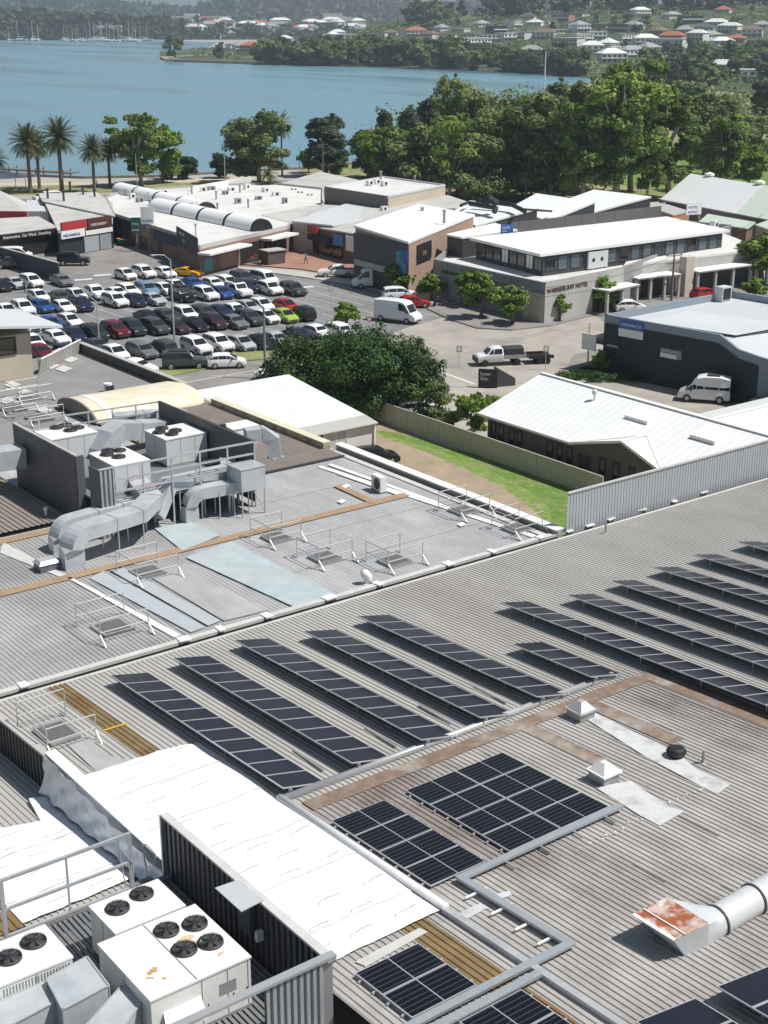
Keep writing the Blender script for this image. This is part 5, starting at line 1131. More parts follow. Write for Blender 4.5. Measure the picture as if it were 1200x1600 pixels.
pyr(907,1122,'galvanised square vent with pyramid cap beside the rusty flashing',M['steel'],.36)
pyr(943,1220,'white square vent with pyramid cap standing on the pale patch',M['signwhite'],.36)
p=Rp(1056,1183); t=thing('roof_vent','scorched black rotary vent in the middle of the silver coating','vent',p)
b=MB(); b.lathe([(.25,0),(.25,.12),(.32,.14),(.36,.24),(.3,.34),(.2,.38)],n=14); b.build('turbine',M['black'],t)
b=MB(); b.lathe([(.30,.16),(.335,.2),(.30,.22)],n=14,cap=False); b.build('band',mRust,t)
for x,y,l,h,r_ in[(1098,1193,'thin grey pipe at the lower end of the silver coating',.5,.05),(946,834,'short grey pipe near the start of the metal screen fence',.6,.05)]: 
    p=Rp(x,y); t=thing('vent_pipe',l,'pipe',p); b=MB(); b.lathe([(.12,0),(.06,.06),(r_,.1),(r_,h)],n=10); b.build('pipe',M['steeld'],t)
# ---- guard cages round the roof hatches
def cage(b0,b1,a0,a1,z,label,slope=False):
    t=thing('hatch_guard',label,'guard rail',((b0+b1)/2,(a0+a1)/2,z),'guard rails round the roof hatches'); X=(b1-b0)/2; Y=(a1-a0)/2; h=1.1; m=mat('galv_tube',(.55,.56,.56),.45,metal=.4,var=.1)
    for sx_ in(-1,1):
        for sy in(-1,1): b=MB(); b.tube((sx_*X,sy*Y,0),(sx_*X,sy*Y,h),.025,6); b.build('post',m,t)
    for z_ in(h,h*.5):
        for p,q in(((-X,-Y),(X,-Y)),((-X,Y),(X,Y)),((-X,-Y),(-X,Y))): b=MB(); b.tube((*p,z_),(*q,z_),.025,6); b.build('rail',m,t)
    for sx_ in(-1,1):
        b=MB(); b.bar((sx_*X,-Y-.55,.03),(sx_*X,-Y,.03),.05,.05); b.bar((sx_*X,-Y-.5,.05),(sx_*X,-Y,.45),.04,.04); b.bar((sx_*X,Y,.03),(sx_*X,Y+.4,.03),.05,.05); b.build('stay',m,t)
    b=MB(); b.bx(-X*.62,X*.62,-Y*.62,Y*.62,0,.16); o=b.build('hatch_kerb',M['steeld'],t); b=MB(); b.bx(-X*.5,X*.5,-Y*.5,Y*.5,.16,.185); b.build('hatch_opening',mat('hatch_lid',(.13,.125,.12),.6,var=.3,vs=3),o)
    b=MB(); b.bx(-X*.62,X*.62,Y*.62,Y*.62+.05,.16,.2); b.build('hinge',M['steel'],o)
    return t
cage(23.8,26.1,51.3,53.6,UZ,'hatch guard beside the long white sealant line on the ribbed upper roof')
cage(28.2,30.4,56.3,58.4,UZ,'hatch guard straddling the tan strip by the lower end of the silver ducts')
cage(35.9,37.8,56.8,58.6,UZ,'hatch guard at the top end of the blue rooflight, nearest the tan strip')
cage(36.2,38.2,52.9,54.8,UZ,'hatch guard between the blue rooflight and the one nearest the gutter')
cage(38.6,40.7,50.5,52.3,UZ,'hatch guard nearest the gutter and the round white cowl')
cage(46.2,48.2,54.1,56.,UZ,'hatch guard by the white parapet above the vacant yard, left of two')
cage(46.6,48.5,50.3,52.1,UZ,'hatch guard by the white parapet at the corner of the metal fence, right of two')
cage(17.7,19.6,43.2,45.8,zR(44.5),'hatch guard beside the dark upstand at the left edge of the main roof')
for x,y,l in[(62,655,'hatch guard behind the dark plant screen on the far left roof, nearer one'),(20,640,'hatch guard at the left edge of the far left roof'),(45,622,'hatch guard on the far left roof, farther one')]:
    p=G(x,y,UZ); cage(p.x-1.2,p.x+1.2,p.y-1.2,p.y+1.2,UZ,l)
def kerbs(): pass
acb=G(592,768,UZ); t=thing('air_conditioner','single white condenser box standing by the white parapet line','air conditioner',acb,rz=R_(-95))
MB().bx(-.5,.5,-.2,.2,.1,.95).build('casing',M['acwhite'],t); MB().bx(-.45,-.35,-.25,.25,0,.1).bx(.35,.45,-.25,.25,0,.1).build('feet',M['steeld'],t)
b=MB(); b.ring([[(.1+.33*math.cos(k*math.pi/8)*q,-.21,.52+.33*math.sin(k*math.pi/8)*q) for k in range(16)] for q in(1,.01)],cap=False); b.build('fan_grille',M['black'],t)
MB().bx(-.42,.42,.2,.215,.2,.9).build('coil',M['letter'],t)
p=G(575,912,UZ); t=thing('gooseneck_vent','round white gooseneck cowl beside the gutter','vent',p)
b=MB(); b.path([(0,0,0),(0,0,.35),(-.1,.05,.52),(-.28,.1,.5)],.42,.42,n=14,round_=True); b.build('hood',M['signwhite'],t,smooth=True); b=MB(); b.lathe([(.3,0),(.3,.03)],n=12); b.build('flashing',mSeal,t)
p=G(169,612,UZ); t=thing('gooseneck_vent','white round topped vent on the dark far roof','vent',p); b=MB(); b.path([(0,0,0),(0,0,.4),(0,0,.62)],.6,.6,n=14,round_=True); b.build('hood',M['signwhite'],t)
MB().bx(-.32,.32,-.34,-.3,.05,.5).build('mouth',M['letter'],t)
p=G(73,890,UZ); t=thing('box_vent','low square vent with pale lid and dark sides near the ribbed upper roof line','vent',p); s=.48
MB().bx(-s,s,-s*.8,s*.8,0,.4).build('sides',mat('vent_dark',(.12,.125,.13),.5),t); b=MB(); b.hexa([(-s*1.1,-s*.9,.4),(s*1.1,-s*.9,.4),(s*1.1,s*.9,.4),(-s*1.1,s*.9,.4)],[(-s*.8,-s*.6,.56),(s*.8,-s*.6,.56),(s*.8,s*.6,.56),(-s*.8,s*.6,.56)]); b.build('lid',M['steel'],t)
p=G(72,805,UZ+.2); t=thing('vent_pipe','tiny pale pipe on the brown ribbed roof beside the dark screen','pipe',p); MB().lathe([(.08,0),(.08,.3),(.14,.32),(.12,.45)],n=8).build('pipe',M['signwhite'],t)
# ---- far enclosure (left): screens
t=thing('plant_screen','tall smooth dark screens round the far air conditioning enclosure','wall',(34,68,UZ)); zt=13.4
def wall2(x0,x1,y0,y1,z0,z1,m,name='screen'): b=MB(); b.bx(x0,x1,y0,y1,z0,z1); return b.build(name,m,t,w=True)
L0=G(15,662,zt); L1=G(125,712,zt); xs=(L0.x+L1.x)/2
k=L1.y
while k<L0.y-.2: wall2(xs-.05,xs+.05,k+.01,min(k+3.1,L0.y)-.01,UZ,zt,mScr); k+=3.1
wall2(xs-.09,xs+.09,L1.y,L0.y,zt,zt+.06,M['lgrey'],'capping'); wall2(xs-.05,xs+.4,L1.y-.02,L1.y+.08,UZ,zt,mScr,'return')
A1=G(139,727,zt); A2=G(157,735,zt); A3=G(176,731,zt)
wall2(A1.x-.04,A1.x+.04,A2.y,A1.y,UZ,zt,mScr); ribwall((A1.x,A2.y),(A3.x,A2.y),UZ,zt-.02,mScrL,t,pitch=.25,th=.09,name='screen'); wall2(A1.x-.06,A3.x,A2.y-.07,A2.y+.07,zt,zt+.06,M['lgrey'],'capping')
B0=G(247,628,zt); B1=G(398,690,zt); xr=(B0.x+B1.x)/2
wall2(xr-.05,xr+.05,B1.y,B0.y,UZ+.3,zt,mScr); wall2(xr-.09,xr+.09,B1.y,B0.y,zt,zt+.06,M['dgrey'],'capping')
t=thing('plant_railing','galvanised twin rail between the far enclosure and the silver ducts','railing',(A3.x,A2.y,11.6)); m=M['steel']
for z in(zt,zt-.65,zt-1.3): b=MB(); b.bar((A3.x,A2.y,z),(xr,B1.y,z),.09,.09); b.build('rail',m,t,w=True)
n=5
for k in range(n+1): c=Vector((A3.x,A2.y,0)).lerp(Vector((xr,B1.y,0)),k/n); b=MB(); b.bar((c.x,c.y,UZ),(c.x,c.y,zt),.08,.08,up=(0,1,0)); b.build('post',m,t,w=True)
t=thing('plant_railing','galvanised rail round the far back edge of the far enclosure','railing',(xs,L0.y,11.6))
for z in(zt,zt-.6): b=MB(); b.bar((xs,L0.y,z),(xr,B0.y,z),.08,.08); b.build('rail',m,t,w=True)
for k in range(7): c=Vector((xs,L0.y,0)).lerp(Vector((xr,B0.y,0)),k/6); b=MB(); b.bar((c.x,c.y,UZ),(c.x,c.y,zt),.07,.07,up=(0,1,0)); b.build('post',m,t,w=True)
t=thing('plant_deck','dark steel platform carrying the far air conditioners','deck',(34,68,UZ)); b=MB(); b.bx(xs+.3,xr-.3,A2.y+.2,L0.y-1.5,UZ+1.5,UZ+1.6); b.build('platform',M['grates'],t,w=True)
b=MB()
for x in(xs+.6,33,36,xr-.6):
    for y in(A2.y+.5,68,L0.y-2): b.bx(x-.06,x+.06,y-.06,y+.06,UZ,UZ+1.5)
b.build('legs',M['steeld'],t,w=True)
q_=G(117,808,UZ)
ladder((q_.x,q_.y,UZ),(q_.x+.55,q_.y+.35,zt-.9),.5,M['steel'],'steel ladder leaning beside the dark screen of the far enclosure')
# units
def unitpx(label,pts,z0,z1,fans,m,r=.3,name='rooftop_unit'):
    P=[G(x,y,z1) for x,y in pts]; b0=(P[0].x+P[1].x)/2; b1=(P[2].x+P[3].x)/2; a0=(P[1].y+P[2].y)/2; a1=(P[0].y+P[3].y)/2
    fs=[(b0+(b1-b0)*u,a0+(a1-a0)*v,r) for u,v in fans]
    return unit(name,label,b0,b1,a0,a1,z0,z1,fs,m,'air conditioners in the far plant enclosure',seams=(.35,.7))
unitpx('pale rooftop unit with four dark fans behind the left screen of the far enclosure',[(54,673),(81,689),(150,673),(120,659)],UZ+1.6,12.75,[(.45,.85),(.68,.9),(.8,.55),(.6,.45)],M['acgrey'],.36)
unitpx('pale rooftop unit with four dark fans nearest the silver ladder and railing',[(138,708),(180,729),(235,717),(192,698)],UZ+1.6,12.9,[(.3,.7),(.48,.9),(.72,.8),(.45,.45)],M['acgrey'],.34)
unitpx('largest pale rooftop unit with four dark fans at the right of the far enclosure',[(228,672),(258,688),(321,675),(289,660)],UZ+1.6,12.9,[(.15,.6),(.35,.85),(.5,.5),(.3,.3)],M['acgrey'],.34)
unitpx('small four fan unit at the back of the far enclosure under the cream vault',[(215,658),(222,663),(260,656),(249,648)],UZ+1.6,12.2,[(.2,.5),(.4,.5),(.6,.5),(.8,.5)],M['acgrey'],.2,'condensing_unit')
# ducts
mDu=MATS['duct_galvanised']
def duct(label,pts,w_,h_,legs=(),name='duct',group='silver ducts by the far enclosure',seam=1.3,marks=None):
    t=thing(name,label,'duct',(pts[0][0],pts[0][1],min(p[2] for p in pts)),group)
    b=MB(); b.path(pts,w_,h_); b.build('casing',mDu,t,w=True)
    for i in range(len(pts)-1):
        p,q=Vector(pts[i]),Vector(pts[i+1]); L=(q-p).length
        if L<.9: continue
        k=max(1,int(L/seam)); d=(q-p).normalized()
        for s in range(0 if i==0 else 1,k+1):
            c=p+(q-p)*(s/k)*.98; b=MB(); b.path([c-d*.02,c+d*.02],w_+.05,h_+.05); b.build('flange',M['steel'],t,w=True)
    for (x,y,z) in legs:
        b=MB(); b.bar((x,y,UZ),(x,y,z),.05,.05,up=(0,1,0)); b.build('leg',M['steel'],t,w=True)
    return t
def arc(c,r,a0,a1,dirx,n=6): return [c+dirx*(r*math.cos(a0+(a1-a0)*k/n))+Vector((0,0,r*math.sin(a0+(a1-a0)*k/n))) for k in range(n+1)]
zc=11.35
r0=G(114,886,UZ); e1=G(216,803,zc); e2=G(237,782,zc+.05); e3=G(210,752,zc+.3)
d=Vector((e1.x-r0.x,e1.y-r0.y,0)).normalized()
pts=[r0,r0+Vector((0,0,.85))]+arc(r0+d*.8+Vector((0,0,.85)),.8,math.pi*.94,math.pi/2,d)+[e1,e2,e3,e3+(e3-e2).normalized()*.5]
legs=[]
for f in(.45,.93):
    c=(r0+d*.9).lerp(Vector((e1.x,e1.y,0)),f); s=Vector((d.y,-d.x,0))*.65; legs+= [(c.x+s.x,c.y+s.y,11.),(c.x-s.x,c.y-s.y,11.)]
t1=duct('biggest silver duct, curving up from the roof and kinking into the enclosure',pts,1.05,.68,legs)
for k in range(2):
    c=e2.lerp(e3,.25+.45*k)+Vector((0,0,.56)); 
    text('AIR %d'%(k+1) if False else 'FRAGILE','red_marking',.28,mat('marking_red',(.55,.05,.04),.6),c-Vector((.6,0,0)),(1,.1,0),(-.1,1,0),t1,ext=.004)
r1=G(93,862,UZ); e=G(188,793,zc-.25); d1=Vector((e.x-r1.x,e.y-r1.y,0)).normalized()
duct('low silver duct tucked behind the biggest one',[r1,r1+Vector((0,0,.68))]+arc(r1+d1*.72+Vector((0,0,.68)),.72,math.pi*.94,math.pi/2,d1)+[e,e+d1*1.6],.85,.6)
f0=G(243,806,UZ+.7); f1=G(263,757,11.75); f2=G(358,736,11.75); f3=G(392,726,12.1)
duct('silver duct sloping up from the roof then running along the twin rail',[f0,f1,f2,f2+Vector((.7,1.3,.0))],.85,.65,[(f1.lerp(f2,k).x,f1.lerp(f2,k).y-.5,11.4) for k in(.1,.5,.9)])
g0=G(297,815,UZ); g1=G(386,756,11.25); dg=Vector((g1.x-g0.x,g1.y-g0.y,0)).normalized()
duct('front silver duct with an elbow down to the roof, ending at the box plenum',[g0,g0+Vector((0,0,.8))]+arc(g0+dg*.75+Vector((0,0,.8)),.75,math.pi*.94,math.pi/2,dg)+[g1],.78,.62,[(g0.lerp(g1,k).x,g0.lerp(g1,k).y-.4,11.2) for k in(.45,.7,.95)]+[(g0.lerp(g1,k).x,g0.lerp(g1,k).y+.4,11.2) for k in(.5,.8)])
c=G(395,765,11.15); t=thing('plenum_box','big square galvanised plenum box on legs ending the silver ducts','duct',(c.x,c.y,UZ))
b=MB(); b.bx(c.x-.75,c.x+.75,c.y-.1,c.y+1.3,11.15,12.35); b.build('casing',mDu,t,w=True); b=MB(); b.bx(c.x-.78,c.x+.78,c.y-.13,c.y+1.33,12.35,12.4); b.build('lid',M['steel'],t,w=True)
for dx in(-.7,.7):
    for dy in(-.05,1.25): b=MB(); b.bx(c.x+dx-.03,c.x+dx+.03,c.y+dy-.03,c.y+dy+.03,UZ,11.15); b.build('leg',M['steel'],t,w=True)
b=MB(); b.bar((c.x+.7,c.y-.05,UZ+.1),(c.x,c.y-.05,11.15),.04,.04); b.build('brace',M['steel'],t,w=True)
a=G(165,690,12.2); e=G(215,672,12.4)
duct('arched silver duct between the rooftop units inside the enclosure',[a-Vector((.3,0,1.6)),a-Vector((.25,0,.5)),a+Vector((.3,.1,.2)),a+Vector((1.,.3,.45)),e,e+Vector((2.2,.6,-.4))],1.2,1.)
a=G(222,655,12.3); duct('silver duct at the back of the far enclosure below the cream vault',[a-Vector((1.6,-.5,0)),a+Vector((.2,0,0)),G(290,652,12.)],1.0,.9)
a=G(-30,706,12.1); e=G(33,706,12.1); duct('silver duct poking out of the left edge into the dark screen',[a-Vector((2,1.5,0)),G(33,712,11.9)],1.4,1.1)
a=G(405,695,12.3); duct('bent silver duct dropping over the right end of the far enclosure',[a+Vector((-.5,.6,.5)),a+Vector((.4,.3,.55)),a+Vector((.95,0,.1)),a+Vector((1.0,-.1,-.9))],.75,.7)
p=G(375,672,UZ+.9); t=thing('rooftop_unit','small white boxed unit beyond the right screen of the far enclosure','air conditioner',(p.x,p.y,UZ)); MB().bx(-.9,.9,-.7,.7,.1,1.2).build('casing',M['acwhite'],t); MB().bx(-.95,.95,-.75,.75,1.2,1.26).build('lid',M['signwhite'],t); MB().lathe([(.22,1.0),(.22,1.4)],(-1.1,.2,0),10).build('fan_outlet',M['letter'],t)
a=G(350,720,UZ+1.6); t=thing('equipment_box','open pinkish topped box by the twin rail','box',(a.x,a.y,UZ)); MB().bx(-1.2,1.2,-.5,.5,.2,1.7).build('casing',mat('box_brown',(.16,.13,.12),.7),t); MB().bx(-1.15,1.15,-.45,.45,1.7,1.74).build('lid',mat('pinkish_lid',(.55,.40,.33),.7),t)
# ---- cream barrel vault roof
t=thing('vaulted_roof','cream coloured barrel vault rising behind the far plant enclosure','roof',(45,84,UZ))
v0=G(150,655,UZ); v1=G(337,636,UZ); xa,xb=v0.x-.6,v1.x+.4; ya=(v0.y+v1.y)/2; yb=ya+5.2; mC=mat('cream_vault',(.66,.59,.42),.6,var=.12,vs=.9,col2=(.70,.66,.56),c2s=.5); 
cy=(ya+yb)/2; ry=(yb-ya)/2+.3; hz_=.95
b=MB(); rs=[]; n=10
for k in range(n+1):
    x=xa+(xb-1.2-xa)*k/n; rs.append([(x,cy-ry*math.cos(j*math.pi/16),UZ+.1+hz_*math.sin(j*math.pi/16)) for j in range(17)])
for e_,f_ in((.6,.86),(1.2,.45)): rs.append([(xb-1.2+e_,cy-ry*f_*math.cos(j*math.pi/16),UZ+.1+hz_*f_*math.sin(j*math.pi/16)) for j in range(17)])
b.ring(rs); smooth_angle(b.build('vault',mC,t,w=True),30)
b=MB(); b.ring([[(x,cy-ry*1.03*math.cos(j*math.pi/16),UZ+.1+hz_*1.04*math.sin(j*math.pi/16)) for j in range(17)] for x in(xa-.1,xa+.05)]); b.build('end_wall',mat('vault_end',(.22,.19,.16),.8,var=.2),t,w=True)
for x in(xa+.9,): b=MB(); b.ring([[(x+o,cy-ry*1.02*math.cos(j*math.pi/16),UZ+.1+hz_*1.03*math.sin(j*math.pi/16)) for j in range(17)] for o in(0,.5)]); b.build('rooflight',M['signwhite'],t,w=True)
# ---- block with curved roof at far left
t=thing('stair_tower','beige block with dark window and grey curved metal roof at the left edge','building',(36,104,UZ)); 
p=G(52,588,UZ); q=G(-60,600,UZ)
b=MB(); b.bx(p.x-9,p.x,p.y-.1,p.y+6,UZ,UZ+3.3); b.build('wall',M['beige'],t,w=True)
b=MB(); b.bx(p.x-9,p.x-1.2,p.y-.2,p.y-.1,UZ+1.9,UZ+3.2); o=b.build('window',M['black'],t,w=True); b=MB(); b.bx(p.x-4,p.x-1.4,p.y-.24,p.y-.2,UZ+2.,UZ+3.1); b.build('pane',mat('glass_brownish',(.06,.05,.04),.15),o,w=True)
b=MB(); n=12; rs=[]
for k in range(n+1):
    x=p.x-10+12.2*k/n; z=UZ+3.45+1.0*math.cos((k/n)*1.5); rs.append([(x,p.y-1,z),(x,p.y+7,z),(x,p.y+7,z+.18),(x,p.y-1,z+.18)])
b.ring(rs); b.build('roof',M['wroof2'],t,w=True)
fence('edge_screen','low white ribbed screen on stays along the far edge of the left roof',[(G(60,584,UZ).x,G(60,584,UZ).y,UZ),(48,103.2,UZ)],.95,M['lgrey'],.06,pitch=.25,cap=(M['signwhite'],.05))
# ---------------------------------------------------------------- vehicles
mTyre=mat('tyre',(.02,.02,.02),.85); mRim=mat('wheel_rim',(.40,.41,.42),.4,metal=.6); mHL=mat('lamp_lens',(.65,.66,.66),.15); mTL=mat('tail_lens',(.35,.015,.01),.25); mPlas=mat('bumper_plastic',(.03,.03,.032),.7)
mGl=mat('car_glass',(.012,.015,.018),.06,spec=.9)
def paint(c):
    T={'white':(.78,.78,.77),'silver':(.45,.47,.49),'grey':(.16,.17,.18),'darkgrey':(.06,.065,.07),'black':(.012,.012,.014),'navy':(.012,.022,.06),'blue':(.02,.075,.28),'skyblue':(.16,.28,.42),'maroon':(.13,.012,.022),'red':(.38,.015,.015),'yellow':(.75,.36,.0),'green':(.35,.50,.06),'darkgreen':(.02,.04,.035),'plum':(.05,.02,.03)}
    return mat('paint_'+c,T[c],.28,metal=.15 if c not in('white','yellow') else 0,spec=.7)
# stations: (x, z_bottom, z_belt, z_top, belt half-width factor, roof half-width factor)
BODY={
 'hatchback':(4.1,1.74,[(-2.05,.42,.75,.76),(-2.0,.25,.9,.92),(-1.85,.22,.96,1.05),(-1.45,.2,.97,1.42),(-.9,.2,.97,1.5),(0,.2,.95,1.5),(.35,.2,.94,1.44),(1.15,.2,.92,.95),(1.75,.2,.80,.82),(2.0,.22,.66,.68),(2.05,.4,.55,.56)]),
 'sedan':(4.7,1.8,[(-2.35,.42,.8,.82),(-2.3,.25,.95,.97),(-1.75,.22,1.0,1.02),(-1.1,.2,.98,1.40),(-.5,.2,.96,1.46),(.15,.2,.95,1.44),(.55,.2,.94,1.32),(1.1,.2,.92,.95),(1.9,.2,.80,.82),(2.3,.22,.66,.68),(2.35,.4,.55,.56)]),
 'suv':(4.6,1.86,[(-2.3,.5,.95,.97),(-2.27,.32,1.02,1.1),(-2.1,.28,1.06,1.55),(-1.7,.28,1.07,1.68),(-.6,.28,1.06,1.72),(.2,.28,1.05,1.68),(.45,.28,1.04,1.6),(1.15,.28,1.04,1.07),(1.9,.28,.96,.98),(2.25,.3,.82,.84),(2.3,.45,.66,.68)]),
 'wagon':(4.7,1.82,[(-2.35,.45,.85,.87),(-2.3,.28,.98,1.1),(-2.05,.25,1.0,1.42),(-1.5,.24,1.0,1.54),(-.5,.24,.99,1.56),(.2,.24,.98,1.5),(.5,.24,.97,1.4),(1.15,.24,.95,.98),(1.9,.24,.84,.86),(2.3,.26,.70,.72),(2.35,.4,.58,.6)]),
 'four_wheel_drive':(4.7,1.88,[(-2.35,.55,1.0,1.02),(-2.33,.4,1.1,1.2),(-2.25,.38,1.12,1.8),(-1.7,.38,1.12,1.88),(-.6,.38,1.12,1.9),(.3,.38,1.12,1.86),(.5,.38,1.1,1.75),(.95,.38,1.12,1.15),(1.9,.38,1.08,1.1),(2.3,.4,1.0,1.02),(2.35,.55,.8,.82)]),
 'sports_car':(4.3,1.85,[(-2.15,.4,.78,.8),(-2.1,.22,.88,.9),(-1.6,.2,.92,.95),(-.9,.18,.9,1.22),(-.4,.18,.88,1.28),(.1,.18,.86,1.24),(.8,.18,.84,.88),(1.7,.18,.72,.74),(2.1,.2,.58,.6),(2.15,.35,.5,.52)]),
 'minivan':(4.9,1.85,[(-2.45,.45,1.0,1.02),(-2.42,.32,1.08,1.2),(-2.35,.3,1.1,1.8),(-1.7,.3,1.1,1.92),(0,.3,1.1,1.95),(.8,.3,1.1,1.88),(1.1,.3,1.1,1.7),(1.75,.3,1.08,1.12),(2.3,.3,.9,.92),(2.43,.35,.75,.77),(2.45,.45,.6,.62)]),
 'panel_van':(5.9,2.0,[(-2.95,.5,1.2,1.22),(-2.93,.38,1.3,2.3),(-2.88,.36,1.35,2.58),(-1.5,.36,1.35,2.66),(0.6,.36,1.35,2.66),(1.3,.36,1.32,2.55),(1.65,.36,1.3,2.25),(2.2,.36,1.25,1.32),(2.75,.36,1.05,1.07),(2.93,.4,.85,.87),(2.95,.5,.7,.72)]),
 'campervan':(4.95,1.9,[(-2.47,.45,1.0,1.02),(-2.45,.32,1.1,1.9),(-2.38,.3,1.12,2.4),(-1.4,.3,1.12,2.58),(0,.3,1.12,2.56),(.7,.3,1.12,2.38),(1.05,.3,1.12,1.95),(1.75,.3,1.1,1.2),(2.35,.3,.88,.9),(2.46,.35,.72,.74),(2.47,.45,.6,.62)]),
 'pickup':(5.2,1.88,[(-2.6,.5,.95,.97),(-2.58,.42,1.12,1.13),(-1.9,.4,1.14,1.15),(-1.15,.4,1.14,1.15),(-1.1,.4,1.14,1.7),(-.6,.4,1.13,1.78),(.2,.4,1.12,1.76),(.5,.4,1.12,1.6),(1.1,.4,1.13,1.16),(2.1,.4,1.05,1.07),(2.55,.42,.9,.92),(2.6,.55,.7,.72)]),
}
CMESH={}
def car_parts(kind):
    if kind in CMESH: return CMESH[kind]
    L,Wd,S=BODY[kind]; hw=Wd/2; rings=[]; info=[]
    for i,(x,zb,zl,zt) in enumerate(S):
        e=abs(x)/(L/2); tap=1-.10*max(0,(e-.62)/.38)**1.5-(.06 if i in(0,len(S)-1) else 0); w=hw*tap
        cab=zt-zl>.2; wt=w*(.80 if cab and kind not in('panel_van','four_wheel_drive','campervan') else .9 if cab else .93)
        zm=zb+(zl-zb)*.45
        half=[(w*.86,zb),(w*.98,zb+.1),(w,zm),(w*.975,zl-.04),(w*.955,zl),(wt,zt-(.06 if cab else .005)),(wt*.86,zt)]
        r=[(x,y,z) for y,z in half]+[(x,-y,z) for y,z in reversed(half)]
        rings.append(r); info.append((x,zl,zt,w,wt,cab))
    body=MB(); body.ring(rings)
    gl=MB(); n=len(S)
    o=.014
    for i in range(n-1):
        a,b=rings[i],rings[i+1]; A,B=info[i],info[i+1]
        if kind=='panel_van' and A[0]<.5 : continue
        if A[5] and B[5] or (A[5]!=B[5]):
            for s in(0,1):
                bl0,tp0=Vector(a[4]),Vector(a[5]); bl1,tp1=Vector(b[4]),Vector(b[5])
                if tp0.z-bl0.z<.15 and tp1.z-bl1.z<.15: continue
                def L2(p,q,t): return p.lerp(q,t)
                q=[L2(bl0,tp0,.14),L2(bl1,tp1,.14),L2(bl1,tp1,.86),L2(bl0,tp0,.86)]
                c=sum(q,Vector())/4; q=[c+(v-c)*.93+Vector((0,o,.0)) for v in q]
                if kind=='campervan': q=[Vector((v.x,v.y,min(v.z,1.72))) for v in q]
                if s: q=[Vector((v.x,-v.y,v.z)) for v in q]
                gl.face(q if not s else q[::-1])
        if A[5]!=B[5]:
            if kind=='panel_van' and A[0]<1.: continue
            # windscreen / rear window over the sloping top faces
            p0,p1,p2,p3=Vector(a[6]),Vector(a[7]),Vector(b[7]),Vector(b[6])
            q=[p0,p1,p2,p3]; c=sum(q,Vector())/4; nn=(p1-p0).cross(p3-p0).normalized(); nn=nn if nn.z>0 else -nn
            q=[c+(v-c)*.92+nn*.025 for v in q]
            # widen toward pillars
            q=[Vector((v.x,v.y*1.08,v.z)) for v in q]; gl.face(q)
    CMESH[kind]=(body,gl); return CMESH[kind]
PROTO={}; 
def car(kind,col):
    key=(kind,col)
    if key in PROTO: return copy_tree(PROTO[key])
    L,Wd,S=BODY[kind]; hw=Wd/2; body,gl=car_parts(kind)
    t=thing('parked_car','car','car')
    if kind in('panel_van','campervan','minivan'): t.name='parked_van'; t['category']='van'
    if kind=='pickup': t.name='parked_pickup'; t['category']='pickup'
    pm=paint(col); bo=body.build('body',pm,t); smooth_angle(bo,32)
    gl.build('windows',mGl,t)
    wr=.33 if kind in('hatchback','sedan','sports_car','wagon') else .38; wx=L*.31
    for sx_ in(-1,1):
        for sy in(-1,1):
            x=sx_*wx; y=sy*(hw-.10); b=MB(); b.ring([[(x+wr*math.cos(k*math.pi/8),y+e*sy,wr+wr*math.sin(k*math.pi/8)) for k in range(16)] for e in(-.12,.125)]); w_=b.build('wheel',mTyre,t)
            b=MB(); b.ring([[(x+wr*.62*f*math.cos(k*math.pi/5),y+e*sy,wr+wr*.62*f*math.sin(k*math.pi/5)) for k in range(10)] for e,f in((.12,1),(.14,.9))]); b.build('rim',mRim,w_)
    zh=S[-3][2]; b=None
    for sy in(-1,1):
        b=MB(); b.bx(L/2-.28,L/2-.015,sy*hw*.62-.17,sy*hw*.62+.17,S[-2][2]-.16,S[-2][2]-.02); b.build('headlight',mHL,t)
        z=S[1][2]; b=MB(); b.bx(-L/2+.0,-L/2+.12,sy*hw*.72-.13,sy*hw*.72+.13,z-.3,z-.08); b.build('tail_light',mTL,t)
    b=MB(); b.bx(L/2-.1,L/2+.015,-hw*.6,hw*.6,.3,.5); b.build('grille',mPlas,t)
    b=MB(); b.bx(-L/2-.01,-L/2+.1,-hw*.7,hw*.7,.28,.42); b.build('rear_bumper',mPlas,t)
    for sy in(-1,1):
        b=MB(); xm=[s for s in S if s[3]-s[2]>.2][-1][0]+.15; b.box((xm,sy*(hw+.06),S[5][2]+.05),(.12,.18,.13)); b.build('mirror',pm if col!='white' else mPlas,t)
    if kind=='pickup':
        b=MB(); b.bx(-2.5,-1.2,-hw*.78,hw*.78,1.135,1.175); b.build('tray_cover',mPlas,t)
    if kind in('four_wheel_drive',): b=MB(); b.bx(-1.6,.3,-hw*.6,hw*.6,1.93,1.98); b.build('roof_rack',mPlas,t)
    if kind=='campervan': b=MB(); b.bx(-1.4,-.2,-.6,.6,2.58,2.66); b.build('roof_hatch',mPlas,t); b=MB(); b.bx(-.35,.35,-hw-.0,-hw+.3,1.95,2.15)
    PROTO[key]=t; return t
KN={'hatchback':'hatchback','sedan':'sedan','suv':'suv','wagon':'station wagon','four_wheel_drive':'boxy four wheel drive','sports_car':'sports car','minivan':'van','panel_van':'long panel van','pickup':'pickup truck','campervan':'campervan'}
CN={'darkgrey':'charcoal','skyblue':'pale blue','darkgreen':'dark green'}
def put(kind,col,px,py,rz,row,z0=.7,zg=.02,label=None,sc=1.):
    p=G(px,py,z0); t=car(kind,col); t.location=(p.x,p.y,zg); t.rotation_euler=(0,0,rz); 
    t['group']=row if row else t.get('group',''); t['_k']=0
    del t['_k']
    if not row and 'group' in t: del t['group']
    t['label']=label or ''; return t
def Z(l,ox,oy): return [(k,c,ox+x/3.,oy+y/3.,d) for (k,c,x,y,d) in l]
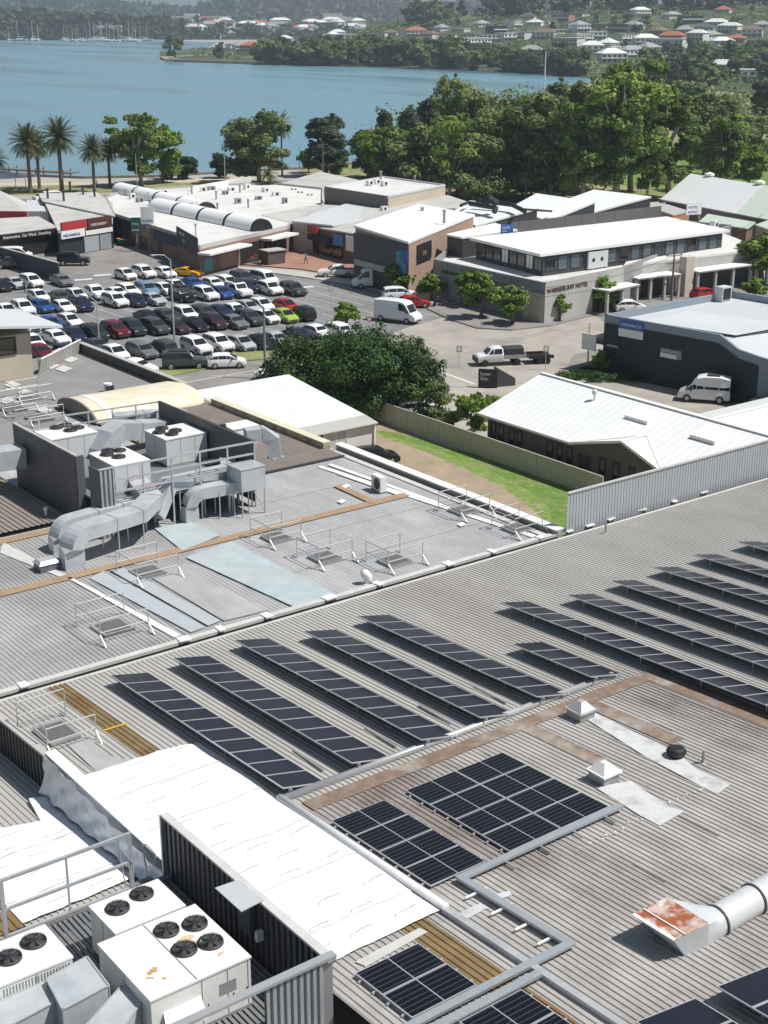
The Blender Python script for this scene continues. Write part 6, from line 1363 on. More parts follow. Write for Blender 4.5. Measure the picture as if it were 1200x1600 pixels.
h,s,u,w,f,v,pk='hatchback','sedan','suv','wagon','four_wheel_drive','minivan','pickup'
LOT={
 'row of the car park nearest the shops':Z([(s,'grey',288,533,0),(h,'white',588,505,0),(u,'white',675,497,0),(s,'white',770,495,0)],0,260),
 'second row of the car park from the shops':Z([(s,'black',8,555,0),(s,'silver',62,545,0),(u,'white',147,540,0),(h,'white',192,606,0),(s,'darkgrey',275,612,0),(h,'white',355,602,0),(pk,'white',445,594,0),(s,'white',535,590,1),(w,'white',605,580,0),(u,'skyblue',690,578,0),(h,'white',762,575,0),(h,'white',822,560,0),(s,'blue',905,547,0),(s,'white',1000,548,0),(w,'white',1070,543,0),(u,'darkgrey',1140,525,0),(f,'white',1245,568,0),(u,'silver',1225,540,0),(v,'white',1240,575,0)][:16],0,260)+[(u,'navy',350+100/3,240+622/3,0),(v,'white',350+185/3,240+588/3,0),(u,'white',350+225/3,240+632/3,0),(u,'darkgrey',350+300/3,240+640/3,0)],
 'third row of the car park from the shops':Z([(h,'white',30,675,0),(u,'white',108,665,0),(h,'blue',195,655,0),(s,'white',292,655,0),(u,'navy',378,648,0),(u,'white',545,628,0),(h,'navy',628,628,0),(s,'silver',716,620,0),(f,'black',855,605,0),(u,'white',965,598,0),(h,'blue',1035,592,0),(f,'white',1118,585,0)],0,260),
 'fourth row of the car park from the shops':Z([(h,'white',135,740,0),(h,'blue',235,738,0),(h,'white',325,722,0),(s,'black',690,706,0),(s,'darkgrey',780,697,0),(u,'white',880,693,0),(u,'darkgrey',960,692,0),(s,'navy',1035,678,0),(s,'white',1120,668,0),(h,'silver',1195,655,0)],0,260)+[(h,'white',350+150/3,240+712/3,0),(h,'red',350+235/3,240+720/3,0)],
 'fifth row of the car park from the shops':Z([(h,'navy',352,788,0),(u,'darkgreen',432,785,0),(u,'maroon',540,768,0),(u,'darkgreen',620,758,0),(u,'darkgrey',725,753,0),(s,'plum',822,748,0),(s,'black',910,738,0),(u,'plum',1002,728,0),(s,'grey',1090,727,0),(u,'darkgrey',1170,712,0)],0,260)+[(h,'white',350+210/3,240+762/3,0),(h,'green',350+268/3,240+762/3,0),(u,'black',350+362/3,240+750/3,1)],
 'sixth row of the car park from the shops':Z([(h,'white',160,825,0),(s,'white',265,798,0),(s,'maroon',190,862,0),(h,'navy',300,872,0),(s,'darkgrey',440,835,1),(h,'white',540,873,0),(w,'grey',665,862,0),(u,'darkgrey',760,850,1),(u,'white',920,843,0),(u,'white',1035,828,0),(h,'silver',1127,828,0)],0,260)+[(s,'black',350+165/3,240+882/3,0),(s,'silver',350+240/3,240+868/3,0),(s,'navy',350+330/3,240+845/3,1),(h,'white',350+415/3,240+830/3,1),(u,'white',350+515/3,240+828/3,1)],
}
HEAD=-R_(90)
rr=random.Random(21)
CARROWS=[]
for row_,L in LOT.items():
    cs=[]
    for k,c,px,py,d in sorted(L,key=lambda q:q[2]):
        o=put(k,c,px,py,HEAD+(math.pi if d else 0)+R_(rr.uniform(-3,3)),row_.replace('row of the','row, ').replace('row, ','row of the ')) ; o['group']='cars in the '+row_; cs.append((o,k,c,px))
    CARROWS.append((row_,cs))
# relax overlaps inside the lot
allc=[o for _,cs in CARROWS for o,_,_,_ in cs]
for it in range(40):
    for i in range(len(allc)):
        for j in range(i+1,len(allc)):
            a,b_=allc[i],allc[j]; dx=b_.location.x-a.location.x; dy=b_.location.y-a.location.y
            ox=2.15-abs(dx); oy=4.95-abs(dy)
            if ox>0 and oy>0:
                if ox<oy: m_=ox/2*(1 if dx>=0 else -1); a.location.x-=m_; b_.location.x+=m_
                else: m_=oy/2*(1 if dy>=0 else -1); a.location.y-=m_; b_.location.y+=m_
SING=[('sports_car','yellow',883/3,260+490/3,R_(-60),'yellow sports car with black roof alone on the lane beside the shops'),
 ('suv','white',948/3,260+424/3,R_(130),'white suv parked against the shop wall beneath the mural'),
 ('four_wheel_drive','black',345/3,260+440/3,R_(-35),'black four wheel drive at the end of the navy wall'),
 ('pickup','darkgrey',60/3,260+455/3,R_(-35),'dark grey pickup in the small yard below the navy wall'),
 ('minivan','white',72/3,260+400/3,R_(-35),'white van behind the dark pickup near the navy wall'),
 ('hatchback','white',-5,260+440/3,R_(0),'white hatchback cut by the left edge below the navy wall'),
 ('sedan','white',640/3,260+935/3,R_(-68),'white sedan on the street just beyond the roof parapet'),
 ('four_wheel_drive','darkgrey',865/3,260+915/3,R_(-28),'long charcoal four wheel drive with roof rack parked along the street'),
 ('hatchback','white',1062/3,260+910/3,R_(-28),'white hatchback parked side-on along the street ahead of the charcoal one'),
 ('pickup','white',350+525/3,240+555/3,R_(150),'white pickup backed under the black fronted shop'),
 ('panel_van','white',350+700/3,240+588/3,R_(150),'white delivery van poking out from under the black fronted shop'),
 ('suv','white',350+825/3,240+658/3,R_(-25),'white suv behind the large panel van'),
 ('hatchback','red',350+890/3,240+694/3,R_(-28),'small red car between the panel van and the motorbike'),
 ('panel_van','white',350+815/3,240+742/3,R_(-70),'big white high roofed panel van turning out of the car park'),
 ('suv','white',424,578,R_(-150),'white suv half hidden behind the power pole by the cottage'),
 ('hatchback','black',585,712,R_(-20),'black hatchback tucked beside the cottage wall'),
 ('suv','white',655,640,R_(-20),'white suv in the shade behind the big dark tree'),
 ('sedan','white',628,622,R_(-20),'white sedan glimpsed between the dark tree and the road'),
 ('hatchback','white',985,478,R_(-30),'white hatchback under the first hotel verandah'),
 ('hatchback','red',1100,458,R_(0),'red hatchback under the second hotel verandah'),
 ('hatchback','darkgrey',1192,634,R_(10),'dark hatchback cut by the right edge on the grass verge'),
 ('campervan','white',1101,608,R_(125),'white high topped campervan parked below the charcoal wall'),
 ('sedan','white',70,308,R_(0),'white sedan behind the white shop roofs by the park'),('minivan','white',85,304,R_(0),'white van on the foreshore road by the park'),('sedan','silver',128,306,R_(0),'silver sedan on the foreshore road by the park'),
 ]
for k,c,px,py,rz,l in SING:
    put(k,c,px,py,rz,None,z0=1.2 if k in('panel_van','campervan','minivan') else .75,label=l,zg=.05)
for row_,cs in CARROWS:
    n=len(cs); seen={}
    for i,(o,k,c,px) in enumerate(cs):
        me_=CN.get(c,c)+' '+KN[k]
        nm=lambda q: CN.get(q[2],q[2])+' '+KN[q[1]]
        short=row_.split(' row')[0] if ' row' in row_ else 'nearest'
        rn={'row of the car park nearest the shops':'in the row nearest the shops'}.get(row_,'in the %s row from the shops'%short)
        ordn=['first','second','third','fourth','fifth','sixth','seventh','eighth','ninth','tenth','eleventh','twelfth','thirteenth','fourteenth','fifteenth','sixteenth','seventeenth','eighteenth','nineteenth','twentieth','last']
        o['label']='%s, %s from the left %s'%(me_,ordn[min(i,20)],rn)
# tray truck
p=G(788,556,.9); t=thing('flatbed_truck','white utility truck with black covered load and long black flat trailer on the junction','truck',(p.x,p.y,.03)); rz=R_(154); 
t.rotation_euler=(0,0,rz)
pm=paint('white')
b=MB(); S=[(.3,.5,1.2,1.22),(.35,.45,1.25,1.85),(.6,.45,1.25,1.95),(1.3,.45,1.25,1.93),(1.6,.45,1.24,1.75),(2.1,.45,1.22,1.26),(2.95,.45,1.1,1.12),(3.1,.5,.95,.97)]
rs=[]
for x,zb,zl,zt in S:
    w_=.93; wt=.78 if zt-zl>.3 else .88; hf=[(w_*.9,zb),(w_,zb+.15),(w_,zl-.05),(w_*.96,zl),(wt,zt-.05),(wt*.85,zt)]; rs.append([(x,y,z) for y,z in hf]+[(x,-y,z) for y,z in reversed(hf)])
b.ring(rs); smooth_angle(b.build('cab',pm,t),32)
b=MB()
for s_ in(-1,1): b.face([(.45,s_*.93,1.33),(1.35,s_*.93,1.33),(1.25,s_*.82,1.82),(.5,s_*.82,1.82)][::s_]); b.face([(1.42,s_*.93,1.33),(1.95,s_*.92,1.33),(1.6,s_*.83,1.7),(1.4,s_*.82,1.82)][::s_])
b.face([(1.66,-.68,1.78),(1.66,.68,1.78),(2.12,.8,1.33),(2.12,-.8,1.33)]); b.build('windows',mGl,t)
MB().bx(3.05,3.3,-.85,.85,.45,.95).build('bull_bar',mPlas,t)
MB().bx(-2.2,.25,-.95,.95,.75,.88).bx(-2.2,-2.1,-.95,.95,.88,1.2).bx(-2.2,.25,-.95,-.9,.88,1.15).bx(-2.2,.25,.9,.95,.88,1.15).build('tray',M['steeld'],t)
b=MB(); b.ring([[(x,-.85,.9),(x,-.8,1.75),(x,-.4,1.9),(x,.4,1.9),(x,.8,1.75),(x,.85,.9)] for x in(-1.9,.15)]); b.build('load_cover',mat('tarp_black',(.03,.03,.032),.8),t)
MB().bx(-5.2,-2.5,-1,1,.62,.72).bx(-5.2,-2.5,-1,-.95,.72,1.0).bx(-5.2,-2.5,.95,1,.72,1.0).bx(-2.9,-2.2,-.05,.05,.55,.62).build('trailer_bed',M['black'],t)
for x in(2.35,-1.2,-3.7,-4.5):
    for s_ in(-1,1):
        b=MB(); b.ring([[(x+.36*math.cos(k*math.pi/8),s_*.85+e*s_,.36+.36*math.sin(k*math.pi/8)) for k in range(16)] for e in(-.1,.12)]); w_=b.build('wheel',mTyre,t)
for s_ in(-1,1): MB().box((3.08,s_*.7,.85),(.1,.25,.18)).build('headlight',mHL,t)
# motorbike
p=G(683,479,0); t=thing('motorbike','dark motorbike standing on the footpath right of the red car','motorbike',(p.x,p.y,.16)); t.rotation_euler=(0,0,.4)
for x in(-.68,.68): b=MB(); b.ring([[(x+r_*math.cos(k*math.pi/8),e,.31+r_*math.sin(k*math.pi/8)) for k in range(16)] for r_,e in((.31,-.06),(.31,.06),(.2,.06),(.2,-.06))],cap=False); b.build('wheel',mTyre,t)
b=MB(); b.path([(.68,0,.31),(.45,0,.85),(.38,0,1.0)],.08,.1); b.path([(-.68,0,.31),(-.1,0,.45),(.35,0,.5)],.14,.2); b.build('frame',mPlas,t)
b=MB(); b.ring([[(x,y*w_,z) for y,z in((-1,.6),(1,.6),(.8,h_),(-.8,h_))] for x,w_,h_ in((-.75,.1,.8),(-.3,.16,.8),(.05,.17,.95),(.4,.1,.9))]); b.build('body',M['black'],t)
MB().bar((.35,-.38,1.05),(.35,.38,1.05),.04).build('handlebar',M['steel'],t)
# bins, table, kiosk
def bin_(x,y,z,lid,label,g='wheelie bins by the arcade wall'):
    p=G(x,y,z); t=thing('wheelie_bin',label,'bin',p,g); b=MB(); b.hexa([(-.24,-.3,.08),(.24,-.3,.08),(.24,.3,.08),(-.24,.3,.08)],[(-.3,-.37,1.),(.3,-.37,1.),(.3,.37,1.),(-.3,.37,1.)]); b.build('body',M['green'] if lid!=M['red'] else M['dgrey'],t); MB().bx(-.32,.32,-.4,.4,1.,1.08).build('lid',lid,t)
    for s_ in(-1,1): b=MB(); b.ring([[(s_*.27+e,.3+.1*math.cos(k),.1+.1*math.sin(k)) for k in range(6)] for e in(-.03,.03)]); b.build('wheel',mTyre,t)
for x,y,c,l in[(186,383,M['orange'],'dark green wheelie bin with orange lid, left of the bins'),(192,384,M['orange'],'dark green wheelie bin beside the red lidded ones'),(199,385,M['red'],'red lidded bin, left one of two'),(205,385,M['red'],'red lidded bin, right one of two')]: bin_(x,y,.02,c,l)
p=G(231,386,0); t=thing('donation_bin','tall red donation bin against the brown brick arcade wall','bin',p); MB().bx(-.7,.7,-.6,.6,0,1.9).build('body',M['red'],t); MB().bx(-.5,.5,-.68,-.6,1.2,1.6).build('chute',M['signwhite'],t)
p=G(427,413,0); t=thing('kiosk','small dark brown kiosk with flat roof on the brick plaza','kiosk',p); MB().bx(-1.5,1.5,-1,1,.15,2.1).build('wall',M['taupe'],t); MB().bx(-1.7,1.7,-1.2,1.2,2.1,2.25).build('roof',M['lgrey'],t)
p=G(384,412,0); t=thing('planter_box','long planter box with red flowers at the plaza edge','planter',p); MB().bx(-2,2,-.5,.5,.15,.8).build('box',M['dgrey'],t); b=MB(); rr=random.Random(2)
for _ in range(200): c=Vector((rr.uniform(-2,2),rr.uniform(-.5,.5),rr.uniform(.8,1.2))); u_=Vector((rr.uniform(-1,1),rr.uniform(-1,1),rr.uniform(-1,1))).normalized()*.12; v_=u_.cross(Vector((0,0,1))); b.face([c-u_,c+v_,c+u_,c-v_])
b.build('flowers',M['red'],t)
# hoarding sign on the corner
p=G(762,606,0); t=thing('corner_sign','black upright monument sign with pale script by the junction corner','sign',p); t.rotation_euler=(0,0,-R_(50))
MB().bx(-.95,.95,-.15,.15,0,1.9).build('board',M['black'],t); text('Laser\nSkin',"lettering",.5,M['signwhite'],p+Vector((0,0,0)),(1,0,0),(0,0,1),t); l=[c for c in t.children if c.name.startswith('lettering')][0]; l.location=(-.75,-.17,1.3)
t=thing('sign_apron','dark sloping screen running back from the monument sign','screen',G(790,606,0)); a=G(772,606,0); b_=G(805,603,0); b=MB(); b.hexa([(a.x,a.y,0),(b_.x,b_.y,0),(b_.x,b_.y+.1,0),(a.x,a.y+.1,0)],[(a.x,a.y,2.2),(b_.x,b_.y,.8),(b_.x,b_.y+.1,.8),(a.x,a.y+.1,2.2)]); b.build('panel',M['dgrey'],t,w=True)
# ---------------------------------------------------------------- poles
def pole(x,y0,ytop,label,m,r=.11,name='street_lamp',cat='street lamp',arm=None,group=None,zb=0.,cross=False):
    p=G(x,y0,zb); H=UP(x,y0,ytop,zb); t=thing(name,label,cat,p,group)
    MB().tube((0,0,0),(0,0,H),r,8,r*.6).build('pole',m,t)
    if arm:
        ax,ay=arm; b=MB(); b.path([(0,0,H-.1),(ax*.4,ay*.4,H+.5),(ax,ay,H+.6)],.08,.08,n=6,round_=True); b.build('arm',m,t); MB().box((ax*1.15,ay*1.15,H+.56),(.5,.35,.12)).build('lamp_head',M['lgrey'],t)
    if cross:
        for k in range(cross): b=MB(); b.bar((-1.2,.3,H-.5-k*1.),(1.2,-.3,H-.5-k*1.),.1,.1); b.build('crossarm',m,t)
        for s_ in(-1,1): b=MB(); b.lathe([(.06,0),(.08,.12),(.03,.2)],(s_*1.05,-s_*.26,H-.45),8); b.build('insulator',M['letter'],t)
    return t,H
LS=M['steel']
pole(273,545,405,'tall galvanised lamp in the middle of the car park',LS,arm=(-1.6,.4)); pole(156,548,470,'galvanised lamp with long arm over the left of the car park',LS,.1,arm=(-1.5,1.)); 
pole(415,592,480,'thick grey green power pole beside the cottage roof',mat('pole_green_grey',(.20,.23,.20),.85),.17,'power_pole','pole')
pole(1049,470,393,'timber power pole with crossarms in front of the hotel wing',M['timber'],.18,'power_pole','pole',cross=2); pole(821,318,268,'timber pole with two crossarms behind the sawtooth roofs',M['timber'],.16,'power_pole','pole',cross=2)
pole(1099,345,303,'timber pole behind the white hotel storey, near the hall',M['timber'],.15,'power_pole','pole',cross=1); pole(352,292,208,'tall thin mast by the foreshore lawn',LS,.12); pole(440,262,206,'slim lamp beside the palm and dark tree',LS,.1,arm=(1.5,0))
pole(468,275,228,'slim lamp right of the queen palm',LS,.08); pole(851,130,80,'tall white mast at the far headland shore',M['signwhite'],.35,'mast','mast')
pole(180,300,240,'thin lamp among the date palms',LS,.09); pole(583,265,222,'white lamp pole by the park grass',LS,.1,arm=(-1.2,0)); pole(693,335,280,'short pole by the pale trunked gum',M['timber'],.1,'power_pole','pole')
pole(215,300,240,'second thin lamp by the bright green tree',LS,.09); pole(505,290,222,'brown timber pole by the grey workshop',M['timber'],.15,'power_pole','pole',cross=1); pole(232,288,262,'short park lamp on the lawn',LS,.07)
pole(918,572,505,'plain grey pole near the charcoal shop awning',LS,.09,'sign_pole','pole')
def sign(x,y,h,label,shape,col,z=0.,rz=0.):
    p=G(x,y,z); t=thing('road_sign',label,'road sign',p); t.rotation_euler=(0,0,rz); MB().tube((0,0,0),(0,0,h),.035,6).build('post',LS,t)
    b=MB()
    if shape=='tri': o=[(-.42,h),(.42,h),(0,h-.72)]; n_=3
    else: o=[(-.3,h),(.3,h),(.3,h-.7),(-.3,h-.7)]; n_=4
    b.hexa([(x_,-.04,z_) for x_,z_ in o],[(x_,-.06,z_) for x_,z_ in o]); b.build('plate',col,t)
    c=(0,h-.3) if n_==3 else (0,h-.35); b=MB(); o2=[(c[0]+(x_-c[0])*.62,c[1]+(z_-c[1])*.62) for x_,z_ in o]; b.face([(x_,-.066,z_) for x_,z_ in o2]); b.build('plate_face',M['signwhite'],t)
sign(577,530,2.6,'red and white give way triangle at the car park exit','tri',M['red'],rz=-.6); sign(717,575,2.4,'small sign on a post by the junction kerb','sq',M['lgrey'],rz=-.6); sign(852,578,2.6,'tilted small sign by the brick corner of the lane','sq',M['lgrey'],rz=-.5)
sign(1068,595,2.6,'red and white sign beside the campervan','sq',M['red'],rz=-.5); sign(517,470,2.,'thin post sign on the traffic island','sq',M['lgrey'],rz=-.5)
billboard(233,394,0,7.,2.,2.6,'tall white sign board at the corner of the arcade',['WATER'],M['signwhite'],-.6,.5,posts=1,wc=M['signblue']); billboard(215,392,0,5.2,1.6,2.4,'dark green sign on a pole beside the arcade',['MALL','PARK'],M['green'],-.6,.5,posts=1)
billboard(308,413,0,6.,.3,.3,'thin flag post at the arcade corner',[],M['steeld'],0,posts=1)
# power lines
b=MB(); 
def wire(p,q,sag=1.2,r=.025):
    p=Vector(p); q=Vector(q); pts=[p.lerp(q,k/10)-Vector((0,0,sag*4*(k/10)*(1-k/10))) for k in range(11)]
    b.path(pts,r*2,r*2,n=4,round_=True)
P1=G(1049,470,0); H1=UP(1049,470,393); P2=G(840,520,0)
for dz in(-.5,-1.5): wire(P1+Vector((0,0,H1+dz)),Vector((98,112,8.5+dz)),1.4); wire(P1+Vector((0,0,H1+dz)),P1+Vector((60,30,H1+dz)),1.4)
t=thing('power_line','thin dark power lines strung from the pole by the hotel wing','power line',P1+Vector((0,0,H1))); b.build('wire',M['black'],t,w=True)
# ---------------------------------------------------------------- people
def person(px,py,label,top,leg,zb=0.,rz=0.,walk=.22,h=1.7):
    p=G(px,py,zb); t=thing('person',label,'person',(p.x,p.y,zb+.0)); t.rotation_euler=(0,0,rz); s_=h/1.75
    V=[(0,0,.95),(0,0,1.2),(0,0,1.45),(0,0,1.55),(0.01,0,1.66),(-.0,.09,.9),(walk,.1,.5),(walk*.8,.1,.07),(walk*.8+.16,.1,.04),(0,-.09,.9),(-walk*.4,-.1,.5),(-walk*1.4,-.1,.1),(-walk*1.4+.15,-.1,.05),(0,.2,1.42),(-walk*.5,.25,1.12),(-walk*.2,.24,.88),(0,-.2,1.42),(walk*.5,-.25,1.12),(walk*1.1,-.22,.9)]
    E=[(0,1),(1,2),(2,3),(3,4),(0,5),(5,6),(6,7),(7,8),(0,9),(9,10),(10,11),(11,12),(2,13),(13,14),(14,15),(2,16),(16,17),(17,18)]
    Rr=[.14,.13,.15,.055,.1,.09,.06,.045,.04,.09,.06,.045,.04,.06,.045,.035,.06,.045,.035]
    me=bpy.data.meshes.new('body'); me.from_pydata([tuple(c*s_ for c in v_) for v_ in V],E,[]); o=bpy.data.objects.new('body',me); COL.link(o)
    m_=o.modifiers.new('s','SKIN'); 
    for i,r_ in enumerate(Rr): me.skin_vertices[0].data[i].radius=(r_*s_,r_*s_)
    me.skin_vertices[0].data[0].use_root=True
    o.modifiers.new('d','SUBSURF').levels=1
    dg=bpy.context.evaluated_depsgraph_get(); me2=bpy.data.meshes.new_from_object(o.evaluated_get(dg)); bpy.data.objects.remove(o)
    for m__ in(top,leg,mat('skin',(.45,.28,.2),.6)): me2.materials.append(m__)
    for f_ in me2.polygons: z=f_.center.z/s_; y=abs(f_.center.y)/s_; f_.material_index=2 if z>1.5 or (y>.19 and z<1.05) else (0 if z>.95 else 1); f_.use_smooth=True
    o=bpy.data.objects.new('body',me2); COL.link(o); o.parent=t
    b=MB(); b.lathe([(.03,-.02),(.1,0),(.115,.07),(.09,.13),(.01,.16)],(-.015*s_,0,1.66*s_),10); b.build('hair',M['letter'],t,smooth=True)
person(478,412,'person in green top and dark trousers walking across the brick plaza',mat('top_green',(.05,.22,.12),.8),M['letter'],.15,2.); person(39,458,'person in dark clothes walking between cars on the left of the car park',M['letter'],M['letter'],0,1.); 
person(152,294,'person in white top on the foreshore lawn',M['signwhite'],M['navy'],0,0,h=1.7); person(518,402,'person in a yellow top outside the shops',mat('top_yellow',(.6,.4,.05),.8),M['letter'],.15,1.,h=1.6)
# ---------------------------------------------------------------- trees
rt=random.Random(99)
def leaves(b,c,r,n,s,rr,out=.6):
    for _ in range(n):
        a=rr.uniform(0,2*math.pi); z=rr.uniform(-.75,1); q=math.sqrt(max(0,1-z*z)); d=Vector((q*math.cos(a),q*math.sin(a),z)); k=rr.random()**.35
        p=Vector(c)+Vector((d.x*r[0],d.y*r[1],d.z*r[2]))*k
        nn=(d*out+Vector((rr.uniform(-1,1),rr.uniform(-1,1),rr.uniform(-.6,1)))*(1-out)+Vector((0,0,.25))).normalized()
        u_=nn.cross(Vector((rr.uniform(-1,1),rr.uniform(-1,1),rr.uniform(-1,1)))).normalized(); v_=nn.cross(u_); k1=s*rr.uniform(.6,1.3); k2=k1*rr.uniform(.5,.9)
        b.face([p-u_*k1,p-v_*k2,p+u_*k1,p+v_*k2])
def tree(kind,seed,H,Rad,n,ls,lm,tm,clumps=16,base=.35,shape='round',name='tree'):
    rr=random.Random(seed); t=thing(name,'tree','tree'); b=MB(); tb=MB()
    top=H*.55 if shape!='open' else H*.5
    lean=(rr.uniform(-.06,.06)*H,rr.uniform(-.06,.06)*H)
    tr=H*.02+.08
    tb.path([(0,0,-.1),(lean[0]*.3,lean[1]*.3,H*.25),(lean[0],lean[1],top)],tr*2,tr*2,n=8,round_=True)
    cl=[]
    for k in range(clumps):
        a=2*math.pi*k/clumps*2.4+rr.uniform(-.4,.4)
        if shape=='round': zz=rr.uniform(base,.92); prof=math.sin(max(.12,min(1,(zz-base)/(1-base)))*math.pi*.9+.25); rad=Rad*prof*rr.uniform(.45,.85); cr=Rad*rr.uniform(.28,.42)
        elif shape=='open': zz=rr.uniform(base,.93); rad=Rad*rr.uniform(.2,.85)*(1-.35*abs(zz-.65)); cr=Rad*rr.uniform(.2,.36)
        elif shape=='cone': zz=base+(1-base)*(k+.5)/clumps; rad=Rad*(1-zz)*.9*rr.uniform(.3,1); cr=Rad*(.2+.4*(1-zz))
        else: zz=rr.uniform(base,.9); rad=Rad*rr.uniform(.3,.8)*(1-.5*zz); cr=Rad*rr.uniform(.3,.45)
        c=Vector((lean[0]*zz+rad*math.cos(a),lean[1]*zz+rad*math.sin(a),H*zz)); cl.append((c,cr))
        s0=Vector((lean[0]*.6,lean[1]*.6,H*rr.uniform(.22,.5)))
        if k%2==0: tb.path([s0,s0.lerp(c,.55)+Vector((0,0,-.03*H)),c],tr*.7,tr*.7,n=5,round_=True)
    cl.append((Vector((lean[0],lean[1],H*.72)),Rad*.42))
    for c,cr in cl:
        fl=rr.uniform(.6,.85)
        leaves(b,c,(cr,cr,cr*fl),n//len(cl),ls,rr)
        # small sprigs outside the clump
        for _ in range(3): d=Vector((rr.uniform(-1,1),rr.uniform(-1,1),rr.uniform(-.3,.8))).normalized()*cr; leaves(b,c+d,(cr*.3,cr*.3,cr*.25),n//len(cl)//14,ls,rr)
    tb.build('trunk',tm,t,smooth=True); b.build('crown',lm,t); return t
LMd=leafmat('leaf_dark',(.03,.06,.018),(.085,.145,.035),.35); LMb=leafmat('leaf_bright',(.10,.19,.025),(.25,.36,.06),.4); LMo=leafmat('leaf_olive',(.10,.145,.045),(.24,.29,.10),.3); LMg=leafmat('leaf_gum',(.10,.165,.03),(.28,.37,.08),.2); LMc=leafmat('leaf_casuarina',(.05,.068,.04),(.11,.135,.075),.3); LMf=leafmat('leaf_fig',(.012,.04,.008),(.065,.145,.022),.5,.12)
T={}
T['gumA']=tree('g',1,20,7.,17000,.3,LMg,M['paletrunk'],40,.2,'open','gum_tree'); T['gumB']=tree('g',2,20,6.2,15000,.3,LMg,M['paletrunk'],34,.22,'open','gum_tree'); T['gumC']=tree('g',3,20,7.5,17000,.3,LMo,M['paletrunk'],42,.16,'open','gum_tree')
T['bushA']=tree('b',4,10,5.,9000,.26,LMb,M['trunk'],20,.2,'round','leafy_tree'); T['bushB']=tree('b',5,10,5.2,9000,.26,LMo,M['trunk'],22,.15,'round','leafy_tree'); T['dark']=tree('b',6,10,4.8,9000,.26,LMd,M['trunk'],20,.12,'round','dark_tree')
T['cas']=tree('c',7,14,4.2,9000,.27,LMc,M['trunk'],24,.15,'mix','casuarina_tree'); T['street']=tree('s',8,4.4,1.8,2400,.17,LMb,M['trunk'],11,.35,'round','street_tree')
T['farA']=tree('f',10,10,5.5,500,1.0,LMd,M['trunk'],10,.1,'round','far_tree'); T['farB']=tree('f',11,10,5.,500,1.0,LMo,M['trunk'],9,.12,'round','far_tree'); T['farC']=tree('f',12,12,4.5,480,.95,LMc,M['trunk'],9,.12,'mix','far_tree')
USED=set()
def ptree(kind,x,y0,ytop,label,wid=1.,group=None,zb=0.,Hn=None,p=None):
    base={'gumA':20,'gumB':20,'gumC':20,'bushA':10,'bushB':10,'dark':10,'cas':14,'street':4.4,'farA':10,'farB':10,'farC':12}[kind]
    if p is None: p=G(x,y0,zb)
    H=Hn or UP(x,y0,ytop,zb); s_=H/base
    src=T[kind]
    if kind not in USED: o=src; USED.add(kind)
    else: o=copy_tree(src)
    o.location=p; o.scale=(s_*wid,s_*wid,s_); o.rotation_euler=(0,0,rt.uniform(0,6.28)); o['label']=label
    if group: o['group']=group
    elif 'group' in o: del o['group']
    return o
g='big gum trees between the shops and the lake'
for k,x,y0,yt,w_,l in [('gumA',960,318,100,1.1,'tallest gum tree at centre right, crown reaching up over the far houses'),('gumB',1045,312,140,1.25,'broad gum with bright crown right of the tallest one'),('gumC',860,312,125,1.15,'big gum left of the tallest one, dark olive crown'),('gumA',910,320,150,1.,'gum filling the gap between the two tallest crowns'),('gumB',700,318,178,1.,'gum with long pale bare trunk behind the tan hall'),
  ('gumC',790,305,150,1.1,'olive gum right of the pale trunked gum'),('gumB',985,300,88,1.0,'tall narrow gum top standing above the rest near the headland'),('gumC',716,288,118,.8,'thin wispy gum whose top shows against the lake'),('gumA',1120,300,170,1.05,'gum at the right by the pale roofed hall'),('gumB',1010,318,190,.8,'slim gum in front of the broad one, by the blue arch')]: ptree(k,x,y0,yt,l,w_,g)
g='bushy trees in the lakeside wood'
for k,x,y0,yt,w_,l in [('bushA',610,296,198,1.2,'bright green bushy tree at the left end of the wood'),('dark',640,300,215,1.2,'dark rounded tree beside the bright one at the left end of the wood'),('bushB',665,306,200,1.1,'olive bushy tree in front of the lake, left of the pale trunk'),('bushB',752,318,215,1.1,'olive bushy tree right of the pale trunked gum'),('dark',735,312,235,1.0,'dark tree at the foot of the olive gum'),('bushA',880,310,245,1.2,'bright green low tree behind the sawtooth roofs'),('bushB',830,306,238,1.1,'dull green low tree by the crossarm pole'),('cas',640,262,165,1.,'narrow grey green tree against the lake, left'),('cas',600,250,170,.9,'narrow grey green tree at the water edge, leftmost'),('cas',670,255,150,1.,'narrow grey green tree against the lake, middle'),('cas',760,240,145,1.3,'grey green tree in front of the bay, right'),('bushA',800,290,170,1.2,'bright bushy tree high in the wood'),('gumC',745,270,165,.9,'olive crown rising behind the pale trunked gum'),('dark',575,278,206,1.1,'dark tree at the end of the lawn before the wood'),('bushA',590,280,215,.9,'light green tree at the end of the lawn'),
  ('bushB',1150,275,185,1.2,'olive tree beyond the hall roof, right'),('bushB',1185,246,185,1.3,'olive tree at the right edge above the hall'),('bushA',1096,262,205,1.2,'bright tree beyond the hall ridge'),('cas',1130,215,150,1.3,'grey green tree at the right below the far houses'),('bushB',1075,200,130,1.3,'olive tree on the slope right of the tallest gum'),('cas',1190,190,125,1.4,'grey green tree at the right edge of the slope'),('bushA',1170,290,225,1.1,'bright low tree behind the pale green roof end'),('bushB',900,240,150,1.4,'olive tree deep in the wood below the mast'),('bushA',840,230,150,1.4,'bright tree deep in the wood below the mast'),('cas',1020,190,110,1.5,'grey tree on the slope behind the tallest gum'),('dark',940,230,130,1.4,'dark mass of tree behind the tallest gum'),('bushB',1110,240,150,1.4,'olive tree between the broad gum and the slope')]: ptree(k,x,y0,yt,l,w_,g)
g='trees on the foreshore'
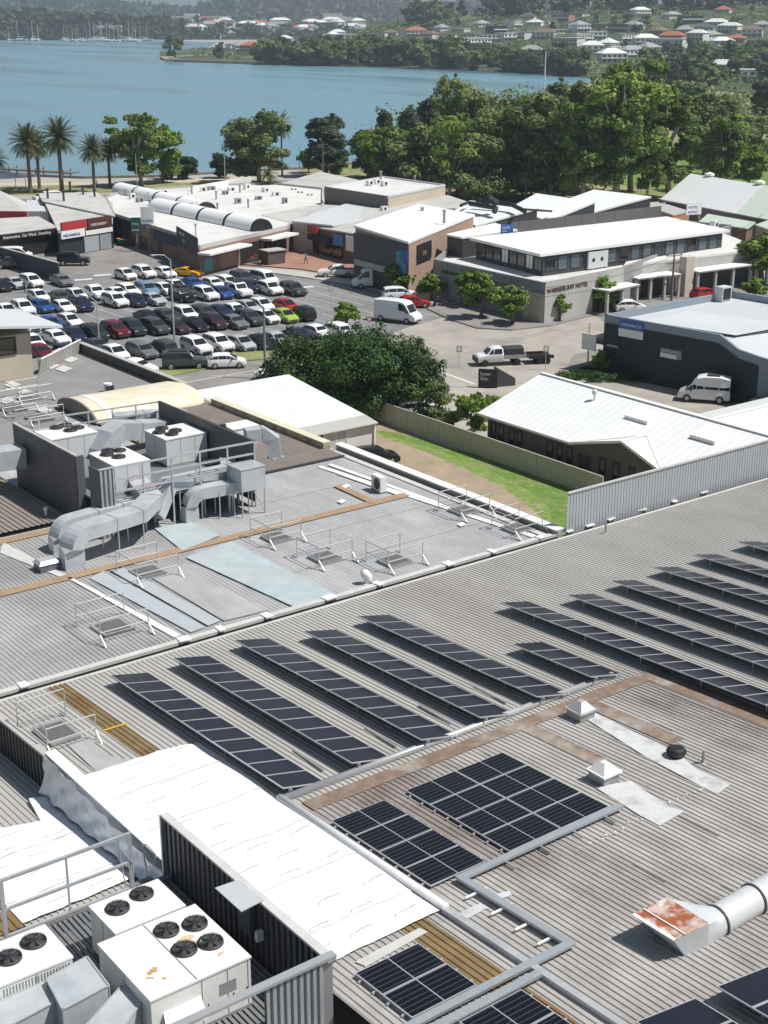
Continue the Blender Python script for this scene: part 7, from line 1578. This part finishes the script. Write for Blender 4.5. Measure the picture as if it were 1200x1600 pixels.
for k,x,y0,yt,w_,l in [('gumB',222,292,174,1.25,'bright airy tree on the foreshore lawn right of the palms'),('bushA',255,286,196,.9,'second airy tree just right of the bright one'),('gumC',405,286,172,1.35,'large dark olive tree on the foreshore beside the queen palm'),('cas',385,284,200,1.2,'lower dark part tree left of the queen palm'),('cas',510,276,178,1.6,'rounded grey green tree standing against the lake'),('dark',268,280,240,1.3,'small round dark tree at the water, left of two'),('dark',292,280,245,1.3,'small round dark tree at the water, right of two'),('dark',345,278,240,1.2,'low dark tree left of the big foreshore tree'),('bushA',482,270,232,1.,'small bright tree below the grey green one'),('dark',530,272,232,1.1,'small dark round tree right of the grey green one')]: ptree(k,x,y0,yt,l,w_,g)
# big dark tree group near the cottage (denser, own crowns)
BT=tree('x',20,9,6.2,24000,.16,LMf,M['trunk'],44,.18,'round','leafy_tree')
p=G(566,655,0); BT.location=(p.x,p.y,0); BT['label']='large dense dark green tree between the cottage and the road'; BT.scale=(.78,.78,.9)
o=copy_tree(BT); p=G(490,640,0); o.location=(p.x,p.y,0); o.rotation_euler=(0,0,2.2); o.scale=(.8,.8,.8); o['label']='dense dark green tree behind the cottage roof'
o=copy_tree(BT); p=G(615,645,0); o.location=(p.x,p.y,0); o.rotation_euler=(0,0,4.); o.scale=(.72,.72,.8); o['label']='dense dark green tree nearest the junction, right of the large one'
ptree('bushB',685,672,600,'olive brown tree leaning over the khaki fence',1.0); ptree('bushA',738,682,615,'bright green bush beside the white house roof',.9); ptree('bushA',765,655,618,'small bright bush at the house corner behind the fence',1.)
for x,y0,yt,w_,l in[(540,515,473,1.5,'round green tree on the island at the car park exit'),(626,462,410,1.4,'green street tree before the brick sided shop'),(674,470,428,1.4,'green street tree left of the hotel wall'),(731,480,425,1.1,'thin tree left of the taller one on the hotel footpath'),(752,498,427,1.1,'tallest street tree on the hotel footpath'),(800,508,447,1.2,'street tree in front of the stone pier'),(875,502,460,1.,'small dark tree in the hotel planter'),(938,488,432,1.2,'street tree under the hotel lettering'),(1190,445,368,1.5,'green tree cut by the right edge beside the hotel wing'),(1180,470,435,1.6,'low green tree behind the zinc roof at right'),(938,586,548,1.,'small tree in the hedge bed below the charcoal wall')]: ptree('street',x,y0,yt,l,w_)
# hedge
def shrub(x,y,rx,ry,h,n,label,lm,ls=.09,name='hedge',z=.1,rz=0,fill=1):
    p=G(x,y,z); t=thing(name,label,'hedge' if name=='hedge' else 'shrub',p,rz=rz); b=MB(); rr=random.Random(int(x*7+y)); k=0
    for i in range(n): c=Vector((rr.uniform(-rx,rx),rr.uniform(-ry,ry),h*rr.uniform(.2,.75))); leaves(b,c,(.5,.5,h*.4),60,ls,rr)
    b.build('foliage',lm,t); 
    b=MB(); 
    for i in range(5): b.tube((rr.uniform(-rx,rx)*.8,rr.uniform(-ry,ry)*.8,0),(rr.uniform(-rx,rx)*.8,0,h*.6),.03,5)
    b.build('stems',M['trunk'],t); return t
shrub(905,588,3.,1.2,.7,60,'low green hedge along the lane, left end',LMf); shrub(972,592,3.6,1.,.8,70,'low green hedge along the lane below the charcoal wall',LMf,rz=-.5)
# palms
def palm(seed,H,L,n,lm,droop=1.,name='date_palm',tr=.35):
    rr=random.Random(seed); t=thing(name,'palm','palm tree'); b=MB(); b.lathe([(tr*1.3,-.1),(tr,.6),(tr*.85,H*.6),(tr*.8,H*.93),(tr*1.5,H*.97),(tr*.6,H)],n=10); b.build('trunk',M['trunk'],t)
    b=MB()
    for i in range(n):
        a=i*2.399963+rr.uniform(-.1,.1); el=R_(80)-R_(125)*(i/n)*rr.uniform(.9,1.1); c=Vector((0,0,H)); d0=Vector((math.cos(a)*math.cos(el),math.sin(a)*math.cos(el),math.sin(el))); pts=[c]; dirr=d0.copy()
        for k in range(9): pts.append(pts[-1]+dirr*(L/9)); dirr=(dirr+Vector((0,0,-.11*droop))).normalized()
        for k in range(1,9):
            p=pts[k]; q=pts[k+1] if k<9 and k+1<len(pts) else pts[k]; dd=(pts[k]-pts[k-1]).normalized(); sd=dd.cross(Vector((0,0,1))); sd=sd.normalized() if sd.length>.1 else Vector((1,0,0)); w_=L*.17*math.sin(math.pi*min(1,(k+1)/10.5))**.6
            b.face([pts[k-1],pts[k],pts[k]+dd*.05]) if False else None
            for s_ in(-1,1):
                for f_ in(0,.5):
                    o_=pts[k-1].lerp(p,f_); tip=o_+sd*s_*w_+dd*w_*.55+Vector((0,0,-w_*.35)); b.face([o_-dd*.05,o_+dd*.13,tip])
        b.path(pts,.05,.05,n=3,round_=True)
    b.build('fronds',lm,t); return t
LMp=leafmat('leaf_palm',(.06,.085,.025),(.14,.165,.055),.6,.15)
DP=palm(3,8,3.6,75,LMp); g='date palms along the foreshore'
for i,(x,y0,yc,l) in enumerate([(48,302,222,'date palm, leftmost of the full crowns, beside a second one'),(62,295,228,'date palm just behind the leftmost pair'),(97,300,214,'tallest date palm on the foreshore lawn'),(148,300,234,'date palm left of the bright airy tree, front one'),(172,292,236,'date palm closest to the bright airy tree'),(-4,300,248,'date palm cut by the left edge')]):
    o=DP if i==0 else copy_tree(DP); p=G(x,y0); H=UP(x,y0,yc); s_=H/8; o.location=p; o.scale=(1.,1.,s_) if False else (max(.95,s_*.95),)*2+(s_,); o.rotation_euler=(0,0,i*1.3); o['label']=l; o['group']=g
QP=palm(5,9,3.4,30,LMp,1.6,'queen_palm',.2); p=G(420,320); H=UP(420,320,272); QP.location=p; QP.scale=(.85,.85,H/9); QP['label']='low drooping palm among the shops behind the arcade'
b=MB(); rr=random.Random(8)
for k in range(16): leaves(b,(rr.uniform(-1.4,1.4),rr.uniform(-1.4,1.4),rr.uniform(1.2,4)),(1.,1.,.8),120,.16,rr)
t=thing('bushy_shrub','bushy shrub at the foot of the drooping palm between shop roofs','shrub',G(418,318)); b.build('foliage',LMb,t); MB().tube((0,0,0),(0,0,2.5),.12,6).build('trunk',M['trunk'],t)
o=copy_tree(QP); p=G(441,275); o.location=p; H=UP(441,275,196); o.scale=(1.1,1.1,H/9); o['label']='tall queen palm against the big dark foreshore tree'
# pavilion, jetty
t=thing('park_pavilion','white canopy shelter on the foreshore at the left edge','pavilion',G(8,300)); b=MB(); b.hexa([(-4,-3,3),(4,-3,3),(4,3,3),(-4,3,3)],[(-.5,-.5,4.4),(.5,-.5,4.4),(.5,.5,4.4),(-.5,.5,4.4)]); b.build('canopy',M['signwhite'],t)
for x in(-3.6,3.6):
    for y in(-2.6,2.6): MB().tube((x,y,0),(x,y,3),.08,6).build('post',LS,t)
a=G(-60,266); e=G(118,277); t=thing('jetty','long dark timber jetty with piles at the left of the lake','jetty',a); d=(e-a).normalized(); L=(e-a).length
b=MB(); b.bar(a+Vector((0,0,1.)),e+Vector((0,0,1.)),3.,.3); b.build('deck',M['timber'],t,w=True)
k=0
while k<L: c=a+d*k; s_=Vector((-d.y,d.x,0))*1.4; b=MB(); b.tube((c.x+s_.x,c.y+s_.y,-.2),(c.x+s_.x,c.y+s_.y,1.7),.18,6); b.tube((c.x-s_.x,c.y-s_.y,-.2),(c.x-s_.x,c.y-s_.y,1.7),.18,6); b.build('pile',M['timber'],t,w=True); k+=8
# blue arch in the park
c=G(985,300,0); t=thing('park_arch','dark blue steel arch in the park behind the gum trunks','arch',c); b=MB(); b.path([(-6+12*k/12,0,.1+5.5*math.sin(math.pi*k/12)) for k in range(13)],.35,.35,n=6,round_=True); b.build('arch',mat('arch_blue',(.04,.08,.14),.5),t); t.rotation_euler=(0,0,-.65)
# ---------------------------------------------------------------- far things: boats, houses, trees
rb=random.Random(31)
def boat():
    t=thing('yacht','yacht','yacht'); b=MB(); rs=[]
    for x,w_,zb in((-5,1.2,.3),(-3,1.6,.0),(1,1.7,-.1),(4,.9,.1),(5.4,.08,.7)): rs.append([(x,-w_,1.3),(x,w_,1.3),(x,w_*.8,.5),(x,0,zb),(x,-w_*.8,.5)])
    b.ring(rs); b.build('hull',M['signwhite'],t); MB().bx(-2,1.5,-.9,.9,1.3,2.0).build('cabin',M['wroof2'],t); MB().tube((.8,0,1.3),(.8,0,14),.09,6).bar((.8,0,3),(-3.5,0,2.9),.3,.3).build('mast',M['signwhite'],t); return t
B0=boat(); 
xs=[100,106,113,119,124,131,137,143,148,155,160,166,172,178,185,192,200,206,212,219,228,14,30,52,60]
for i,x in enumerate(xs):
    o=B0 if i==0 else copy_tree(B0); p=G(x,63.5+rb.uniform(0,1.6)) if x>95 else G(x,64); o.location=(p.x,p.y,0.03); o.rotation_euler=(0,0,rb.uniform(0,6.3)); s_=rb.uniform(1.3,2.1); o.scale=(s_*1.2,s_*1.5,s_); o['label']='small white yacht moored at the far shore, %s'%('among the left few' if x<95 else 'left part of the fleet' if x<150 else 'right part of the fleet'); o['group']='yachts moored along the far shore'
RC=[mat('far_roof_red',(.38,.13,.08),.7),mat('far_roof_grey',(.30,.31,.33),.6),mat('far_roof_white',(.72,.72,.71),.6),mat('far_roof_brown',(.20,.13,.10),.7),mat('far_roof_dark',(.09,.09,.10),.6)]
RN=['red roofed','grey roofed','white roofed','brown roofed','dark roofed']
WC=[M['cream'],M['signwhite'],M['brick'],M['lgrey'],M['taupe']]
def farhouse(i,p,w_,d_,h_,rc,wc,lab,grp,flat_=False,az=None,det=True):
    t=thing('hillside_house',lab,'house',p,grp); az=rb.uniform(-1.1,1.1)+R_(-37) if az is None else az; t.rotation_euler=(0,0,az)
    X,Y=w_/2,d_/2; MB().bx(-X,X,-Y,Y,-3,h_).build('wall',WC[wc],t)
    b=MB()
    if flat_: b.bx(-X-.5,X+.5,-Y-.5,Y+.5,h_,h_+.35)
    else:
        rx=max(.2,X-Y); X+=.6; Y+=.6; e=h_; r_=h_+Y*.5; c=[(-X,-Y,e),(X,-Y,e),(X,Y,e),(-X,Y,e)]; r0,r1=(-rx,0,r_),(rx,0,r_); b.face([c[0],c[1],r1,r0]); b.face([c[1],c[2],r1]); b.face([c[2],c[3],r0,r1]); b.face([c[3],c[0],r0]); b.face(c[::-1]); X-=.6; Y-=.6
    b.build('roof',RC[rc],t)
    if det:
        n_=max(2,int(w_/3.5))
        for fl in range(int(h_//2.9)):
            for k in range(n_):
                x=-X+(k+.5)*w_/n_; b=MB(); b.bx(x-1.1,x+1.1,-Y-.08,-Y+.1,fl*2.9+.9,fl*2.9+2.3); b.build('window',M['glass'],t)
        if h_>5: MB().bx(-X,X,-Y-1.5,-Y-.05,2.85,3.05).bx(-X,X,-Y-1.5,-Y-1.42,3.05,3.9).build('balcony',M['signwhite'],t)
# hillside houses: px, py of the base, width m, storeys, roof colour, wall, flat?
HH=[(650,58,16,2,0,0),(672,64,15,2,3,0),(690,48,14,1,1,1),(740,72,26,2,2,1,1),(762,66,18,2,1,1,1),(720,50,14,1,2,0),(752,42,13,1,1,0),(800,44,16,2,2,1,1),(836,40,14,1,2,1),(858,36,13,1,1,0),(880,33,20,2,3,2),(866,22,14,1,1,1),(905,66,18,2,2,1,1),(925,84,16,2,2,1),(890,72,20,2,2,1,1),(950,80,15,2,2,0),(975,66,17,2,1,1),(965,50,18,2,4,4),(1008,72,18,2,2,1),(1012,88,16,2,1,1),(1050,68,20,2,0,2),(1070,52,16,1,1,0),(1044,74,24,2,2,1,1),(1100,48,17,1,4,0),(1078,36,18,2,3,4),(1120,40,18,1,2,1),(1150,66,15,1,0,2),(1190,70,16,1,0,2),(1128,70,14,1,2,1),(1160,54,15,1,3,0),(990,44,14,1,1,0),(700,66,13,2,4,1,1),(780,82,15,1,4,3,1),(830,84,16,1,1,3),(1180,128,14,2,2,1),(1130,118,16,2,2,0),(1200,118,14,1,2,1),(1080,82,15,1,2,1),(940,44,14,1,3,2),(1190,44,15,1,1,0),
 (366,80,14,2,4,1,1),(380,82,16,2,1,1),(398,82,20,2,0,2),(410,76,14,1,3,0),(352,80,10,1,1,0),(430,76,14,1,1,1),(445,70,15,2,2,0),(470,66,14,1,1,0),(520,60,14,1,2,1),(535,64,20,2,2,1,1),(558,60,13,1,1,0),(590,62,14,2,4,0),(610,56,13,1,3,0),(480,72,13,1,4,1),(500,68,12,1,1,0)]
HX=[(705,76,13,2,2,1,1),(735,58,14,1,1,1),(775,52,15,2,4,4),(790,64,14,2,2,1),(815,62,15,2,1,1,1),(850,62,16,2,3,0),(870,52,14,1,2,1),(905,50,15,2,1,1),(930,62,16,2,2,1,1),(955,98,15,2,2,1),(985,92,16,2,1,1),(1030,60,15,2,3,2),(1035,96,15,2,2,0),(1065,96,14,1,4,1),(1090,64,15,2,2,1),(1110,60,14,1,1,1),(1140,52,15,2,2,0),(1175,58,15,2,3,0),(1105,92,14,2,2,1),(1150,92,14,1,1,0),(1180,90,15,2,2,1),(1150,108,14,1,2,1),(1060,110,14,1,1,1),(825,30,14,1,4,0),(905,26,15,1,3,0),(1000,26,15,2,2,1),(1050,28,16,1,1,0),(1130,20,15,1,0,0)]
HX=[q for q in HX if not (q[0]>1000 and q[1]>85)]
HH=[q for q in HH if not (470<=q[0]<=600 and q[1]>64)]+HX
places={}
for i,q in enumerate(HH):
    x,y,w_,st,rc,wc=q[:6]; fl=len(q)>6; p=onhill(x,y)
    zone='on the low headland' if x<640 else ('halfway up the headland hill' if y>60 else 'high on the headland hill'); st_='two storey' if st==2 else 'single storey'
    farhouse(i,p,w_*rb.uniform(.95,1.3),rb.uniform(9,13),3.2*st,rc,wc,'%s %s house %s'%(RN[rc],st_,zone),'houses on the headland',fl or rb.random()<.3)
# suburb beyond the bay
for i in range(46):
    x=rb.uniform(280,560); y=rb.uniform(36,60); p=PD(x,y-2,2385+(60-y)*9); rc=rb.choice([0,0,1,2,2,2,3]); farhouse(i,p,rb.uniform(20,36),15,rb.choice([5,8]),rc,rb.choice([0,1,2,3]),'tiny %s house at the %s of the suburb across the bay'%(RN[rc],'left' if x<370 else 'middle' if x<460 else 'right'),'houses in the suburb across the bay',rb.random()<.2,det=False)
for i,(x,y,w_) in enumerate([(90,36,40),(100,38,26),(162,50,34),(170,46,40),(20,56,20),(45,52,16),(285,30,50),(300,26,30),(200,52,20),(345,30,40),(520,26,40),(530,30,30),(548,30,26)]):
    p=PD(x,y,2420 if y>44 else 3100); farhouse(i,p,w_,14,4 if w_<30 else 6,2,1,'%s white building among trees on the far shore'%('long' if w_>30 else 'middling' if w_>25 else 'small'),'white buildings on the far shore',True,det=False,az=R_(-37))
# headland trees
gt='trees on the headland'
FT=[(273,92,58,'farB',1.1,'single big rounded tree on the very tip of the headland')]
for k,x,y0,yt in[('farC',342,92,66),('farC',462,101,74),('farA',430,100,82),('farB',402,98,86),('farC',870,117,80),('farA',898,118,76),('farC',795,112,80),('farC',815,113,78)]: FT.append((x,y0,yt,k,1.2,'grey green tree standing at the headland shore'))
for x,y0,yt,k,w_,l in FT:
    p=onhill(x,y0); d=math.hypot(p.x,p.y); H=(y0-yt)*d/2484; ptree(k,x,y0,yt,l,w_,gt,p=p,Hn=H)
for i in range(420):
    zone=rt.random()
    if zone<.36: x=rt.uniform(400,800) if zone<.3 else rt.uniform(800,900); y=interp(TS,x)-rt.uniform(0,16 if x<800 else 5); yk='by the shore'; H=rt.uniform(12,20) if x<720 else rt.uniform(9,14)
    elif zone<.72: x=rt.uniform(640,1230); y=rt.uniform(20,100); yk='among houses'; H=rt.uniform(6,11)
    elif zone<.88: x=rt.uniform(640,1250); y=rt.uniform(interp(TC,x),interp(TC,x)+12); yk='on the crest'; H=rt.uniform(14,23)
    else: x=rt.uniform(1000,1230); y=rt.uniform(90,140); yk='down the slope'; H=rt.uniform(10,15)
    if any(abs(x-q[0])<q[2]*1.2 and -2<y-q[1]<11 for q in HH): continue
    p=onhill(x,y); k=rt.choice(['farA','farB','farC']); kn={'farA':'dark green','farB':'olive green','farC':'grey green'}[k]
    hq=min(HH,key=lambda q:abs(q[0]-x)+2*abs(q[1]-y)); dx,dy=x-hq[0],y-hq[1]; side=('left of' if dx<0 else 'right of') if abs(dx)>abs(dy)*1.5 else ('behind' if dy<0 else 'before')
    ptree(k,x,y,0,'%s tree %s, %s a %s %s house'%(kn,yk,side,RN[hq[4]],'tall' if hq[3]==2 else 'low'),rt.uniform(1.,1.5),gt,p=p,Hn=H)
# underwood of the lakeside wood and the slopes, one mass
b=MB(); rr=random.Random(77)
def mass(x0,x1,y0,y1,n,hh,r_,ls,on=None):
    for _ in range(n):
        x=rr.uniform(x0,x1); y=rr.uniform(y0,y1); p=G(x,y) if not on else on(x,y); leaves(b,(p.x,p.y,p.z+hh*rr.uniform(.2,.9)),(r_*rr.uniform(.6,1.2),)*2+(hh*.4,),14,ls,rr)
mass(560,930,225,250,110,6,4,.5); mass(600,1000,190,236,200,8,5,.7); mass(700,1230,146,190,150,6,6,.9); mass(620,930,286,306,150,3.5,3,.3); mass(1000,1230,160,200,110,5,6,.7)
for _ in range(1000):
    x=rr.uniform(560,1230); y=rr.uniform(interp(TC,x),interp(TS,x)-2); p=onhill(x,y); 
    if any(abs(x-q[0])<q[2]*1.2 and -2<y-q[1]<9 for q in HH): continue
    leaves(b,(p.x,p.y,p.z+2.5),(8,8,4.5),22,1.3,rr)
for _ in range(90): x=rr.uniform(300,620); y=rr.uniform(interp(TC,x),interp(TS,x)-2); p=onhill(x,y); leaves(b,(p.x,p.y,p.z+1.5),(6,6,2.5),20,1.3,rr)
o=b.build('undergrowth',LMo); tag(o,'continuous undergrowth and scrub filling the lakeside wood and headland slopes','undergrowth',kind='stuff')
b=MB(); 
for _ in range(130): x=rr.uniform(250,600); y=rr.uniform(36,58); p=PD(x,y,2450+(60-y)*22); leaves(b,(p.x,p.y,p.z+5),(22,22,9),12,4.,rr,.5)
o=b.build('far_suburb_trees',M['farwood']); tag(o,'dark tree masses threaded between the houses across the bay','woodland',kind='stuff')
# ---------------------------------------------------------------- haze
b=MB(); b.bx(-6500,13500,-3000,13800,-1.,720)
hm=bpy.data.materials.new('haze_air'); hm.use_nodes=True; t=hm.node_tree; t.nodes.remove(t.nodes['Principled BSDF']); vp=t.nodes.new('ShaderNodeVolumePrincipled')
vp.inputs['Color'].default_value=(.72,.88,1.,1); vp.inputs['Density'].default_value=.00017; vp.inputs['Anisotropy'].default_value=.2; t.links.new(vp.outputs[0],t.nodes['Material Output'].inputs['Volume'])
o=b.build('haze',hm); tag(o,kind='stuff')
# ---------------------------------------------------------------- clean up: unused prototypes, unique labels
for k,o in T.items():
    if k not in USED:
        for c in list(o.children): bpy.data.objects.remove(c)
        bpy.data.objects.remove(o)
dup={}
def pxx(o):
    x=o.location.x*CA-o.location.y*SA; fw=o.location.x*SA+o.location.y*CA; z=o.location.z-CAMH; dep=fw*CP-z*SP
    return x/dep*F if dep>0 else 0
for o in COL:
    if o.parent is None and 'label' in o and o.get('kind') is None: dup.setdefault(o['label'],[]).append(o)
ON=['','leftmost','second from left','third from left','fourth from left','fifth from left','sixth from left','seventh from left','eighth from left','ninth from left','tenth from left','eleventh from left','twelfth from left']+[w_+' from left' for w_ in 'thirteenth fourteenth fifteenth sixteenth seventeenth eighteenth nineteenth twentieth'.split()]
for l,os_ in dup.items():
    if 1<len(os_)<=21:
        os_.sort(key=pxx)
        for i,o in enumerate(os_):
            o['label']=(l+', '+('rightmost' if i==len(os_)-1 else ON[min(i+1,len(ON)-1)]))
